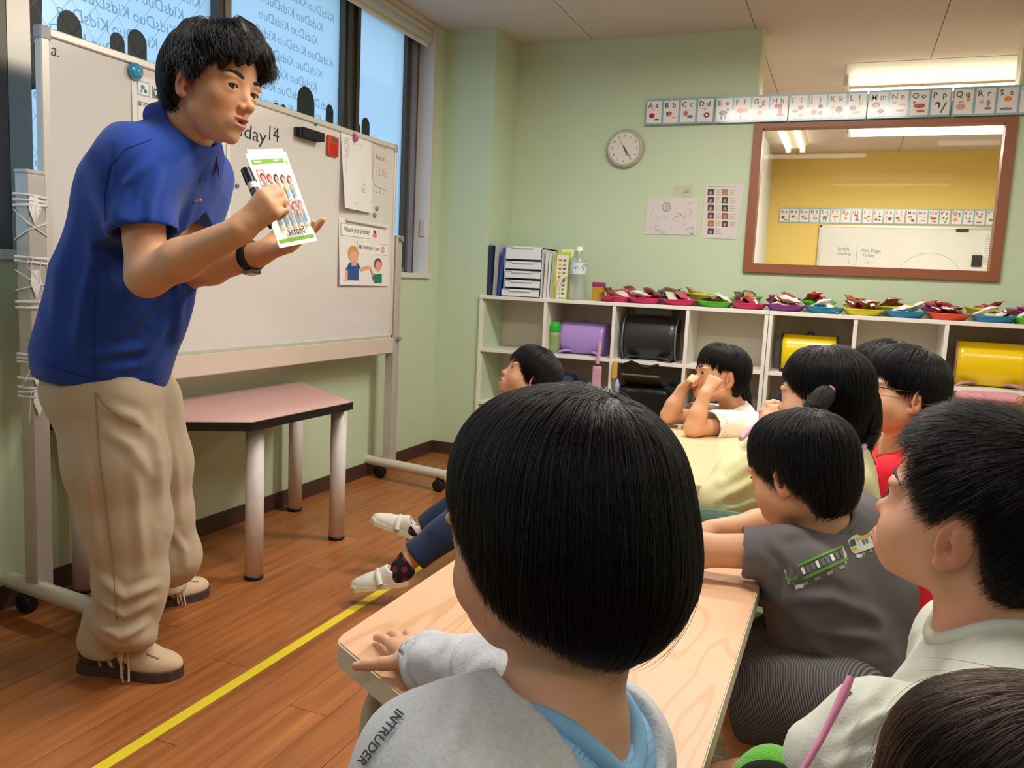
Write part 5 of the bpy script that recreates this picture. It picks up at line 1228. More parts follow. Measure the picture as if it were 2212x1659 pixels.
    q = unit(UPV*-0.7-FWD*0.3+RGT*0.5); q = unit(q-wd*(q@wd)); MB().obox(wc+q*0.036, (0.015, 0.015, 0.005), np.stack([wd, np.cross(q, wd), q], 1), bev=0.003).build('case', mat('watch_case', '#8e8a86', 0.25, metal=0.8), wt)
    # marker
    mk = thing('marker_pen', mk0, 'black capped whiteboard marker gripped in the man\'s right hand', 'pen')
    MB().tube([mk0, mk0+md*0.032], [0.0105, 0.0112], 16).build('cap', mat('pen_black', '#111114', 0.3), mk)
    MB().tube([mk0+md*0.032, mk0+md*0.046], 0.0095, 16).build('label_band', mat('pen_label', '#D9D8D4', 0.4), mk)
    MB().tube([mk0+md*0.046, mk1-md*0.016], 0.0096, 16).build('barrel', mat('pen_grey', '#3a3d42', 0.35), mk)
    MB().tube([mk1-md*0.016, mk1-md*0.005, mk1], [0.008, 0.004, 0.0025], 10).build('tip', mat('pen_black', '#111114', 0.3), mk)
    # flash cards
    Tl, Tr, Bl, Br = at_d(553, 327, 1.655), at_d(648, 331, 1.755), at_d(604, 536, 1.645), at_d(674, 512, 1.745)
    o_ = Bl; uu = unit((Br-Bl)+(Tr-Tl)); vv = unit((Tl-Bl)+(Tr-Br)); nn = np.cross(uu, vv)
    Wc, Hc = (np.linalg.norm(Br-Bl)+np.linalg.norm(Tr-Tl))/2, (np.linalg.norm(Tl-Bl)+np.linalg.norm(Tr-Br))/2
    vv = unit(vv-uu*(vv@uu)); nn = np.cross(uu, vv)
    PAP = mat('card_white', '#EFEDE6', 0.2, coat=0.3)
    b2 = MB().prism([o_+uu*(0.012)+vv*0.004-nn*0.0022, o_+uu*(Wc-0.002)+vv*0.004-nn*0.0022, o_+uu*(Wc-0.004)+vv*(Hc+0.007)-nn*0.0022, o_+uu*0.010+vv*(Hc+0.009)-nn*0.0022], -nn*0.0008).build('flash_card', PAP, None); setp(b2, 'white flash card mostly hidden behind the one with cartoon children', 'flash card')
    fc = thing('flash_card', o_, 'laminated flash card with two rows of cartoon children and green bars', 'flash card')
    MB().prism([o_, o_+uu*Wc, o_+uu*Wc+vv*Hc, o_+vv*Hc], -nn*0.0009).build('card', PAP, fc)
    f = Flat(o_, uu, vv, eps=0.00025); f.k = 2
    def Rr(a, b, c, d, col): f.rect(a*Wc, b*Hc, c*Wc, d*Hc, col)
    def El(a, b, ra, rb, col): f.ell(a*Wc, b*Hc, ra*Wc, rb*Hc, col, 12)
    Rr(0.08, 0.885, 0.86, 0.93, '#7FB14A'); Rr(0.05, 0.045, 0.95, 0.082, '#7FB14A'); El(0.93, 0.885, 0.025, 0.02, '#9CBF5E'); f.up()
    Rr(0.12, 0.9, 0.3, 0.918, '#DCE9C8'); Rr(0.6, 0.9, 0.74, 0.918, '#DCE9C8')
    f.frame(0.11*Wc, 0.52*Hc, 0.27*Wc, 0.82*Hc, 0.002, '#D98A80'); f.up()
    hair_c = ('#7A2E2E', '#B04A52', '#4A2A30', '#6A3A38', '#8A4440'); top_c = ('#8A9AA0', '#D9C06A', '#8A6A5A', '#7FA48A', '#B08A94')
    for r, (bz, sc_) in enumerate(((0.50, 1.0), (0.17, 1.0))):
        for i in range(5):
            x = 0.20+0.155*i+0.02*r; y = bz-0.012*i*(1-r); k = 0.9
            El(x, y+0.245, 0.062*k, 0.046, hair_c[(i+r*2) % 5]); f.up(); El(x, y+0.232, 0.046*k, 0.034, '#E5A09A'); f.up()
            Rr(x-0.035, y+0.125, x+0.035, y+0.195, top_c[(i*2+r) % 5]); Rr(x-0.055, y+0.13, x-0.04, y+0.185, '#E0B49A'); Rr(x+0.04, y+0.13, x+0.055, y+0.185, '#E0B49A')
            Rr(x-0.035, y+0.05, x+0.035, y+0.125, '#6F98C4' if (i+r) % 3 else '#8FAAC8'); Rr(x-0.028, y+0.012, x-0.006, y+0.05, '#E0B49A'); Rr(x+0.006, y+0.012, x+0.028, y+0.05, '#E0B49A'); Rr(x-0.034, y, x-0.004, y+0.013, '#A9794E'); Rr(x+0.004, y, x+0.034, y+0.013, '#A9794E')
    f.text('second', 0.5*Wc, 0.105*Hc, 0.017, '#4A4A44', width=0.42*Wc, bold=True, center=True)
    f.build('print', fc, GLOSSPRINT)
    for i_, (x_, c_) in enumerate(((420, '#3E8A5A'), (426, '#C9504A'), (432, '#D9B04A'))):
        q = on_mesh(shi, [(x_, 436-i_*2)], 0.001)
        if q: MB().ball(q[0], (0.004, 0.004, 0.004), 8, 5).build('emblem', mat('emblem'+c_, c_, 0.7), shi)
    # shoes
    def shoe(heel, toe, lab_side):
        heel, toe = np.array(heel, float), np.array(toe, float); L = np.linalg.norm(toe-heel); f = unit(toe-heel); r = np.array((f[1], -f[0], 0)); A = np.stack([r, f, ZUP], 1)
        g = lambda x, y, z: heel+r*x+f*y+ZUP*z
        sh = thing('shoe', (heel+toe)/2, lab_side, 'shoe'); CR = mat('suede_cream', '#D9BFA0', 0.7, bump=0.3, bscale=500); BR = mat('suede_brown', '#4A3733', 0.7, bump=0.3, bscale=500); SO = mat('sole_brown', '#4B3B3A', 0.6)
        prof = [(0.0, -0.008), (0.026, 0.002), (0.036, 0.03), (0.034, 0.09), (0.040, 0.15), (0.047, 0.20), (0.046, 0.235), (0.034, 0.268), (0.012, 0.284), (0, 0.286)]
        sc = L/0.286; P = [(x, y*sc) for x, y in prof]; Po = P+[(-x, y) for x, y in P[-2:0:-1]]
        MB().prism([g(x*1.02, y, 0.0) for x, y in Po], (0, 0, 0.024)).build('sole', SO, sh)
        S = SDF(); S.ell(g(0, 0.205*sc, 0.030), (0.043, 0.080*sc, 0.034), A, 0.02); S.ell(g(0, 0.11*sc, 0.045), (0.036, 0.085*sc, 0.050), A, 0.03); S.ell(g(0, 0.045*sc, 0.05), (0.034, 0.052*sc, 0.055), A, 0.02); S.cap(g(0, 0.19*sc, 0.055), g(0, 0.11*sc, 0.088), 0.022, 0.024, 0.02)
        S.cyl(g(0, 0.1, 0.02), g(0, 0.1, -0.2), 0.4, 0.003)
        def cf(V):
            q = (V-heel)@A; c = np.tile(np.array(lin('#D9BFA0')), (len(V), 1)); x, y, z = q[:, 0], q[:, 1]/sc, q[:, 2]
            br = (y < 0.155)&(y > 0.02)&(z < 0.062-0.10*np.maximum(y-0.10, 0)*4)&(z < 0.075)
            st = np.abs(((y+0.45*z) % 0.034)-0.017) < 0.0055
            c[br] = np.array(lin('#4A3733')); c[br & st & (y > 0.07) & (z < 0.055)] = np.array(lin('#D2B898')); c[(y < 0.03)] = np.array(lin('#4A3733'))
            tt = (y > 0.2)&(np.abs(np.abs(x)-0.026) < 0.002)&(y < 0.235); c[tt] = np.array(lin('#7d664e')); return c
        sdf_obj('upper', S, 0.0034, mat('suede', None, 0.75, attr=True, bump=0.3, bscale=500), sh, colfn=cf, smooth=2)
        lc = mat('lace_cream', '#D8C0A2', 0.8)
        for i in range(4):
            y = (0.150+0.017*i)*sc; z = 0.0985-0.0088*i
            MB().tube([g(-0.022, y-0.006, z-0.012), g(-0.010, y, z-0.001), g(0, y+0.003, z), g(0.010, y, z-0.001), g(0.022, y-0.006, z-0.012)], 0.0026, 6).build('lace', lc, sh)
        MB().tube([g(0.012, 0.150*sc, 0.097), g(0.034, 0.152*sc, 0.088), g(0.050, 0.165*sc, 0.045), g(0.058, 0.17*sc, 0.006), g(0.064, 0.158*sc, 0.006), g(0.056, 0.148*sc, 0.045), g(0.038, 0.142*sc, 0.082), g(0.012, 0.145*sc, 0.096)], 0.0026, 6).build('lace', lc, sh)
        MB().tube([g(0.012, 0.150*sc, 0.097), g(0.036, 0.135*sc, 0.082), g(0.052, 0.145*sc, 0.035), g(0.055, 0.148*sc, 0.012)], 0.0026, 6).build('lace', lc, sh)
    shoe((-1.678, 1.402, 0), (-1.432, 1.480, 0), 'beige and brown lace shoe on the man\'s front foot')
    shoe((-1.845, 1.69, 0), (-1.758, 1.925, 0), 'beige and brown lace shoe on the man\'s back foot by the pink table')
    return p
teacher()
# ======================= the children
def tee(p, S_extra, N, Ft, Ut, w, d, h, g, arms, mcloth, hf, rn=0.045, res=0.004, name='t_shirt', neck_drop=0.0, hem=None, fold=(0.003, 34), seed=0, sl=None, colm=None, neck_off=(0, 0, 0), neck_r=None, disp=None, colfn=None, ring=True, ring_r=0.005):
    S = SDF(); f = torso(S, N, Ft, Ut, w, d, h, g)
    for (sh, el, wr, t, r0, r1, r2) in arms: sleeve(S, sh, el, wr, t, r0, r1, r2)
    if S_extra: S_extra(S, f)
    hz = f(0, 0, -h) if hem is None else f(0, 0, -hem)
    S.cyl(hz, hz-f.U*0.3, 0.4, 0.004); S.cap(hz+f.U*0.03, hz-f.U*0.1, min(d, w)*0.8, None, 0.01, True)
    nk = unit(hf(0, -0.13, -0.28)-N); R_ = neck_r or rn+0.007; c = N+np.array(f(*neck_off)-f.c)
    S.cap(c+nk*(0.004+R_*0.5), c+nk*0.15, R_, R_*1.2, 0.004, True); S.ball(c+nk*(R_*0.5+0.0), R_, 0.004, True)
    o = sdf_obj(name, S, res, mcloth, p, disp=disp or folds(fold[0], fold[1], (unit(f.R+f.U*0.5), unit(f.F-f.U*0.6), unit(f.R-f.U*0.9+f.F*0.3)), seed, 0.25), smooth=1, colfn=colfn)
    if ring: neckband(o, c, nk, R_, f.F, ring_r, colm or mcloth)
    return o, f, nk
def neckband(o, c, nk, R_, fx, r, m, w=0.0, name='neckband'):
    me = o.data; b = base_of(o); T = BVHTree.FromPolygons([Vector(np.array(q.co)+b) for q in me.vertices], [tuple(q.vertices) for q in me.polygons])
    u = unit(np.array(fx)-nk*(np.array(fx)@nk)); v = np.cross(nk, u); n = 40; hs = []
    for i in range(n):
        a = 2*PI*i/n; d = u*math.cos(a)+v*math.sin(a); h = None
        for rr in (R_+r*0.6, R_+r*1.8, R_+r*3):
            q = T.ray_cast(Vector(c+d*rr+nk*0.12), Vector(-nk), 0.2)
            if q[0] is not None: h = (np.array(q[0])-c)@nk; break
        hs.append(h)
    ok = [h for h in hs if h is not None]; av = float(np.median(ok)) if ok else 0.0
    hs = np.array([av if h is None else h for h in hs])
    for _ in range(3): hs = (np.roll(hs, 1)+hs*2+np.roll(hs, -1))/4
    pts = [c+(u*math.cos(2*PI*i/n)+v*math.sin(2*PI*i/n))*(R_+r*0.3)+nk*(hs[i]+r*0.35) for i in range(n)]
    pts += pts[:1]
    return MB().tube(pts, r, 10, caps=False, flat=None).build(name, m, o)
def kid_body(p, hf, N, Ft, Ut, w, d, h, arms, hands, skin, rn=0.042, mouth=0.0, res=0.0026, zcut=None, legs=None, chub=1.0, ears=True):
    S = SDF(); head(S, hf, True, mouth, ears, chub)
    S.cap(hf(0, -0.13, -0.25), N, rn, rn*1.08, 0.018); S.cap(N, N-unit(Ut)*0.03, rn*1.12, rn*1.3, 0.02)
    torso(S, N, Ft, Ut, w-0.02, d-0.02, h, 0, 0.03)
    for (sh, el, wr) in arms: arm_skin(S, sh, el, wr)
    for hk in hands: hand(S, **hk)
    if legs:
        for (a, b, c) in legs: S.path([a, b, c], [0.055, 0.042, 0.03], 0.02)
    zc = zcut if zcut is not None else N[2]-0.22; B = 9.0
    return sdf_obj('body', S, res, SKIN, p, colfn=skin_col(hf, skin), boxes=[(np.array((-B, -B, zc)), np.array((B, B, B)), res), (np.array((-B, -B, 0)), np.array((B, B, zc+0.006)), 0.007)])
def kid_shoe(heel, f, up, parent_label, col='#DCD9CE', L=0.185, strap=True):
    heel = np.array(heel, float); f = unit(f); up = unit(np.array(up)-f*(np.array(up)@f)); r = np.cross(f, up); A = np.stack([r, f, up], 1); g = lambda x, y, z: heel+r*x+f*y+up*z
    sh = thing('shoe', heel, parent_label, 'shoe'); W = mat('canvas_'+col, col, 0.7, bump=0.2, bscale=600); so = mat('rubber_cream', '#D9D0B4', 0.5)
    prof = [(0.0, 0.0), (0.020, 0.004), (0.027, 0.03), (0.028, 0.09), (0.034, 0.13), (0.030, 0.165), (0.014, 0.183), (0, 0.185)]
    P = prof+[(-x, y) for x, y in prof[-2:0:-1]]
    MB().prism([g(x, y, 0) for x, y in P], up*0.014).build('sole', so, sh)
    S = SDF(); S.ell(g(0, 0.125, 0.018), (0.030, 0.058, 0.026), A, 0.015); S.ell(g(0, 0.045, 0.026), (0.026, 0.044, 0.036), A, 0.02); S.cap(g(0, 0.12, 0.03), g(0, 0.06, 0.048), 0.016, 0.02, 0.02)
    S.cap(g(0, 0.04, 0.06), g(0, 0.038, 0.12), 0.022, 0.026, 0.006, True); S.cyl(g(0, 0.1, 0.008), g(0, 0.1, -0.1), 0.3, 0.003)
    sdf_obj('upper', S, 0.0035, W, sh)
    MB().ball(g(0, 0.165, 0.012), (0.026, 0.021, 0.016), 12, 8, R=A).build('toe_cap', so, sh)
    if strap: MB().tube([g(-0.031, 0.085, 0.016), g(-0.022, 0.09, 0.042), g(0, 0.092, 0.052), g(0.022, 0.09, 0.042), g(0.031, 0.085, 0.016)], 0.010, 8, flat=(f, 1.0)).build('strap', W, sh)
    return sh
def seated(p, pel, Ft, m, span=0.075, thigh=0.25, shin=0.27, name='trousers', r=(0.068, 0.055, 0.042), spread=0.02, shoes=None, dirs=None, cut=None, res=0.006, fold=0.003, seed=1):
    """trousers of a sitting child, from the seat forward and down, feet on the floor; returns legs"""
    F = unit(np.array((Ft[0], Ft[1], 0))); R = np.array((F[1], -F[0], 0)); pel = np.array(pel, float); S = SDF(); legs = []
    S.ell(pel, (span+0.055, 0.095, 0.075), np.stack([R, F, ZUP], 1), 0.03)
    for s in (-1, 1):
        hip = pel+R*s*span*0.9-ZUP*0.005; kn = pel+F*thigh+R*s*(span+spread)+ZUP*0.0; an = np.array((kn[0]-F[0]*0.02, kn[1]-F[1]*0.02, 0.07))
        S.path([hip, kn], [r[0], r[1]], 0.03)
        if cut is None: S.path([kn, an], [r[1], r[2]], 0.03)
        else: S.cyl(hip+(kn-hip)*cut, hip+(kn-hip)*(cut+1.0), 0.11, 0.004)
        legs.append((hip, kn, an))
    sdf_obj(name, S, res, m, p, disp=folds(fold, 30, seed=seed), smooth=1)
    if shoes:
        for i_, (h_, k_, a_) in enumerate(legs): kid_shoe((a_[0]-F[0]*0.03, a_[1]-F[1]*0.03, 0.001), F, ZUP, shoes.replace('white canvas shoe', ('left', 'right')[i_]+' white canvas shoe'))
    return legs
SK = '#DDAE8A'
# ---- the boy in the foreground, seen from behind
def kid_front():
    hc = at_d(1205, 1132, 0.635); H = 0.205
    F = dv(-0.80, -0.06, 0.60); hf = Fr(hc, F, UPV+FWD*0.05, H)
    N = at_d(1200, 1560, 0.625); Ft = dv(-0.88, 0.0, 0.45); Ut = unit(UPV*1.0+RGT*0.10+FWD*0.1)
    w, d, h = 0.115, 0.085, 0.36
    f = Fr(N, Ft, Ut, 1)
    RSH, LSH = f(w, 0.02, -0.05), f(-w, 0.0, -0.055)
    REL = at_d(1085, 1470, 0.80); RWR = at_d(842, 1415, 0.955)
    LEL, LWR = f(-w-0.03, 0.03, -0.23), f(-w+0.02, 0.18, -0.26)
    p = person((N[0], N[1], 0), 'child with a black bowl haircut in a grey sweatshirt, hand on the near table')
    hd = unit(at_z(845, 1352, 0.555)-at_z(815, 1420, 0.560))
    RWR = at_z(906, 1424, 0.567)
    kid_body(p, hf, N, Ft, Ut, w, d, h, [(RSH, REL, RWR), (LSH, LEL, LWR)], [dict(w=RWR, d=unit(np.array((-0.66, 0.74, -0.13))), n=(0, 0, -1), side=1, L=0.124, curls=((-0.02, 0.16, 0.1), (-0.02, 0.18, 0.12), (-0.02, 0.16, 0.1), (-0.02, 0.14, 0.1)), spread=0.2, thumb=(0.85, 0.42, 0.12), tbend=0.12, kk=1.15)], '#D8A585', rn=0.0415, zcut=0.50, res=0.0022)
    face_parts(hf, p, sides=(-1, 1))
    def shp(s):
        s.ell((0, -0.05, 0.12), (0.385, 0.455, 0.398), None, 0.05); s.ell((0, -0.11, -0.13), (0.392, 0.415, 0.36), None, 0.12)
    hm = hemfun(sym([(0, 0.06), (35, 0.03), (50, -0.03), (62, -0.10), (76, -0.20), (92, -0.28), (110, -0.33), (130, -0.40), (155, -0.455), (180, -0.47)]))
    hair(hf, p, shp, hm, n=16000, seg=26, ds=0.045, length=(0.5, 1.25), whorl=(-0.03, -0.34, 0.50), gravity=0.9, jitter=0.10, rad=0.00028, depth=(-0.02, 0.02), hemvar=0.016, cap_res=0.012, fly=50, clump=0.05, seed=5)
    BL = mat('mesh_blue', '#86BCE8', 0.8, bump=0.3, bscale=600)
    def blue_mesh():
        m = bpy.data.materials.new('mesh_shirt_blue'); m.use_nodes = True; nt = m.node_tree; b = nt.nodes['Principled BSDF']; b.inputs['Roughness'].default_value = 0.8
        tc = nt.nodes.new('ShaderNodeTexCoord'); v = nt.nodes.new('ShaderNodeTexVoronoi'); v.inputs['Scale'].default_value = 330; v.inputs['Randomness'].default_value = 0.15; nt.links.new(tc.outputs['Object'], v.inputs['Vector'])
        r = nt.nodes.new('ShaderNodeValToRGB'); e = r.color_ramp.elements; e[0].position = 0.18; e[0].color = (*lin('#4F86C4'), 1); e[1].position = 0.34; e[1].color = (*lin('#92C2EC'), 1)
        nt.links.new(v.outputs['Distance'], r.inputs[0]); nt.links.new(r.outputs[0], b.inputs['Base Color']); return m
    o, ft, nk = tee(p, None, N, Ft, Ut, w, d, h, 0.003, [], blue_mesh(), hf, rn=0.043, res=0.0034, name='undershirt', neck_r=0.055, neck_off=(0.004, -0.006, -0.006), fold=(0.0025, 40), seed=2, ring=False)
    neckband(o, N+np.array(f(0.004, -0.006, -0.006)-f.c), nk, 0.055, f.F, 0.0075, BL)
    # grey sweatshirt with a wide slipped neckline
    GR = mat('sweat_grey', '#C6C8CC', 0.9, spec=0.15, bump=0.35, bscale=420, var=0.10, vscale=240, sheen=0.2)
    def ex(S, ff): S.ell(at_d(1030, 1655, 0.585), (0.076, 0.075, 0.060), np.stack([RGT, FWD, UPV], 1), 0.04); S.ell(at_d(968, 1775, 0.585), (0.08, 0.085, 0.078), np.stack([RGT, FWD, UPV], 1), 0.04)
    S = SDF(); ff = torso(S, N, Ft, Ut, w, d, h, 0.011); ex(S, ff)
    sleeve(S, RSH, REL, RWR, 1.93, 0.054, 0.042, 0.034, 0.004, 0.03)
    sleeve(S, LSH, LEL, LWR, 1.9, 0.056, 0.042, 0.034, 0.004, 0.03)
    cN = f(0.01, -0.035, 0.0); S.ell(cN, (0.088, 0.092, 0.075), f.A, 0.006, True); S.cap(f(0.0, -0.03, 0.02), f(0.03, -0.06, 0.12), 0.075, 0.08, 0.004, True)
    S.ell(f(0.005, -0.10, -0.08), (0.075, 0.06, 0.085), f.A, 0.006, True)
    ax_ = unit(RWR-REL)
    base = folds(0.004, 26, seed=6)
    def dsp(V, N_):
        t = (V-REL)@ax_; near = np.exp(-(np.linalg.norm(np.cross(V-REL, ax_), axis=1)/0.06)**4)*(t > -0.05)
        return base(V, N_)+near*0.0022*np.sin(t*95+2.5*np.sin(V[:, 2]*70+V[:, 0]*30))
    dsp = wrinkles(dsp, [([(1050, 1500), (985, 1545), (990, 1640)], 0.005, 0.004), ([(940, 1525), (900, 1590), (860, 1659)], 0.006, 0.004), ([(1000, 1560), (960, 1610), (940, 1659)], 0.006, 0.004), ([(905, 1395), (885, 1440), (890, 1500)], 0.006, 0.006), ([(985, 1405), (955, 1450), (935, 1530)], 0.006, 0.005), ([(1050, 1420), (1020, 1460), (1000, 1500)], 0.006, 0.004)])
    o = sdf_obj('sweatshirt', S, 0.0036, GR, p, disp=dsp, smooth=2)
    # lettering running across the chest
    TXT = Flat((0, 0, 0), (1, 0, 0), (0, 1, 0)); TXT.eps = 0
    pts = [(862, 1512), (848, 1535), (826, 1562), (800, 1595), (776, 1628), (752, 1662)]
    dg = bpy.context.evaluated_depsgraph_get()
    bm_ = None
    return p, f, o
KF = kid_front()
# ---- boy in pale green at the right
def kid_right():
    hc = at_d(2107, 1103, 0.87); H = 0.212
    F = dv(-0.657, 0.338, 0.674); hf = Fr(hc, F, UPV-RGT*0.075, H)
    N = at_d(2150, 1352, 0.885); Ft = dv(-0.93, 0.0, 0.35); Ut = unit(UPV+RGT*0.05)
    w, d, h = 0.125, 0.10, 0.37; f = Fr(N, Ft, Ut, 1)
    LSH, RSH = f(-w, 0.01, -0.055), f(w, 0.01, -0.055); LEL, LWR = at_d(1985, 1730, 0.75), at_d(1790, 1745, 0.83); REL, RWR = f(w+0.02, 0.06, -0.25), f(w-0.03, 0.22, -0.24)
    p = person((N[0], N[1], 0), 'boy with short cropped hair in a pale green shirt, in profile at the right')
    kid_body(p, hf, N, Ft, Ut, w, d, h, [(LSH, LEL, LWR), (RSH, REL, RWR)], [dict(w=LWR, d=Ft, n=(0, 0, -1), side=-1, L=0.125), dict(w=RWR, d=Ft, n=(0, 0, -1), side=1, L=0.125)], '#DBA586', rn=0.050, chub=1.12, res=0.0024)
    face_parts(hf, p, gaze=(0, 0.95, 0.05))
    def shp(s): s.ell((0, -0.075, 0.135), (0.372, 0.462, 0.392), None, 0.05); s.ell((0, -0.22, -0.05), (0.31, 0.285, 0.34), None, 0.1)
    hm = hemfun(sym([(0, 0.26), (25, 0.25), (42, 0.16), (52, 0.03), (60, -0.03), (70, -0.13), (80, -0.09), (92, 0.06), (104, 0.07), (114, -0.06), (128, -0.24), (150, -0.38), (180, -0.42)]))
    hair(hf, p, shp, hm, n=18000, seg=9, ds=0.020, length=(0.09, 0.165), whorl=(-0.05, -0.42, 0.42), gravity=0.4, forward=0.42, lift=0.16, jitter=0.16, rad=0.00028, depth=(-0.01, 0.01), hemvar=0.04, cap_res=0.012, seed=9)
    PG = mat('waffle_green', '#D3D6C8', 0.88, spec=0.15, bump=0.35, bscale=380, var=0.03, vscale=60)
    def ex(S, ff):
        S.ell(ff(0, 0.055, -0.24), (0.12, 0.085, 0.11), ff.A, 0.06); S.cap(at_d(1890, 1590, 0.80), at_d(1800, 1650, 0.82), 0.055, 0.05, 0.04)
    fo = folds(0.005, 24, (dv(0.6, 1, 0.2), dv(0.9, 0.7, -0.2), dv(0.3, 1, 0.6)), 12, 0.2)
    fo = wrinkles(fo, [([(2041, 1418), (1925, 1458), (1870, 1518), (1862, 1590)], 0.008, 0.008), ([(2010, 1479), (1922, 1518), (1885, 1575)], 0.007, 0.008), ([(1970, 1533), (1895, 1555), (1815, 1605)], 0.007, 0.008), ([(1890, 1377), (1851, 1460), (1815, 1540)], 0.008, 0.007), ([(2110, 1450), (2030, 1520), (1960, 1600)], 0.008, 0.007), ([(1900, 1600), (1850, 1630), (1800, 1659)], 0.007, 0.006), ([(2060, 1390), (2000, 1400), (1940, 1425)], 0.007, 0.005)])
    o, ft, nk = tee(p, ex, N, Ft, Ut, w, d, h, 0.012, [(LSH, LEL, LWR, 1.95, 0.064, 0.052, 0.036), (RSH, REL, RWR, 1.9, 0.06, 0.05, 0.036)], PG, hf, rn=0.052, res=0.0042, name='long_sleeved_shirt', neck_r=0.066, neck_off=(0, -0.004, -0.004), disp=fo, ring_r=0.0075)
    # dotted seam over the shoulder
    legs = seated(p, f(0, -0.02, -0.45), Ft, cloth('trousers_sand', '#B9AD98'), span=0.06, shoes='white canvas shoe of the boy in pale green', thigh=0.30)
    # pink lanyard and green pouch on the lap
    pk = thing('lanyard', at_d(1790, 1560, 0.80), 'pink strap hanging down the front of the pale green shirt', 'strap')
    P = [at_d(x, y, D) for x, y, D in ((1838, 1462, 0.775), (1822, 1500, 0.77), (1800, 1545, 0.765), (1772, 1600, 0.76), (1736, 1660, 0.75), (1700, 1720, 0.75))]
    MB().tube(P, [0.0035, 0.005, 0.0036, 0.0032, 0.0032, 0.0032], 8).build('strap', mat('strap_pink', '#E58FB4', 0.5), pk)
    MB().tube([at_d(1826, 1502, 0.770), at_d(1834, 1500, 0.768), at_d(1838, 1497, 0.770)], 0.0018, 8).build('clip', mat('steel_clip', '#C9C5BE', 0.25, metal=0.9), pk)
    gp = thing('fleece_pouch', at_d(1665, 1660, 0.84), 'bright green fleece pouch lying on the beige trousers', 'pouch')
    S = SDF(); S.ell(at_d(1665, 1680, 0.84), (0.036, 0.03, 0.032), np.stack([RGT, FWD, UPV], 1)); S.ell(at_d(1640, 1690, 0.84), (0.03, 0.03, 0.022), np.stack([RGT, FWD, UPV], 1), 0.01)
    sdf_obj('pouch', S, 0.0025, mat('fleece_green', '#5CB41E', 0.95, bump=1.0, bscale=500, var=0.1, vscale=300, sheen=0.5), gp, disp=folds(0.0015, 90, seed=4))
    S = SDF(); S.ell(at_d(1655, 1700, 0.815), (0.034, 0.02, 0.026), np.stack([RGT, FWD, UPV], 1)); sdf_obj('dark_front', S, 0.0025, mat('fleece_black', '#0f1010', 0.95), gp)
kid_right()
# ---- top of a head at the lower right corner
def kid_corner():
    hc = at_d(2190, 1800, 0.60); H = 0.20; F = dv(-0.80, 0.0, 0.55); hf = Fr(hc, F, UPV+RGT*0.05, H)
    N = hf(0, -0.15, -0.75); Ft = F; Ut = UPV
    p = person((N[0], N[1], 0), 'child at the lower right corner of whom only the dark brown hair shows')
    f = Fr(N, Ft, Ut, 1); A = [(f(s*0.11, 0, -0.055), f(s*0.13, 0.04, -0.22), f(s*0.10, 0.18, -0.22)) for s in (-1, 1)]
    kid_body(p, hf, N, Ft, Ut, 0.11, 0.085, 0.2, A, [], '#D8A585', res=0.005)
    def shp(s): s.ell((0, -0.06, 0.14), (0.415, 0.49, 0.415), None, 0.05); s.ell((0, -0.12, -0.1), (0.41, 0.43, 0.36), None, 0.1)
    hm = hemfun(sym([(0, 0.04), (40, 0.0), (60, -0.15), (90, -0.3), (180, -0.46)]))
    hair(hf, p, shp, hm, n=9000, seg=20, ds=0.045, length=(0.5, 1.0), whorl=(0.02, -0.40, 0.44), gravity=0.45, forward=0.25, jitter=0.16, rad=0.00028, depth=(-0.02, 0.03), hemvar=0.03, cap_res=0.016, fly=90, m=STRAND_B, seed=21)
    tee(p, None, N, Ft, Ut, 0.11, 0.085, 0.2, 0.010, [(a, b, c, 0.7, 0.052, 0.046, None) for a, b, c in A], cloth('tee_navy', '#394660'), hf, res=0.007)
kid_corner()
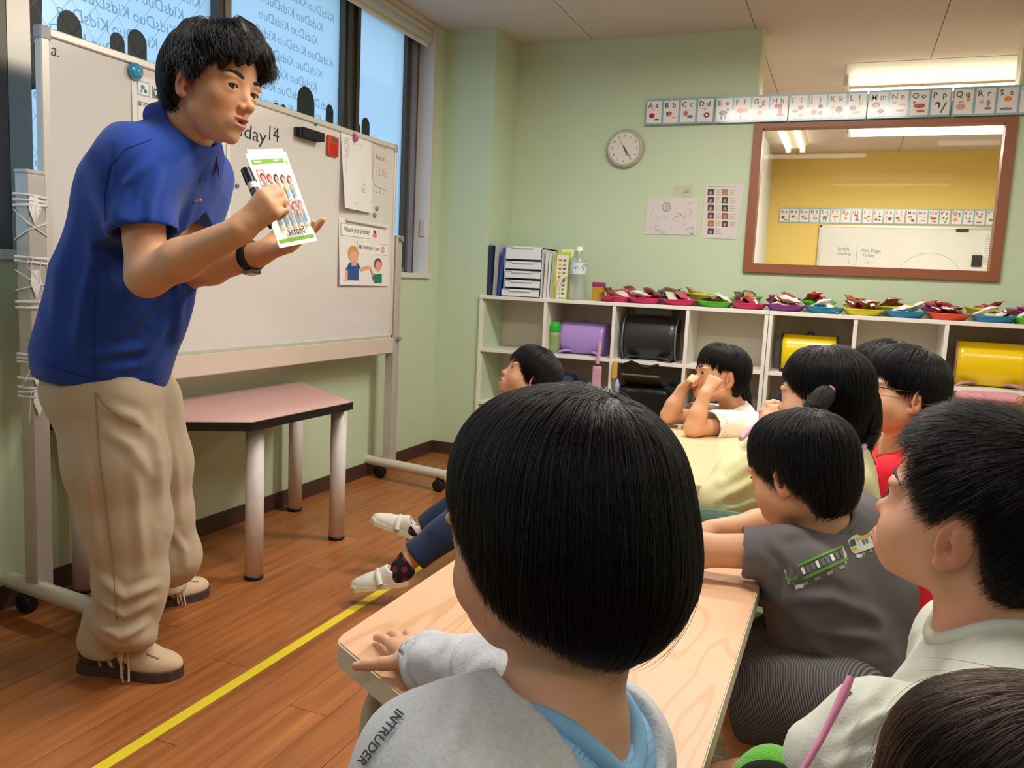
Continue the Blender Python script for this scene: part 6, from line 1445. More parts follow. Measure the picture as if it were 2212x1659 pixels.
# ---- boy in the dark grey train shirt
def kid_train():
    hc = at_d(1728, 1012, 1.36); H = 0.195; F = dv(-0.62, -0.18, 0.75); hf = Fr(hc, F, UPV-RGT*0.05+FWD*0.1, H)
    N = at_d(1772, 1140, 1.38); Ft = dv(-0.72, -0.12, 0.66); Ut = unit(UPV*1.0-RGT*0.26+FWD*0.10)
    w, d, h = 0.11, 0.075, 0.33; f = Fr(N, Ft, Ut, 1)
    LSH, RSH = at_d(1688, 1192, 1.30), at_d(1858, 1135, 1.46)
    LEL, LWR = at_d(1500, 1188, 1.33), at_d(1385, 1160, 1.40); REL, RWR = at_d(1700, 1128, 1.52), at_d(1535, 1146, 1.47)
    p = person((N[0], N[1], 0), 'boy in a dark grey T-shirt with a train printed on its back')
    pel = at_d(1800, 1492, 1.30)
    leg = [(pel+dv(-0.3, 0, -0.9)*0.06, at_d(1590, 1500, 1.33), at_d(1640, 1700, 1.36)), (pel+dv(0.3, 0, 0.9)*0.05, at_d(1640, 1400, 1.47), at_d(1680, 1600, 1.5))]
    kid_body(p, hf, N, Ft, Ut, w, d, h, [(LSH, LEL, LWR), (RSH, REL, RWR)], [dict(w=LWR, d=unit(LWR-LEL), n=(0, 0, -1), side=-1, L=0.115), dict(w=RWR, d=unit(RWR-REL), n=(0, 0, -1), side=1, L=0.115)], '#D5A07C', rn=0.041, legs=leg, res=0.003)
    face_parts(hf, p)
    def shp(s): s.ell((0, -0.06, 0.125), (0.375, 0.445, 0.375), None, 0.05); s.ell((0, -0.14, -0.08), (0.36, 0.345, 0.35), None, 0.1)
    hm = hemfun(sym([(0, 0.06), (40, 0.03), (60, -0.06), (80, -0.13), (100, -0.11), (115, -0.22), (140, -0.38), (180, -0.43)]))
    hair(hf, p, shp, hm, n=8000, seg=16, ds=0.042, length=(0.3, 0.75), whorl=(0.0, -0.30, 0.50), gravity=0.5, jitter=0.16, rad=0.00045, depth=(-0.02, 0.02), hemvar=0.025, cap_res=0.014, clump=0.12, seed=31)
    DG = mat('tee_grey', '#6C6668', 0.9, spec=0.15, bump=0.25, bscale=500, var=0.03, vscale=60)
    fo = folds(0.007, 18, (dv(0.75, 1, 0.3), dv(1, 0.75, 0), dv(0.6, 1, -0.3)), 3, 0.15)
    def ex(S, ff):
        S.ell(at_d(1775, 1235, 1.375), (0.085, 0.05, 0.075), np.stack([RGT, FWD, UPV], 1), 0.04)
        S.cap(at_d(1845, 1135, 1.42), at_d(1895, 1290, 1.40), 0.042, 0.05, 0.06); S.cap(at_d(1890, 1290, 1.40), at_d(1890, 1420, 1.38), 0.055, 0.06, 0.06); S.cap(at_d(1770, 1290, 1.33), at_d(1830, 1470, 1.31), 0.075, 0.075, 0.05)
    fo = wrinkles(fo, [([(1690, 1299), (1792, 1292), (1919, 1343)], 0.010, 0.008), ([(1705, 1322), (1782, 1367), (1900, 1380)], 0.010, 0.009), ([(1720, 1350), (1782, 1410), (1850, 1440)], 0.010, 0.009), ([(1732, 1390), (1768, 1460), (1792, 1505)], 0.009, 0.008), ([(1817, 1110), (1763, 1140), (1690, 1150)], 0.008, 0.007), ([(1880, 1300), (1910, 1360), (1915, 1420)], 0.010, 0.007), ([(1660, 1180), (1690, 1230), (1680, 1290)], 0.008, -0.007)])
    o, ft, nk = tee(p, ex, N, Ft, Ut, w, d, h, 0.014, [(LSH, LEL, LWR, 0.46, 0.044, 0.041, None), (RSH, REL, RWR, 0.75, 0.056, 0.046, None)], DG, hf, rn=0.043, res=0.0046, neck_r=0.052, disp=fo, hem=0.36)
    CO = bpy.data.materials.new('corduroy_grey'); CO.use_nodes = True; nt = CO.node_tree; b = nt.nodes['Principled BSDF']; b.inputs['Roughness'].default_value = 0.9
    tc = nt.nodes.new('ShaderNodeTexCoord'); mp = nt.nodes.new('ShaderNodeMapping'); mp.inputs['Rotation'].default_value = (0.5, 0.3, 0.5); wv = nt.nodes.new('ShaderNodeTexWave'); wv.inputs['Scale'].default_value = 80; wv.inputs['Distortion'].default_value = 0.6; nt.links.new(tc.outputs['Object'], mp.inputs[0]); nt.links.new(mp.outputs[0], wv.inputs[0])
    r = nt.nodes.new('ShaderNodeValToRGB'); e = r.color_ramp.elements; e[0].color = (*lin('#4c4a4c'), 1); e[1].color = (*lin('#7d7876'), 1); nt.links.new(wv.outputs[0], r.inputs[0]); nt.links.new(r.outputs[0], b.inputs['Base Color'])
    bp_ = nt.nodes.new('ShaderNodeBump'); bp_.inputs['Distance'].default_value = 0.002; nt.links.new(wv.outputs[0], bp_.inputs['Height']); nt.links.new(bp_.outputs[0], b.inputs['Normal'])
    S = SDF(); S.ell(pel, (0.12, 0.10, 0.08), np.stack([unit(np.cross(Ft, ZUP)), Ft, ZUP], 1), 0.03)
    for (a, b_, c) in leg: S.cap(a, a+(b_-a)*0.92, 0.074, 0.072, 0.03); S.cyl(a+(b_-a)*0.93, a+(b_-a)*1.6, 0.12, 0.004)
    sdf_obj('shorts', S, 0.005, CO, p, disp=folds(0.003, 30, seed=8))
    for i_, (a, b_, c) in enumerate(leg): kid_shoe((c[0], c[1], 0.001), (-0.9, 0.3, 0), ZUP, ('left', 'right')[i_]+' white canvas shoe of the boy in the train shirt')
    return p, o, f
KT = kid_train()
# ---- girl with pigtails in a pale yellow jacket
def kid_pigtail():
    hc = at_d(1777, 852, 1.70); H = 0.200; F = dv(-0.76, 0.10, 0.62); hf = Fr(hc, F, UPV, H)
    N = at_d(1800, 985, 1.74); Ft = dv(-0.92, 0, 0.3); Ut = unit(UPV-RGT*0.12); w, d, h = 0.11, 0.085, 0.34; f = Fr(N, Ft, Ut, 1)
    LSH, LEL, LWR = at_d(1690, 1020, 1.64), at_d(1578, 1075, 1.72), at_d(1636, 950, 1.80); RSH, REL, RWR = f(w, 0.0, -0.055), at_d(1640, 1050, 1.95), at_d(1650, 940, 1.90)
    p = person((N[0], N[1], 0), 'girl with pigtails in a pale yellow jacket, hand raised to her mouth')
    kid_body(p, hf, N, Ft, Ut, w, d, h, [(LSH, LEL, LWR), (RSH, REL, RWR)], [dict(w=LWR, d=unit(at_d(1668, 880, 1.80)-LWR), n=dv(1, 0, 0.3), side=-1, L=0.115, curls=((0.3, 0.5, 0.4),)*4, thumb=(0.6, 0.7, 0.4)), dict(w=RWR, d=UPV, n=dv(1, 0, 0), side=1, L=0.11, curls=((0.5, 0.8, 0.5),)*4)], '#DFAE8C', rn=0.04, res=0.003)
    face_parts(hf, p)
    def shp(s): s.ell((0, -0.07, 0.13), (0.372, 0.442, 0.385), None, 0.05); s.ell((0, -0.20, -0.05), (0.345, 0.29, 0.33), None, 0.1)
    hm = hemfun(sym([(0, 0.16), (30, 0.13), (50, 0.05), (66, -0.14), (76, -0.16), (84, 0.02), (98, 0.03), (108, -0.10), (130, -0.25), (180, -0.32)]))
    cap = hair(hf, p, shp, hm, n=6000, seg=16, ds=0.045, length=(0.4, 0.9), whorl=(0.0, 0.05, 0.56), gravity=0.6, jitter=0.10, rad=0.00045, depth=(-0.02, 0.012), hemvar=0.03, cap_res=0.015, seed=41)
    tie = at_d(1792, 846, 1.600)
    MB().ball(tie, (0.011, 0.010, 0.012), 12, 8).build('hair_tie', mat('tie_pink', '#E07AB2', 0.5), p)
    tail([tie, at_d(1774, 862, 1.585), at_d(1752, 905, 1.575), at_d(1758, 975, 1.59), at_d(1770, 1010, 1.60)], 0.021, p, 260, 0.0005, seed=5)
    tail([at_d(1846, 800, 1.70), at_d(1882, 860, 1.70), at_d(1884, 930, 1.70), at_d(1868, 975, 1.69), at_d(1890, 1005, 1.68)], 0.018, p, 120, 0.0005, seed=6)
    tail([at_d(1820, 800, 1.68), at_d(1850, 860, 1.70), at_d(1850, 930, 1.71), at_d(1840, 985, 1.72)], 0.034, p, 260, 0.0005, seed=7)
    YJ = cloth('jacket_yellow', '#E2DDA8', 0.6, 0.3, 300, 0.04, 40)
    fo = folds(0.008, 24, seed=14)
    fo = wrinkles(fo, [([(1650, 985), (1600, 1010), (1560, 1045)], 0.009, 0.009), ([(1640, 1030), (1590, 1060), (1555, 1078)], 0.009, 0.009), ([(1655, 955), (1610, 975), (1570, 1012)], 0.008, 0.008), ([(1650, 1085), (1600, 1095), (1565, 1100)], 0.009, 0.008)])
    o, ft, nk = tee(p, None, N, Ft, Ut, w, d, h, 0.022, [(LSH, LEL, LWR, 1.80, 0.066, 0.062, 0.046), (RSH, REL, RWR, 1.8, 0.06, 0.055, 0.046)], YJ, hf, rn=0.042, res=0.0055, name='jacket', disp=fo, neck_r=0.06, ring_r=0.006, colm=cloth('jacket_pink', '#D8A6C8'))
    e_ = LEL+unit(LEL-LWR)*0.03+UPV*-0.01
    S = SDF(); S.ell(LEL+RGT*-0.035+UPV*-0.02, (0.03, 0.045, 0.042), np.stack([RGT, FWD, UPV], 1)); sdf_obj('elbow_lining', S, 0.004, cloth('lining_purple', '#A9789E'), o)
    MB().tube([at_d(1600, 948, 1.72), at_d(1625, 925, 1.76), at_d(1650, 910, 1.79)], 0.006, 8).build('cuff', cloth('jacket_pink', '#D8A6C8'), o)
    seated(p, f(0.02, -0.03, -0.42), Ft, cloth('leggings', '#D9D7B0'), shoes='white canvas shoe of the girl in the yellow jacket')
kid_pigtail()
# ---- boy in the red shirt with glasses
def kid_red():
    hc = at_d(1945, 846, 1.97); H = 0.218; F = dv(-0.96, 0.22, 0.02); hf = Fr(hc, F, UPV, H)
    N = at_d(1948, 985, 2.0); Ft = dv(-0.95, 0, 0.1); Ut = unit(UPV-RGT*0.02); w, d, h = 0.12, 0.09, 0.36; f = Fr(N, Ft, Ut, 1)
    LSH, LEL, LWR = at_d(1925, 1040, 1.86), at_d(1880, 1165, 1.84), at_d(1790, 1180, 1.95); RSH, REL, RWR = f(w, 0, -0.055), f(w, 0.06, -0.22), f(w-0.03, 0.2, -0.22)
    p = person((N[0], N[1], 0), 'boy with glasses in a red T-shirt, in profile behind the pigtail girl')
    kid_body(p, hf, N, Ft, Ut, w, d, h, [(LSH, LEL, LWR), (RSH, REL, RWR)], [dict(w=LWR, d=unit(LWR-LEL), n=(0, 0, -1), side=-1, L=0.115)], '#DDA988', rn=0.044, res=0.003)
    face_parts(hf, p)
    def shp(s): s.ell((0, -0.06, 0.13), (0.385, 0.44, 0.395), None, 0.05); s.ell((0, -0.15, -0.08), (0.36, 0.335, 0.35), None, 0.1)
    hm = hemfun(sym([(0, 0.10), (28, 0.08), (45, -0.02), (58, -0.04), (72, -0.05), (85, -0.02), (100, -0.05), (112, -0.2), (140, -0.36), (180, -0.42)]))
    hair(hf, p, shp, hm, n=6500, seg=16, ds=0.045, length=(0.35, 0.85), whorl=(0.0, -0.25, 0.52), gravity=0.6, jitter=0.12, rad=0.0005, depth=(-0.02, 0.015), hemvar=0.03, cap_res=0.015, seed=51)
    RD = cloth('tee_red', '#DE2436')
    o, ft, nk = tee(p, None, N, Ft, Ut, w, d, h, 0.012, [(LSH, LEL, LWR, 0.72, 0.062, 0.062, None), (RSH, REL, RWR, 0.7, 0.06, 0.058, None)], RD, hf, rn=0.045, res=0.005, fold=(0.004, 28), neck_r=0.052)
    # glasses
    g = thing('glasses', hf(0, 0.42, -0.045), 'thin framed glasses on the boy in the red shirt', 'glasses'); gm = mat('wire_dark', '#4a4038', 0.3, metal=0.5)
    for s in (-1, 1):
        c = hf(s*0.15, 0.43, -0.05); pts = [c+hf.R*0.115*H*math.cos(a)+hf.U*0.085*H*math.sin(a) for a in np.linspace(0, 2*PI, 21)]
        MB().tube(pts, 0.0012, 6, caps=False).build('rim', gm, g); MB().tube([hf(s*0.265, 0.42, -0.03), hf(s*0.34, 0.25, -0.03), hf(s*0.36, -0.04, 0.0)], 0.0013, 6).build('temple', gm, g)
    MB().tube([hf(-0.035, 0.435, -0.04), hf(0.035, 0.435, -0.04)], 0.0012, 6).build('bridge', gm, g)
    seated(p, f(0, -0.03, -0.42), Ft, cloth('jeans_dark', '#3a4254'), shoes='white canvas shoe of the boy in the red shirt')
    # printed picture on the chest
    return p, o, f
KR = kid_red()
# ---- boy behind, orange striped shirt
def kid_orange():
    hc = at_d(1905, 812, 2.5); H = 0.215; F = dv(-0.96, -0.05, 0.12); hf = Fr(hc, F, UPV, H)
    N = at_d(1925, 925, 2.53); Ft = dv(-0.95, 0, 0.2); Ut = UPV; w, d, h = 0.115, 0.085, 0.34; f = Fr(N, Ft, Ut, 1)
    p = person((N[0], N[1], 0), 'boy in an orange striped shirt, mostly hidden, forehead and black hair showing')
    A = [(f(s*w, 0, -0.055), f(s*(w+0.02), 0.05, -0.23), f(s*(w-0.03), 0.2, -0.22)) for s in (-1, 1)]
    kid_body(p, hf, N, Ft, Ut, w, d, h, A, [], '#D8A27C', res=0.0036); face_parts(hf, p)
    def shp(s): s.ell((0, -0.07, 0.14), (0.375, 0.46, 0.385), None, 0.05); s.ell((0, -0.2, -0.05), (0.35, 0.32, 0.33), None, 0.1)
    hm = hemfun(sym([(0, 0.30), (30, 0.27), (50, 0.15), (65, 0.0), (90, 0.0), (110, -0.15), (180, -0.36)]))
    hair(hf, p, shp, hm, n=3000, seg=9, ds=0.03, length=(0.12, 0.3), whorl=(0.0, -0.25, 0.52), gravity=0.4, forward=0.4, lift=0.1, jitter=0.2, rad=0.0006, hemvar=0.03, seed=61)
    m = bpy.data.materials.new('orange_stripes'); m.use_nodes = True; nt = m.node_tree; b = nt.nodes['Principled BSDF']; b.inputs['Roughness'].default_value = 0.9
    tc = nt.nodes.new('ShaderNodeTexCoord'); wv = nt.nodes.new('ShaderNodeTexWave'); wv.bands_direction = 'Z'; wv.inputs['Scale'].default_value = 24; wv.inputs['Distortion'].default_value = 0.3; nt.links.new(tc.outputs['Object'], wv.inputs[0])
    r = nt.nodes.new('ShaderNodeValToRGB'); r.color_ramp.interpolation = 'CONSTANT'; e = r.color_ramp.elements; e[0].color = (*lin('#E79770'), 1); e[1].position = 0.86; e[1].color = (*lin('#C9B8A8'), 1); nt.links.new(wv.outputs[0], r.inputs[0]); nt.links.new(r.outputs[0], b.inputs['Base Color'])
    tee(p, None, N, Ft, Ut, w, d, h, 0.014, [(a, b_, c, 0.85, 0.06, 0.056, None) for a, b_, c in A], m, hf, res=0.0065)
    seated(p, f(0, -0.03, -0.42), Ft, cloth('trousers_khaki', '#8a7c62'), shoes='white canvas shoe of the boy in orange stripes')
kid_orange()
# ---- girl in white resting her cheeks on her fists
def kid_white():
    hc = at_d(1557, 808, 2.75); H = 0.205; F = dv(-0.95, 0.16, -0.08); hf = Fr(hc, F, UPV, H)
    N = at_d(1588, 893, 2.80); Ft = dv(-0.93, 0, -0.2); Ut = unit(UPV+RGT*0.1); w, d, h = 0.11, 0.08, 0.33; f = Fr(N, Ft, Ut, 1)
    LSH, LEL, LWR = at_d(1580, 920, 2.69), at_d(1497, 925, 2.60), at_d(1523, 850, 2.60); RSH, REL, RWR = at_d(1560, 905, 2.88), at_d(1445, 898, 2.78), at_d(1474, 840, 2.76)
    p = person((N[0], N[1], 0), 'girl in a white T-shirt with her cheeks on her fists at the far table')
    kid_body(p, hf, N, Ft, Ut, w, d, h, [(LSH, LEL, LWR), (RSH, REL, RWR)], [
        dict(w=LWR, d=unit(at_d(1548, 812, 2.61)-LWR), n=dv(0.55, 0.2, 0.9), side=-1, L=0.115, curls=((1.1, 1.5, 0.9),)*4, spread=0.02, thumb=(0.5, 0.7, 0.5)),
        dict(w=RWR, d=unit(at_d(1502, 805, 2.70)-RWR), n=dv(0.8, -0.1, -0.5), side=1, L=0.112, curls=((1.0, 1.4, 0.9),)*4, spread=0.02, thumb=(0.5, 0.7, 0.5))], '#DDA782', rn=0.038, res=0.0028, zcut=0.5)
    face_parts(hf, p, gaze=(-0.15, 0.95, 0))
    def shp(s): s.ell((0, -0.06, 0.13), (0.365, 0.425, 0.375), None, 0.05); s.ell((0, -0.17, -0.05), (0.335, 0.28, 0.32), None, 0.1)
    hm = hemfun(sym([(0, 0.07), (25, 0.06), (40, 0.05), (52, -0.05), (66, -0.08), (76, 0.04), (100, 0.05), (110, -0.1), (130, -0.28), (180, -0.36)]))
    hair(hf, p, shp, hm, n=4500, seg=14, ds=0.045, length=(0.4, 0.8), whorl=(0.0, -0.05, 0.56), gravity=0.6, jitter=0.08, rad=0.0006, depth=(-0.02, 0.012), hemvar=0.015, cap_res=0.016, seed=71)
    tail([at_d(1596, 800, 2.80), at_d(1606, 835, 2.80), at_d(1612, 875, 2.80), at_d(1616, 910, 2.79), at_d(1612, 945, 2.78)], 0.02, p, 120, 0.0006, seed=8, fan=0.4)
    WT = cloth('tee_white', '#E9E4DA')
    tee(p, None, N, Ft, Ut, w, d, h, 0.012, [(LSH, LEL, LWR, 0.62, 0.056, 0.054, None), (RSH, REL, RWR, 0.6, 0.055, 0.052, None)], WT, hf, rn=0.039, res=0.005, fold=(0.004, 30), neck_r=0.047)
    seated(p, f(0, -0.03, -0.40), Ft, cloth('skirt_blue', '#3d5f8a'), shoes='white canvas shoe of the girl in white')
kid_white()
# ---- boy at the left of the far table, looking up, legs stretched out
def kid_left():
    hc = at_d(1144, 812, 2.80); H = 0.20; F = dv(-0.82, 0.50, -0.16); hf = Fr(hc, F, UPV, H)
    N = at_d(1168, 888, 2.82); Ft = dv(-0.92, 0, -0.2); Ut = unit(UPV+RGT*0.05); w, d, h = 0.115, 0.085, 0.34; f = Fr(N, Ft, Ut, 1)
    p = person((N[0], N[1], 0), 'boy looking up with navy trousers and legs stretched out over the floor')
    A = [(f(s*w, 0, -0.055), f(s*(w+0.02), 0.05, -0.23), f(s*(w-0.03), 0.18, -0.26)) for s in (-1, 1)]
    kid_body(p, hf, N, Ft, Ut, w, d, h, A, [dict(w=a[2], d=Ft, n=(0, 0, -1), side=s, L=0.11) for a, s in zip(A, (-1, 1))], '#DBA682', mouth=0.5, res=0.003); face_parts(hf, p, gaze=(0, 0.95, 0.1), mouth=0.5)
    def shp(s): s.ell((0, -0.06, 0.135), (0.40, 0.47, 0.405), None, 0.05); s.ell((0, -0.17, -0.06), (0.38, 0.36, 0.34), None, 0.1)
    hm = hemfun(sym([(0, 0.13), (30, 0.10), (46, 0.04), (58, -0.08), (74, -0.14), (100, -0.15), (115, -0.24), (180, -0.40)]))
    hair(hf, p, shp, hm, n=4500, seg=14, ds=0.045, length=(0.35, 0.75), whorl=(0.0, -0.25, 0.52), gravity=0.5, forward=0.1, jitter=0.14, rad=0.0006, depth=(-0.02, 0.015), hemvar=0.03, cap_res=0.016, seed=81)
    NB = cloth('tee_blue_dark', '#33405e'); tee(p, None, N, Ft, Ut, w, d, h, 0.012, [(a, b_, c, 0.7, 0.06, 0.056, None) for a, b_, c in A], NB, hf, res=0.006)
    pel = f(0, -0.02, -0.42); S = SDF(); NV = cloth('trousers_navy', '#27334F'); S.ell(pel, (0.13, 0.1, 0.08), np.stack([f.R, f.F, ZUP], 1), 0.03)
    a1, a2 = at_d(882, 1212, 2.52), at_d(905, 1150, 2.80); k1, k2 = at_d(1010, 1115, 2.55), at_d(1020, 1075, 2.80)
    ski = SDF()
    for (kn, an, s) in ((k1, a1, -1), (k2, a2, 1)):
        S.path([pel+f.R*s*0.07, kn], [0.072, 0.060], 0.03); m = kn+(an-kn)*0.90; S.cap(kn, m, 0.060, 0.048, 0.02); S.cyl(m, m+unit(an-kn)*0.2, 0.09, 0.003)
    sdf_obj('trousers', S, 0.005, NV, p, disp=folds(0.003, 30, seed=18))
    SO = mat('sock_black', None, 0.95, attr=True)
    for i, (kn, an, s, hl, dr, upv) in enumerate(((k1, a1, -1, at_d(886, 1262, 2.50), dv(-0.97, -0.12, 0.05), dv(0.0, 1, -0.05)), (k2, a2, 1, at_d(908, 1168, 2.78), dv(-0.88, 0.34, 0.05), dv(0.35, 0.9, -0.1)))):
        ax_ = unit(an-kn); hl = np.array(hl)
        T = SDF(); T.cap(kn+(an-kn)*0.80, an+ax_*0.02, 0.032, 0.030, 0.01); sdf_obj('ankle', T, 0.004, SKIN, p, colfn=skin_col(None, '#D9A886'))
        top = an+ax_*0.0; bt = hl+unit(dr)*0.035+unit(upv)*0.032
        T = SDF(); T.path([top, top*0.4+bt*0.6, bt], [0.036, 0.035, 0.030], 0.01); T.cyl(top, top-ax_*0.05, 0.06, 0.003)
        def cf(V, c0=(top+bt)/2):
            c = np.tile(np.array(lin('#17151A')), (len(V), 1)); q = V-c0; m = (np.sin(q@RGT*210)+np.sin(q@UPV*190+1)) > 0.75; c[m] = np.array(lin('#7E1F2C')); return c
        sdf_obj('sock', T, 0.0035, SO, p, colfn=cf)
        kid_shoe(hl, dr, upv, ('white canvas shoe on the boy\'s nearer stretched leg, by the yellow tape', 'white canvas shoe on the boy\'s farther stretched leg')[i])
kid_left()
# ---- chairs under the children
def hd_(v): return math.atan2(v[0], v[1])
chair(0.16, 1.40, -1.1, 'low green chair under the boy in the train shirt')
_c = at_d(1622, 1092, 1.60); chair(_c[0]+0.02, _c[1]+0.17, 0.15, 'low green chair under the girl in the yellow jacket')
chair(0.34, 2.14, -1.45, 'low green chair under the boy in the red shirt')
chair(0.34, 2.62, -1.5, 'low green chair under the boy in orange stripes')
_c = at_d(1634, 905, 2.86); chair(_c[0]-0.165, _c[1], -1.5, 'low green chair under the girl in white')
chair(-0.86, 2.72, -1.75, 'low green chair under the boy with stretched legs')
chair(0.28, 0.98, -1.3, 'low green chair under the boy in pale green')
chair(-0.06, 0.40, -0.9, 'low green chair under the child in the grey sweatshirt')
t = thing('yellow_cap', at_d(1512, 1118, 2.0), 'yellow cap hanging under the edge of the far table', 'cap')
S = SDF(); S.ell(at_d(1512, 1118, 2.0), (0.035, 0.035, 0.03), np.stack([RGT, FWD, UPV], 1)); S.ell(at_d(1505, 1135, 1.98), (0.045, 0.04, 0.008), np.stack([RGT, FWD, UPV], 1), 0.01); sdf_obj('cap', S, 0.004, cloth('cap_yellow', '#EBA91E'), t)
# ---------------------------------------------------------------- prints on clothes
def decal_on(o, origin, u, v, direction, eps=0.0007):
    me = o.data; b = base_of(o); V = [Vector(np.array(q.co)+b) for q in me.vertices]; T = BVHTree.FromPolygons(V, [tuple(q.vertices) for q in me.polygons])
    f = Flat(origin, u, v, eps=0.0); dr = Vector(unit(direction))
    def wp(p):
        h = T.ray_cast(Vector(p)-dr*0.25, dr)
        if h[0] is None: h = T.find_nearest(Vector(p))
        n = h[1] if h[1].dot(dr) < 0 else -h[1]
        return np.array(h[0]+n*eps-dr*(0.00035*f.k))
    f.warp = wp; return f
def train(f, L, Hh, col, cars=4):
    f.poly([(0, Hh*0.1), (L*0.93, 0), (L, Hh*0.35), (L, Hh*0.85), (L*0.12, Hh*1.05), (-L*0.06, Hh*0.9), (-L*0.08, Hh*0.25)], '#DADAD4'); f.up()
    n = 12
    for i in range(n):
        x0, x1 = L*(0.17+0.82*i/n), L*(0.17+0.82*(i+1)/n)
        f.rect(x0, Hh*0.74, x1, Hh*0.86, col); f.rect(x0, Hh*0.12, x1, Hh*0.24, col)
    f.poly([(-L*0.05, Hh*0.55), (L*0.10, Hh*0.5), (L*0.12, Hh*0.9), (-L*0.03, Hh*0.86)], '#4A5250'); f.poly([(-L*0.06, Hh*0.3), (L*0.09, Hh*0.24), (L*0.10, Hh*0.42), (-L*0.05, Hh*0.48)], col); f.up()
    k = 9
    for i in range(k): f.rect(L*(0.20+0.088*i), Hh*0.34, L*(0.20+0.088*i+0.05), Hh*0.66, '#6a7270' if i % 3 else '#E9E9E4')
    for i in range(4): f.rect(L*(0.12+0.22*i), -Hh*0.14, L*(0.22+0.22*i), 0.0, '#9a9a94')
    f.poly([(-L*0.02, -Hh*0.12), (L*0.12, -Hh*0.2), (L*0.14, -Hh*0.02), (0, Hh*0.06)], '#E4E4DE')
def on_screen(px, py, D, ang):
    c, s = math.cos(ang), math.sin(ang); return at_d(px, py, D), RGT*c+UPV*s, -RGT*s+UPV*c
kp, ko, kf = KT
o_, u_, v_ = on_screen(1716, 1268, 1.20, 0.42); f = decal_on(ko, o_, u_, v_, ray(1765, 1230)); f.u, f.v = u_, v_; train(f, 0.092, 0.034, '#5E9A3A'); f.build('train_print', ko)
o_, u_, v_ = on_screen(1848, 1202, 1.20, 0.40); f = decal_on(ko, o_, u_, v_, ray(1870, 1180)); train(f, 0.060, 0.030, '#E0B92A'); f.build('train_print', ko)
kp, kf_, ko = KF
o_, u_, v_ = on_screen(872, 1520, 0.45, -2.22); f = decal_on(ko, o_, u_, v_, ray(820, 1590), 0.0022); f.text('INTRUDER', 0.0, 0.0, 0.0065, '#26262C', bold=True, slant=0.1, width=0.044); f.build('lettering', ko)
kp, ko, kf_ = KR
o_, u_, v_ = on_screen(1862, 1128, 1.6, 1.05); f = decal_on(ko, o_, u_, v_, ray(1870, 1090))
f.poly([(0, 0.0), (0.055, 0.0), (0.06, 0.02), (0.01, 0.024)], '#E5B52E'); f.ell(0.066, 0.012, 0.012, 0.012, '#3a3a3a'); f.up(); f.ell(0.03, -0.012, 0.02, 0.008, '#E9E4EA').ell(0.055, -0.016, 0.015, 0.009, '#4C6AB4').ell(0.01, -0.02, 0.014, 0.01, '#E9E4EA'); f.build('picture_print', ko)

# ---------------------------------------------------------------- satchels and odds and ends in the pigeonholes
def satchel(x, y, z, w, h, d, col, label, rim=None, cover=None, roll=True):
    """hard school satchel lying with its rounded flap to the room; x,y,z = middle of its foot"""
    t = thing('school_satchel', (x, y, z), label, 'satchel'); m = mat('satchel_'+col, col, 0.32, spec=0.5, bump=0.15, bscale=300, coat=0.15); rm = mat('satchel_rim_'+(rim or col), rim or col, 0.4)
    prof = [(0.0, 0.004)]; n = 14
    for i in range(n+1):
        a = -PI/2+PI*i/n; prof.append((-(d*0.5)-h*0.42*math.cos(a)*0.8, h*0.5+h*0.48*math.sin(a)))
    prof += [(0.0, h*0.98)]
    P = [(x-w/2, y+d*0.5+a, z+b) for a, b in prof]; MB().prism(P, (w, 0, 0)).build('body', m, t)
    c = MB(); vs = []; e = 0.005; K = len(prof)
    for s in range(9):
        xx = x-w/2-0.004+(w+0.008)*s/8
        for a, b in prof[1:-1]: vs.append((xx, y+d*0.5+a-e*0.8, z+h*0.5+(b-h*0.5)*1.03))
    kk = K-2
    fs = [(s*kk+i, (s+1)*kk+i, (s+1)*kk+i+1, s*kk+i+1) for s in range(8) for i in range(kk-1)]
    c.add(vs, fs, None, True); fl = c.build('flap', mat('cover_'+cover, cover, 0.25, coat=0.3, bump=0.15, bscale=60) if cover else m, t); sm = fl.modifiers.new('s', 'SOLIDIFY'); sm.thickness = 0.004
    for sx in (-1, 1):
        MB().tube([(x+sx*(w/2+0.002), y+d*0.5+a-e, z+h*0.5+(b-h*0.5)*1.03) for a, b in prof[1:-1]], 0.0045, 6).build('flap_edge', rm, t)
    for sx in (-1, 1):   # straps hanging forward over the board
        P = [(x+sx*w*0.22, y-h*0.22, z+0.012), (x+sx*w*0.30, y-h*0.36, z+0.016), (x+sx*w*0.42, y-h*0.46, z+0.008), (x+sx*w*0.48, y-h*0.42, z-0.004)]
        MB().tube([np.array(p)+np.array((0, 0, 0.006)) for p in P], [0.016, 0.018, 0.016, 0.010], 10, flat=((0, 0, 1), 0.35)).build('strap', m, t)
    MB().tube([(x-0.02, y+d*0.3, z+h), (x, y+d*0.3-0.01, z+h+0.012), (x+0.02, y+d*0.3, z+h)], 0.004, 8).build('handle', rm, t)
    return t
SB0, SB1 = 0.626, 0.331    # tops of the middle and lower boards
satchel(-1.320, 4.30, SB0, 0.255, 0.175, 0.13, '#AE90D6', 'lavender satchel in the top row of the left shelf', rim='#7E62A8')
satchel(-0.945, 4.29, SB0, 0.275, 0.225, 0.14, '#2B2B2D', 'black satchel in the top row of the left shelf', rim='#77777a')
satchel(-0.160, 4.30, SB0, 0.25, 0.185, 0.14, '#26242a', 'black satchel under a yellow cover, behind the girl with pigtails', cover='#F0D00E')
satchel(0.625, 4.30, SB0, 0.29, 0.205, 0.15, '#B98A8E', 'brown pink satchel under a yellow cover at the far right', cover='#F0CE0E', rim='#A8767C')
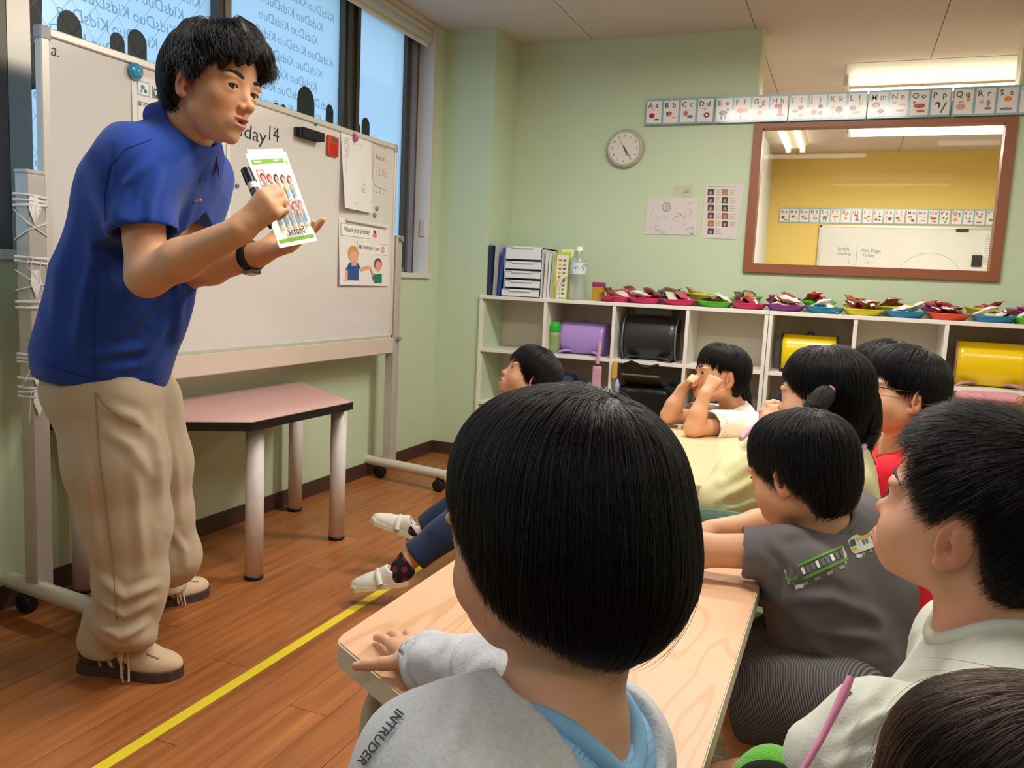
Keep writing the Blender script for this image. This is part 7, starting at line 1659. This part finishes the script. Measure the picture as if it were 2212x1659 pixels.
# green capped bottle
t = thing('drink_bottle', (-1.468, 4.30, SB0), 'small bottle with a bright green cap beside the lavender satchel', 'bottle')
MB().lathe((-1.468, 4.24, SB0), (0, 0, 1), [(0, 0), (0.03, 0), (0.031, 0.03), (0.028, 0.09), (0.03, 0.115), (0, 0.115)], 18).build('body', mat('bottle_green', '#8FA46A', 0.3), t)
MB().lathe((-1.468, 4.24, SB0+0.115), (0, 0, 1), [(0.030, 0), (0.032, 0.004), (0.032, 0.035), (0.022, 0.055), (0, 0.058)], 18).build('cap', mat('cap_green', '#2FB02E', 0.3), t)
q = MB().obox((-0.95, 4.36, SB0+0.252), (0.10, 0.05, 0.018), np.eye(3), bev=0.004).build('clear_folder', mat('folder_clear', '#7E858A', 0.2), None); setp(q, 'grey clear plastic folder lying on top of the black satchel', 'folder')
# pink pouch hanging from the lavender satchel
t = thing('pink_pouch', (-1.185, 4.14, SB0-0.17), 'pink pouch hanging by a ribbon from the lavender satchel', 'pouch')
MB().tube([(-1.185, 4.15, SB0+0.09), (-1.183, 4.135, SB0+0.03), (-1.187, 4.13, SB0-0.03)], 0.010, 8, flat=((0, 1, 0), 0.3)).build('ribbon', mat('pouch_pink', '#C99BA8', 0.6), t)
S = SDF(); S.box((-1.187, 4.135, SB0-0.115), (0.026, 0.012, 0.075), None, 0.010); sdf_obj('pouch', S, 0.004, mat('pouch_pink2', '#C99AAE', 0.5, var=0.12, vscale=60), t, disp=folds(0.002, 60))
# folded clothes and bags on the lower boards of the left shelf
def bundle(x, y, z, w, d, h, col, label, n=3, cat='bag'):
    t = thing('cloth_bag', (x, y, z), label, cat); S = SDF()
    for i in range(n): S.ell((x+(i-(n-1)/2)*w/n*0.9, y, z+h*0.48), (w/n*0.8, d/2, h*0.48), None, 0.02)
    S.cyl((x, y, z+0.002), (x, y, z-0.1), 0.5, 0.003); sdf_obj('bag', S, 0.006, cloth('bag'+col, col), t, disp=folds(0.005, 40, seed=abs(int(x*100))), smooth=2); return t
bundle(-1.40, 4.28, SB1, 0.10, 0.20, 0.20, '#34425E', 'dark blue cloth bag on the board under the lavender satchel')
bundle(-1.29, 4.27, SB1, 0.13, 0.2, 0.16, '#7C93A0', 'grey blue cloth bag on the board under the lavender satchel', 2)
t = thing('black_bag', (-0.95, 4.28, SB1), 'black bag with a pale grey lid on the board under the black satchel', 'bag')
S = SDF(); S.box((-0.95, 4.29, SB1+0.08), (0.14, 0.12, 0.078), None, 0.03); sdf_obj('body', S, 0.006, mat('bag_black', '#141416', 0.35), t, disp=folds(0.004, 35))
MB().obox((-0.96, 4.22, SB1+0.185), (0.10, 0.09, 0.006), np.array(((1, 0, 0), (0, 0.9, 0.43), (0, -0.43, 0.9))), bev=0.003).build('lid', mat('lid_grey', '#5c5852', 0.5), t)
MB().tube([(-1.06, 4.13, SB0-0.03), (-1.0, 4.11, SB0-0.004), (-0.93, 4.12, SB0-0.03), (-0.86, 4.12, SB0-0.012)], 0.010, 8, flat=((0, 1, 0), 0.4)).build('strap', mat('bag_black', '#141416', 0.35), t)
q = MB().obox((-1.095, 4.145, SB0-0.055), (0.014, 0.008, 0.045), np.eye(3), bev=0.004).build('name_tag', mat('tag_yellow', '#D9A53A', 0.4), None); setp(q, 'yellow tag hanging at the edge under the black satchel', 'tag')
q = MB().lathe((-1.075, 4.135, SB0-0.175), (0, 0, 1), [(0, 0), (0.013, 0.004), (0.013, 0.05), (0.008, 0.06), (0.005, 0.075), (0, 0.076)], 14).build('charm', mat('charm_blue', '#A9B9D8', 0.3), None); setp(q, 'little pale blue bottle charm hanging under the black satchel', 'charm')
bundle(-0.80, 4.30, SB1, 0.1, 0.2, 0.2, '#1c1e24', 'dark bag beside the black bag in the second row', 2)
bundle(-0.565, 4.29, SB1, 0.24, 0.2, 0.2, '#26222c', 'dark purple black bag behind the girl in white', 3)
bundle(-0.24, 4.28, SB1, 0.10, 0.2, 0.19, '#1b2a5c', 'dark blue bag in the second row behind the pigtail girl', 2)
bundle(-0.14, 4.29, SB1, 0.12, 0.2, 0.16, '#C9A22E', 'mustard yellow bag in the second row behind the pigtail girl', 2)
bundle(0.0, 4.30, SB0, 0.05, 0.1, 0.09, '#131316', 'small black bag at the right of the yellow covered satchel', 1)
t = bundle(0.62, 4.16, SB0-0.062, 0.26, 0.12, 0.055, '#D89AA4', 'pink frilled cloth drooping from the board at the far right', 5, 'cloth')
q = MB().tube([(0.72+0.012*math.cos(a), 4.085, SB0-0.03+0.016*math.sin(a)) for a in np.linspace(0, 6.28, 14)], 0.003, 6, caps=False).build('ring', mat('ring_orange', '#D9924A', 0.4), None); setp(q, 'orange plastic ring hanging on the pink frilled cloth', 'ring')

# ---------------------------------------------------------------- things standing on the left shelf
T0 = ST
def file_box(x0, x1, y0, y1, h, col, label, lean=0.0, name='file'):
    mb = MB(); P = [(x0, y0, T0), (x1, y0, T0), (x1+lean, y0, T0+h), (x0+lean, y0, T0+h)]; mb.prism(P, (0, y1-y0, 0)); o = mb.build(name, mat('file'+col, col, 0.4), None); return setp(o, label, 'file')
file_box(-1.862, -1.848, 4.19, 4.42, 0.275, '#2A3A58', 'dark navy file standing at the far left end of the shelf')
file_box(-1.842, -1.818, 4.22, 4.42, 0.285, '#C9C5C8', 'grey paper file between the navy and the blue file', 0.006)
file_box(-1.800, -1.788, 4.19, 4.42, 0.262, '#2C4FA4', 'blue file leaning against the letter trays', 0.022)
lt = thing('letter_tray_stack', (-1.66, 4.22, T0), 'stack of translucent drawers with five trays at the left end of the shelf', 'drawers')
CLR = mat('tray_clear', '#E6EAEF', 0.25, spec=0.6, coat=0.3); CLR2 = mat('tray_lip', '#E3E8EE', 0.2, coat=0.5); CASE = mat('tray_case', '#D5D6D8', 0.35)
bx0, bx1, bz = -1.770, -1.545, T0
for xx in (bx0, bx1-0.006): MB().box((xx, 4.20, bz), (xx+0.006, 4.43, bz+0.268)).build('side', CASE, lt)
MB().box((bx0, 4.20, bz+0.262), (bx1, 4.43, bz+0.27)).build('top', CASE, lt); MB().box((bx0, 4.42, bz), (bx1, 4.43, bz+0.262)).build('back', CASE, lt)
zz = bz+0.004
for i, hh in enumerate((0.042, 0.044, 0.044, 0.046, 0.074)):
    out = 0.02 if i == 0 else 0
    dz = MB().box((bx0+0.009-out*0.4, 4.192-out, zz), (bx1-0.009, 4.20-out*0.5, zz+hh-0.006), bev=0.002).box((bx0+0.009, 4.2, zz), (bx1-0.009, 4.40, zz+0.003)).build('drawer', CLR, lt)
    MB().box((bx0+0.05, 4.184-out, zz+hh-0.017), (bx1-0.05, 4.194-out, zz+hh-0.007), bev=0.003).build('handle', CLR2, dz); MB().box((bx0+0.009, 4.188-out, zz+hh-0.0075), (bx1-0.009, 4.2, zz+hh-0.0045)).build('lip', CLR2, dz)
    zz += hh+0.006
for k, (x0, x1, hh, col, lean, lab) in enumerate(((-1.538, -1.522, 0.25, '#DAD9D6', 0.004, 'pale grey book right of the translucent drawers'), (-1.518, -1.506, 0.24, '#E2E0DC', 0.006, 'white book next to the pale grey book on the shelf'), (-1.502, -1.49, 0.235, '#B9BDB9', 0.01, 'thin grey green book left of the yellow green booklet'))):
    file_box(x0, x1, 4.21, 4.40, hh, col, lab, lean, 'book')['category'] = 'book'
bk = thing('booklet', (-1.45, 4.22, T0), 'yellow green booklet with rows of small coloured marks', 'book')
MB().prism([(-1.487, 4.205, T0), (-1.408, 4.225, T0), (-1.400, 4.235, T0+0.255), (-1.478, 4.21, T0+0.245)], (0.002, 0.012, 0)).build('cover', mat('booklet_green', '#B6C94A', 0.4), bk)
f = Flat((-1.487, 4.2046, T0), unit((0.079, 0.02, 0)), (0.02, 0.0, 1.0), eps=0.0006)
f.rect(0.016, 0.01, 0.078, 0.235, '#E6E2CC').up()
for r in range(9):
    for c in range(2): f.rect(0.026+c*0.024, 0.025+r*0.022, 0.042+c*0.024, 0.036+r*0.022, ('#C46A6A', '#4A6AA8', '#D9A83A', '#7A9A5A')[(r*2+c) % 4])
f.build('print', bk)
S = SDF(); S.box((-1.425, 4.29, T0+0.135), (0.045, 0.05, 0.135), None, 0.02); o = sdf_obj('paper_bag', S, 0.006, mat('bag_cream', '#E6E2BE', 0.6), thing('cream_bag', (-1.42, 4.29, T0), 'cream coloured bag behind the plastic water bottle', 'bag'))
MB().tube([(-1.452, 4.19, T0+0.002), (-1.447, 4.185, T0+0.07), (-1.43, 4.19, T0+0.115), (-1.405, 4.20, T0+0.13)], 0.010, 10, flat=((0, 1, 0), 0.5)).build('loop', mat('loop_cream', '#E2DCC2', 0.5), o.parent)
wbt = thing('water_bottle', (-1.352, 4.235, T0), 'large clear plastic water bottle with a pale patterned label', 'bottle')
pr = [(0, 0.0), (0.044, 0.0), (0.047, 0.008)]
for i in range(7): pr += [(0.047, 0.012+i*0.016), (0.0445, 0.018+i*0.016), (0.047, 0.024+i*0.016)]
pr += [(0.046, 0.13), (0.047, 0.135), (0.047, 0.20), (0.044, 0.215), (0.022, 0.245), (0.016, 0.255), (0.016, 0.27), (0, 0.27)]
def pet():
    m = bpy.data.materials.new('pet_plastic'); m.use_nodes = True; nt = m.node_tree; nt.nodes.remove(nt.nodes['Principled BSDF']); t = nt.nodes.new('ShaderNodeBsdfTransparent'); t.inputs[0].default_value = (0.86, 0.90, 0.88, 1)
    g = nt.nodes.new('ShaderNodeBsdfGlossy'); g.inputs['Roughness'].default_value = 0.08; d = nt.nodes.new('ShaderNodeBsdfDiffuse'); d.inputs[0].default_value = (0.8, 0.85, 0.82, 1); x = nt.nodes.new('ShaderNodeMixShader'); y = nt.nodes.new('ShaderNodeMixShader'); l = nt.nodes.new('ShaderNodeLayerWeight'); l.inputs[0].default_value = 0.35
    nt.links.new(l.outputs['Facing'], x.inputs[0]); nt.links.new(t.outputs[0], x.inputs[1]); nt.links.new(g.outputs[0], x.inputs[2]); y.inputs[0].default_value = 0.25; nt.links.new(x.outputs[0], y.inputs[1]); nt.links.new(d.outputs[0], y.inputs[2]); nt.links.new(y.outputs[0], nt.nodes['Material Output'].inputs[0]); return m
MB().lathe((-1.352, 4.235, T0), (0, 0, 1), pr, 24).build('body', pet(), wbt)
MB().lathe((-1.352, 4.235, T0+0.137), (0, 0, 1), [(0.0475, 0), (0.0475, 0.062)], 24).build('label', mat('label_pale', '#D8E2E8', 0.3), wbt)
lb = MB()
for i in range(46):
    a = random.uniform(-2.9, 0.2); z0 = random.uniform(0.14, 0.19); r = 0.0479; da = random.uniform(0.04, 0.12); dz = random.uniform(0.004, 0.012)
    lb.add([(-1.352+r*math.cos(a+da*t), 4.235+r*math.sin(a+da*t), T0+z0+dz*s) for s, t in ((0, 0), (0, 1), (1, 1), (1, 0))], [(0, 1, 2, 3)], lin(random.choice(('#8FB0D0', '#5E86B8', '#F2F4F2', '#A8C4C8'))))
q = lb.build('label_print', PRINT, wbt); q['kind'] = 'stuff'
MB().lathe((-1.352, 4.235, T0+0.262), (0, 0, 1), [(0.0, 0.022), (0.018, 0.021), (0.019, 0.0), (0.021, -0.002), (0, -0.002)], 18).build('cap', mat('cap_white', '#F1F1EE', 0.35), wbt)
yb = thing('small_box', (-1.262, 4.33, T0), 'small mustard box with a purple lid behind the first snack plates', 'box')
MB().box((-1.293, 4.31, T0), (-1.232, 4.36, T0+0.075), bev=0.003).build('box', mat('box_mustard', '#C9962E', 0.5), yb); MB().box((-1.294, 4.309, T0+0.075), (-1.231, 4.361, T0+0.10), bev=0.003).build('lid', mat('lid_purple', '#9A2E7A', 0.4), yb)

# ---------------------------------------------------------------- snack plates along the shelf
def plate_mesh(col):
    mb = MB(); prof = [(0.0, 0.003), (0.045, 0.003), (0.052, 0.006), (0.066, 0.020), (0.074, 0.024), (0.0745, 0.021), (0.066, 0.015), (0.053, 0.0), (0.0, 0.0)]
    mb.lathe((0, 0, 0), (0, 0, 1), prof, 28); me = mb.mesh('snack_plate'); me.materials.append(mat('plate'+col, col, 0.3, coat=0.3)); return me
def packet_mesh(col, seed, foil):
    rg = np.random.default_rng(seed); n, m_ = 9, 7; vs = []; L, W_ = 0.040, 0.028
    for s in (1, -1):
        for i in range(n):
            for j in range(m_):
                u, v = -1+2*i/(n-1), -1+2*j/(m_-1); b = (1-u**4)*(1-v**2)
                vs.append((u*L*(1+0.02*s*rg.normal()*0), v*W_*(1-0.12*(1-u*u)), s*(0.0006+0.011*b)+0.0022*rg.normal()*(b > 0.05)+0.002*math.sin(6*u+seed)))
    fs = []
    for s in (0, 1):
        o = s*n*m_
        for i in range(n-1):
            for j in range(m_-1):
                a = o+i*m_+j; q = (a, a+m_, a+m_+1, a+1); fs.append(q if s == 0 else q[::-1])
    bd = [(i, 0) for i in range(n)]+[(n-1, j) for j in range(1, m_)]+[(i, m_-1) for i in range(n-2, -1, -1)]+[(0, j) for j in range(m_-2, 0, -1)]
    for q in range(len(bd)):
        a = bd[q][0]*m_+bd[q][1]; b = bd[(q+1) % len(bd)][0]*m_+bd[(q+1) % len(bd)][1]; fs.append((b, a, a+n*m_, b+n*m_))
    mb = MB(); mb.add(vs, fs, None, True); me = mb.mesh('snack_packet'); me.materials.append(mat('packet'+col, col, 0.22 if foil else 0.4, metal=0.35 if foil else 0.0, coat=0.5, bump=0.2, bscale=150, var=0.25, vscale=90)); return me
PLM = {}; PKM = {}
def plate(x, y, col, label, pk, pz_=0.0, rx=0.0, ps=1.28):
    if col not in PLM: PLM[col] = plate_mesh(col)
    o = link('snack_plate', PLM[col]); o.scale = (ps, ps, ps); o.location = (x, y, T0+pz_); o.rotation_euler = (rx, 0, random.uniform(0, 6)); setp(o, label+' plate of snacks on the shelf top', 'plate', 'snack plates on the shelf top')
    for i, (c, foil) in enumerate(pk):
        key = (c, foil, i % 3)
        if key not in PKM: PKM[key] = packet_mesh(c, len(PKM)+3, foil)
        q = link('snack_packet', PKM[key]); a = 2.4*i+x*7; r = 0.036 if i else 0.026
        q.location = (x+r*math.cos(a), y+r*math.sin(a)-0.004, T0+pz_+0.026+0.011*i); q.scale = (1.3, 1.3, 1.2); q.rotation_euler = (0.35*math.sin(a*1.7), 0.45*math.cos(a), a*1.3)
        setp(q, ('bottom', 'middle', 'upper', 'top')[i]+' snack packet on the '+label+' plate', 'snack packet', 'snack packets on the plates')
RED, DRD, CRM, BRN, WHT, PNK, ORG, YEL, GLD = ('#C22A3A', True), ('#7E1A2E', True), ('#E8DDBE', False), ('#6A3A2E', True), ('#EDE8E0', False), ('#D8587E', True), ('#E2825A', True), ('#E8C84A', True), ('#C9A46A', True)
MAG, GRN, PUR, BLU, YLW, ORA = '#D81E6A', '#5CBF1E', '#8A2A8E', '#1E86B4', '#E6D91E', '#E8531E'
def px_on(px, py): return at_z(px, py, T0)[0]
front = [(1332, MAG, 'leftmost magenta', (DRD, CRM)), (1392, MAG, 'second magenta', (DRD, RED, WHT)), (1467, MAG, 'third magenta', (BRN, CRM, PNK)), (1546, GRN, 'green front', (CRM, BRN)), (1616, MAG, 'rightmost magenta', (DRD, RED)), (1697, PUR, 'purple', (CRM, PNK, DRD)), (1783, BLU, 'left blue', (WHT, YEL)), (1866, YLW, 'yellow front', (RED, DRD, BRN)), (1957, BLU, 'middle blue', (CRM, WHT)), (2050, ORA, 'orange red', (DRD, BRN)), (2150, BLU, 'right blue', (CRM, DRD)), (2236, GRN, 'green front rightmost', (CRM, BRN))]
for px, col, lab, pk in front:
    y_ = 4.262; P = at_y(px, 660, y_); plate(P[0], y_, col, lab, pk+(pk[0],))
back = [(1350, MAG, 'back magenta', (PNK, DRD)), (1440, BLU, 'back blue', (DRD, BRN)), (1515, YLW, 'back yellow', (YEL, GLD)), (1612, GRN, 'back green', (BRN, GLD, DRD)), (1692, PUR, 'back purple', (RED, PNK)), (1768, GRN, 'back second green', (RED, ORG, RED)), (1862, YLW, 'back second yellow', (RED, ORG)), (1935, YLW, 'back third yellow', (BRN, DRD)), (2030, PUR, 'back second purple', (PNK, RED)), (2125, YLW, 'back fourth yellow', (RED, DRD)), (2220, PUR, 'back third purple', (PNK, PNK))]
for px, col, lab, pk in back:
    y_ = 4.405; P = at_y(px, 650, y_); plate(P[0], y_, col, lab, pk, 0.030, 0.12, 1.15)

# ---------------------------------------------------------------- clock and papers on the back wall
cc = np.array((-1.206, YB, 1.754)); R0 = 0.104
ck = thing('wall_clock', cc, 'round wall clock with a pale grey rim on the green wall', 'clock')
MB().lathe(cc+np.array((0, 0, 0)), (0, -1, 0), [(0, 0), (R0, 0), (R0*1.0, 0.018), (R0*0.93, 0.036), (R0*0.84, 0.040), (R0*0.81, 0.030), (0, 0.030)], 40).build('rim', mat('clock_rim', '#B9BAA8', 0.4), ck)
MB().lathe(cc, (0, -1, 0), [(R0*0.81, 0.0305), (0, 0.031)], 40).build('dial', mat('clock_dial', '#E4DCD2', 0.5), ck)
f = Flat(cc+np.array((0, -0.0314, 0)), (1, 0, 0), (0, 0, 1))
for i in range(1, 13):
    a = PI/2-2*PI*i/12; f.text(str(i), R0*0.66*math.cos(a), R0*0.66*math.sin(a)-0.0065, 0.0125, '#6a6462', center=True, bold=True)
f.build('numerals', ck)
def handm(ang, L, wd, h, name, col):
    a = PI/2-ang; d = np.array((math.cos(a), 0, math.sin(a))); q = np.array((-d[2], 0, d[0])); b = cc+np.array((0, -h, 0))
    MB().prism([b-d*L*0.2-q*wd, b+d*L-q*wd*0.5, b+d*L+q*wd*0.5, b-d*L*0.2+q*wd], (0, -0.001, 0)).build(name, mat(col, col, 0.5), ck)
handm(2*PI*(5.0+0.4)/12.3, R0*0.42, 0.0032, 0.034, 'hour_hand', '#4A4644'); handm(2*PI*24/60, R0*0.66, 0.0024, 0.036, 'minute_hand', '#4A4644'); handm(2*PI*55/60, R0*0.62, 0.0008, 0.038, 'second_hand', '#5A504A')
def wall_sheet(name, tl, tr, br, bl, label, col='#DCD4D2', cat='paper'):
    P = [at_y(*q, YB-0.002) for q in (bl, br, tr, tl)]; o = MB().prism(P, (0, -0.0012, 0)).build(name, mat('sheet'+col, col, 0.6), None); setp(o, label, cat)
    u = unit(P[1]-P[0]); f = Flat(P[0]+np.array((0, -0.0014, 0)), u, (0, 0, 1)); return o, f, np.linalg.norm(P[1]-P[0]), P[3][2]-P[0][2]
o, f, W_, H_ = wall_sheet('drawing', (1399, 428), (1509, 427), (1503, 508), (1392, 506), 'white sheet with a faint pencil drawing and a small circle')
f.ring(W_*0.40, H_*0.76, 0.018, 0.025, '#A9A6A4').up().ell(W_*0.41, H_*0.76, 0.012, 0.015, '#BDBAB8')
rg_ = random.Random(4)
for i in range(38):
    x, y = rg_.uniform(0.08, 0.92)*W_, rg_.uniform(0.08, 0.9)*H_
    if abs(x-W_*0.4) < 0.05 and y > H_*0.55: continue
    f.line([(x, y), (x+rg_.uniform(-.02, .02), y+rg_.uniform(-.02, .02)), (x+rg_.uniform(-.02, .03), y+rg_.uniform(-.02, .02))], 0.0016, '#BDB4B8')
f.rect(W_*0.9, H_*0.02, W_*0.95, H_*0.05, '#77706e'); f.build('pencil_lines', o)
o, f, W_, H_ = wall_sheet('name_list', (1525, 398), (1609, 397), (1590, 517), (1514, 514), 'white sheet with two columns of small portrait photos')
for i in range(6): 
    for c in range(2):
        if c == 1 and i == 5: continue
        x0 = W_*(0.10+0.40*c)+0.018*(i/6); y0 = H_*(0.80-0.145*i)
        f.rect(x0, y0, x0+0.032, y0+0.032, ('#3A3A38', '#5A3A42', '#3A3436', '#B0763A', '#4A3A34')[(i*2+c*3) % 5] if (i, c) != (3, 1) else '#9A6428'); f.up(); f.ell(x0+0.016, y0+0.012, 0.008, 0.010, '#B98A78'); f.k -= 1
        for q in range(3): f.rect(x0+0.040, y0+0.004+q*0.010, x0+0.040+rg_.uniform(.02, .035), y0+0.008+q*0.010, '#B5AEAC' if (i+q) % 3 else '#C9BC5A')
f.line([(W_*0.12, H_*0.96), (W_*0.85, H_*0.955)], 0.003, '#9a9492'); f.build('print', o)
o, f, W_, H_ = wall_sheet('small_note', (1457, 402), (1497, 401), (1494, 425), (1455, 425), 'small pale note taped above the pencil drawing', '#C9C8AE')
for q in range(6): f.line([(W_*rg_.uniform(0.4, 0.6), H_*rg_.uniform(.15, .8)), (W_*rg_.uniform(0.6, 0.9), H_*rg_.uniform(.15, .8))], 0.002, '#A49EA0')
f.build('writing', o)['kind'] = 'stuff'
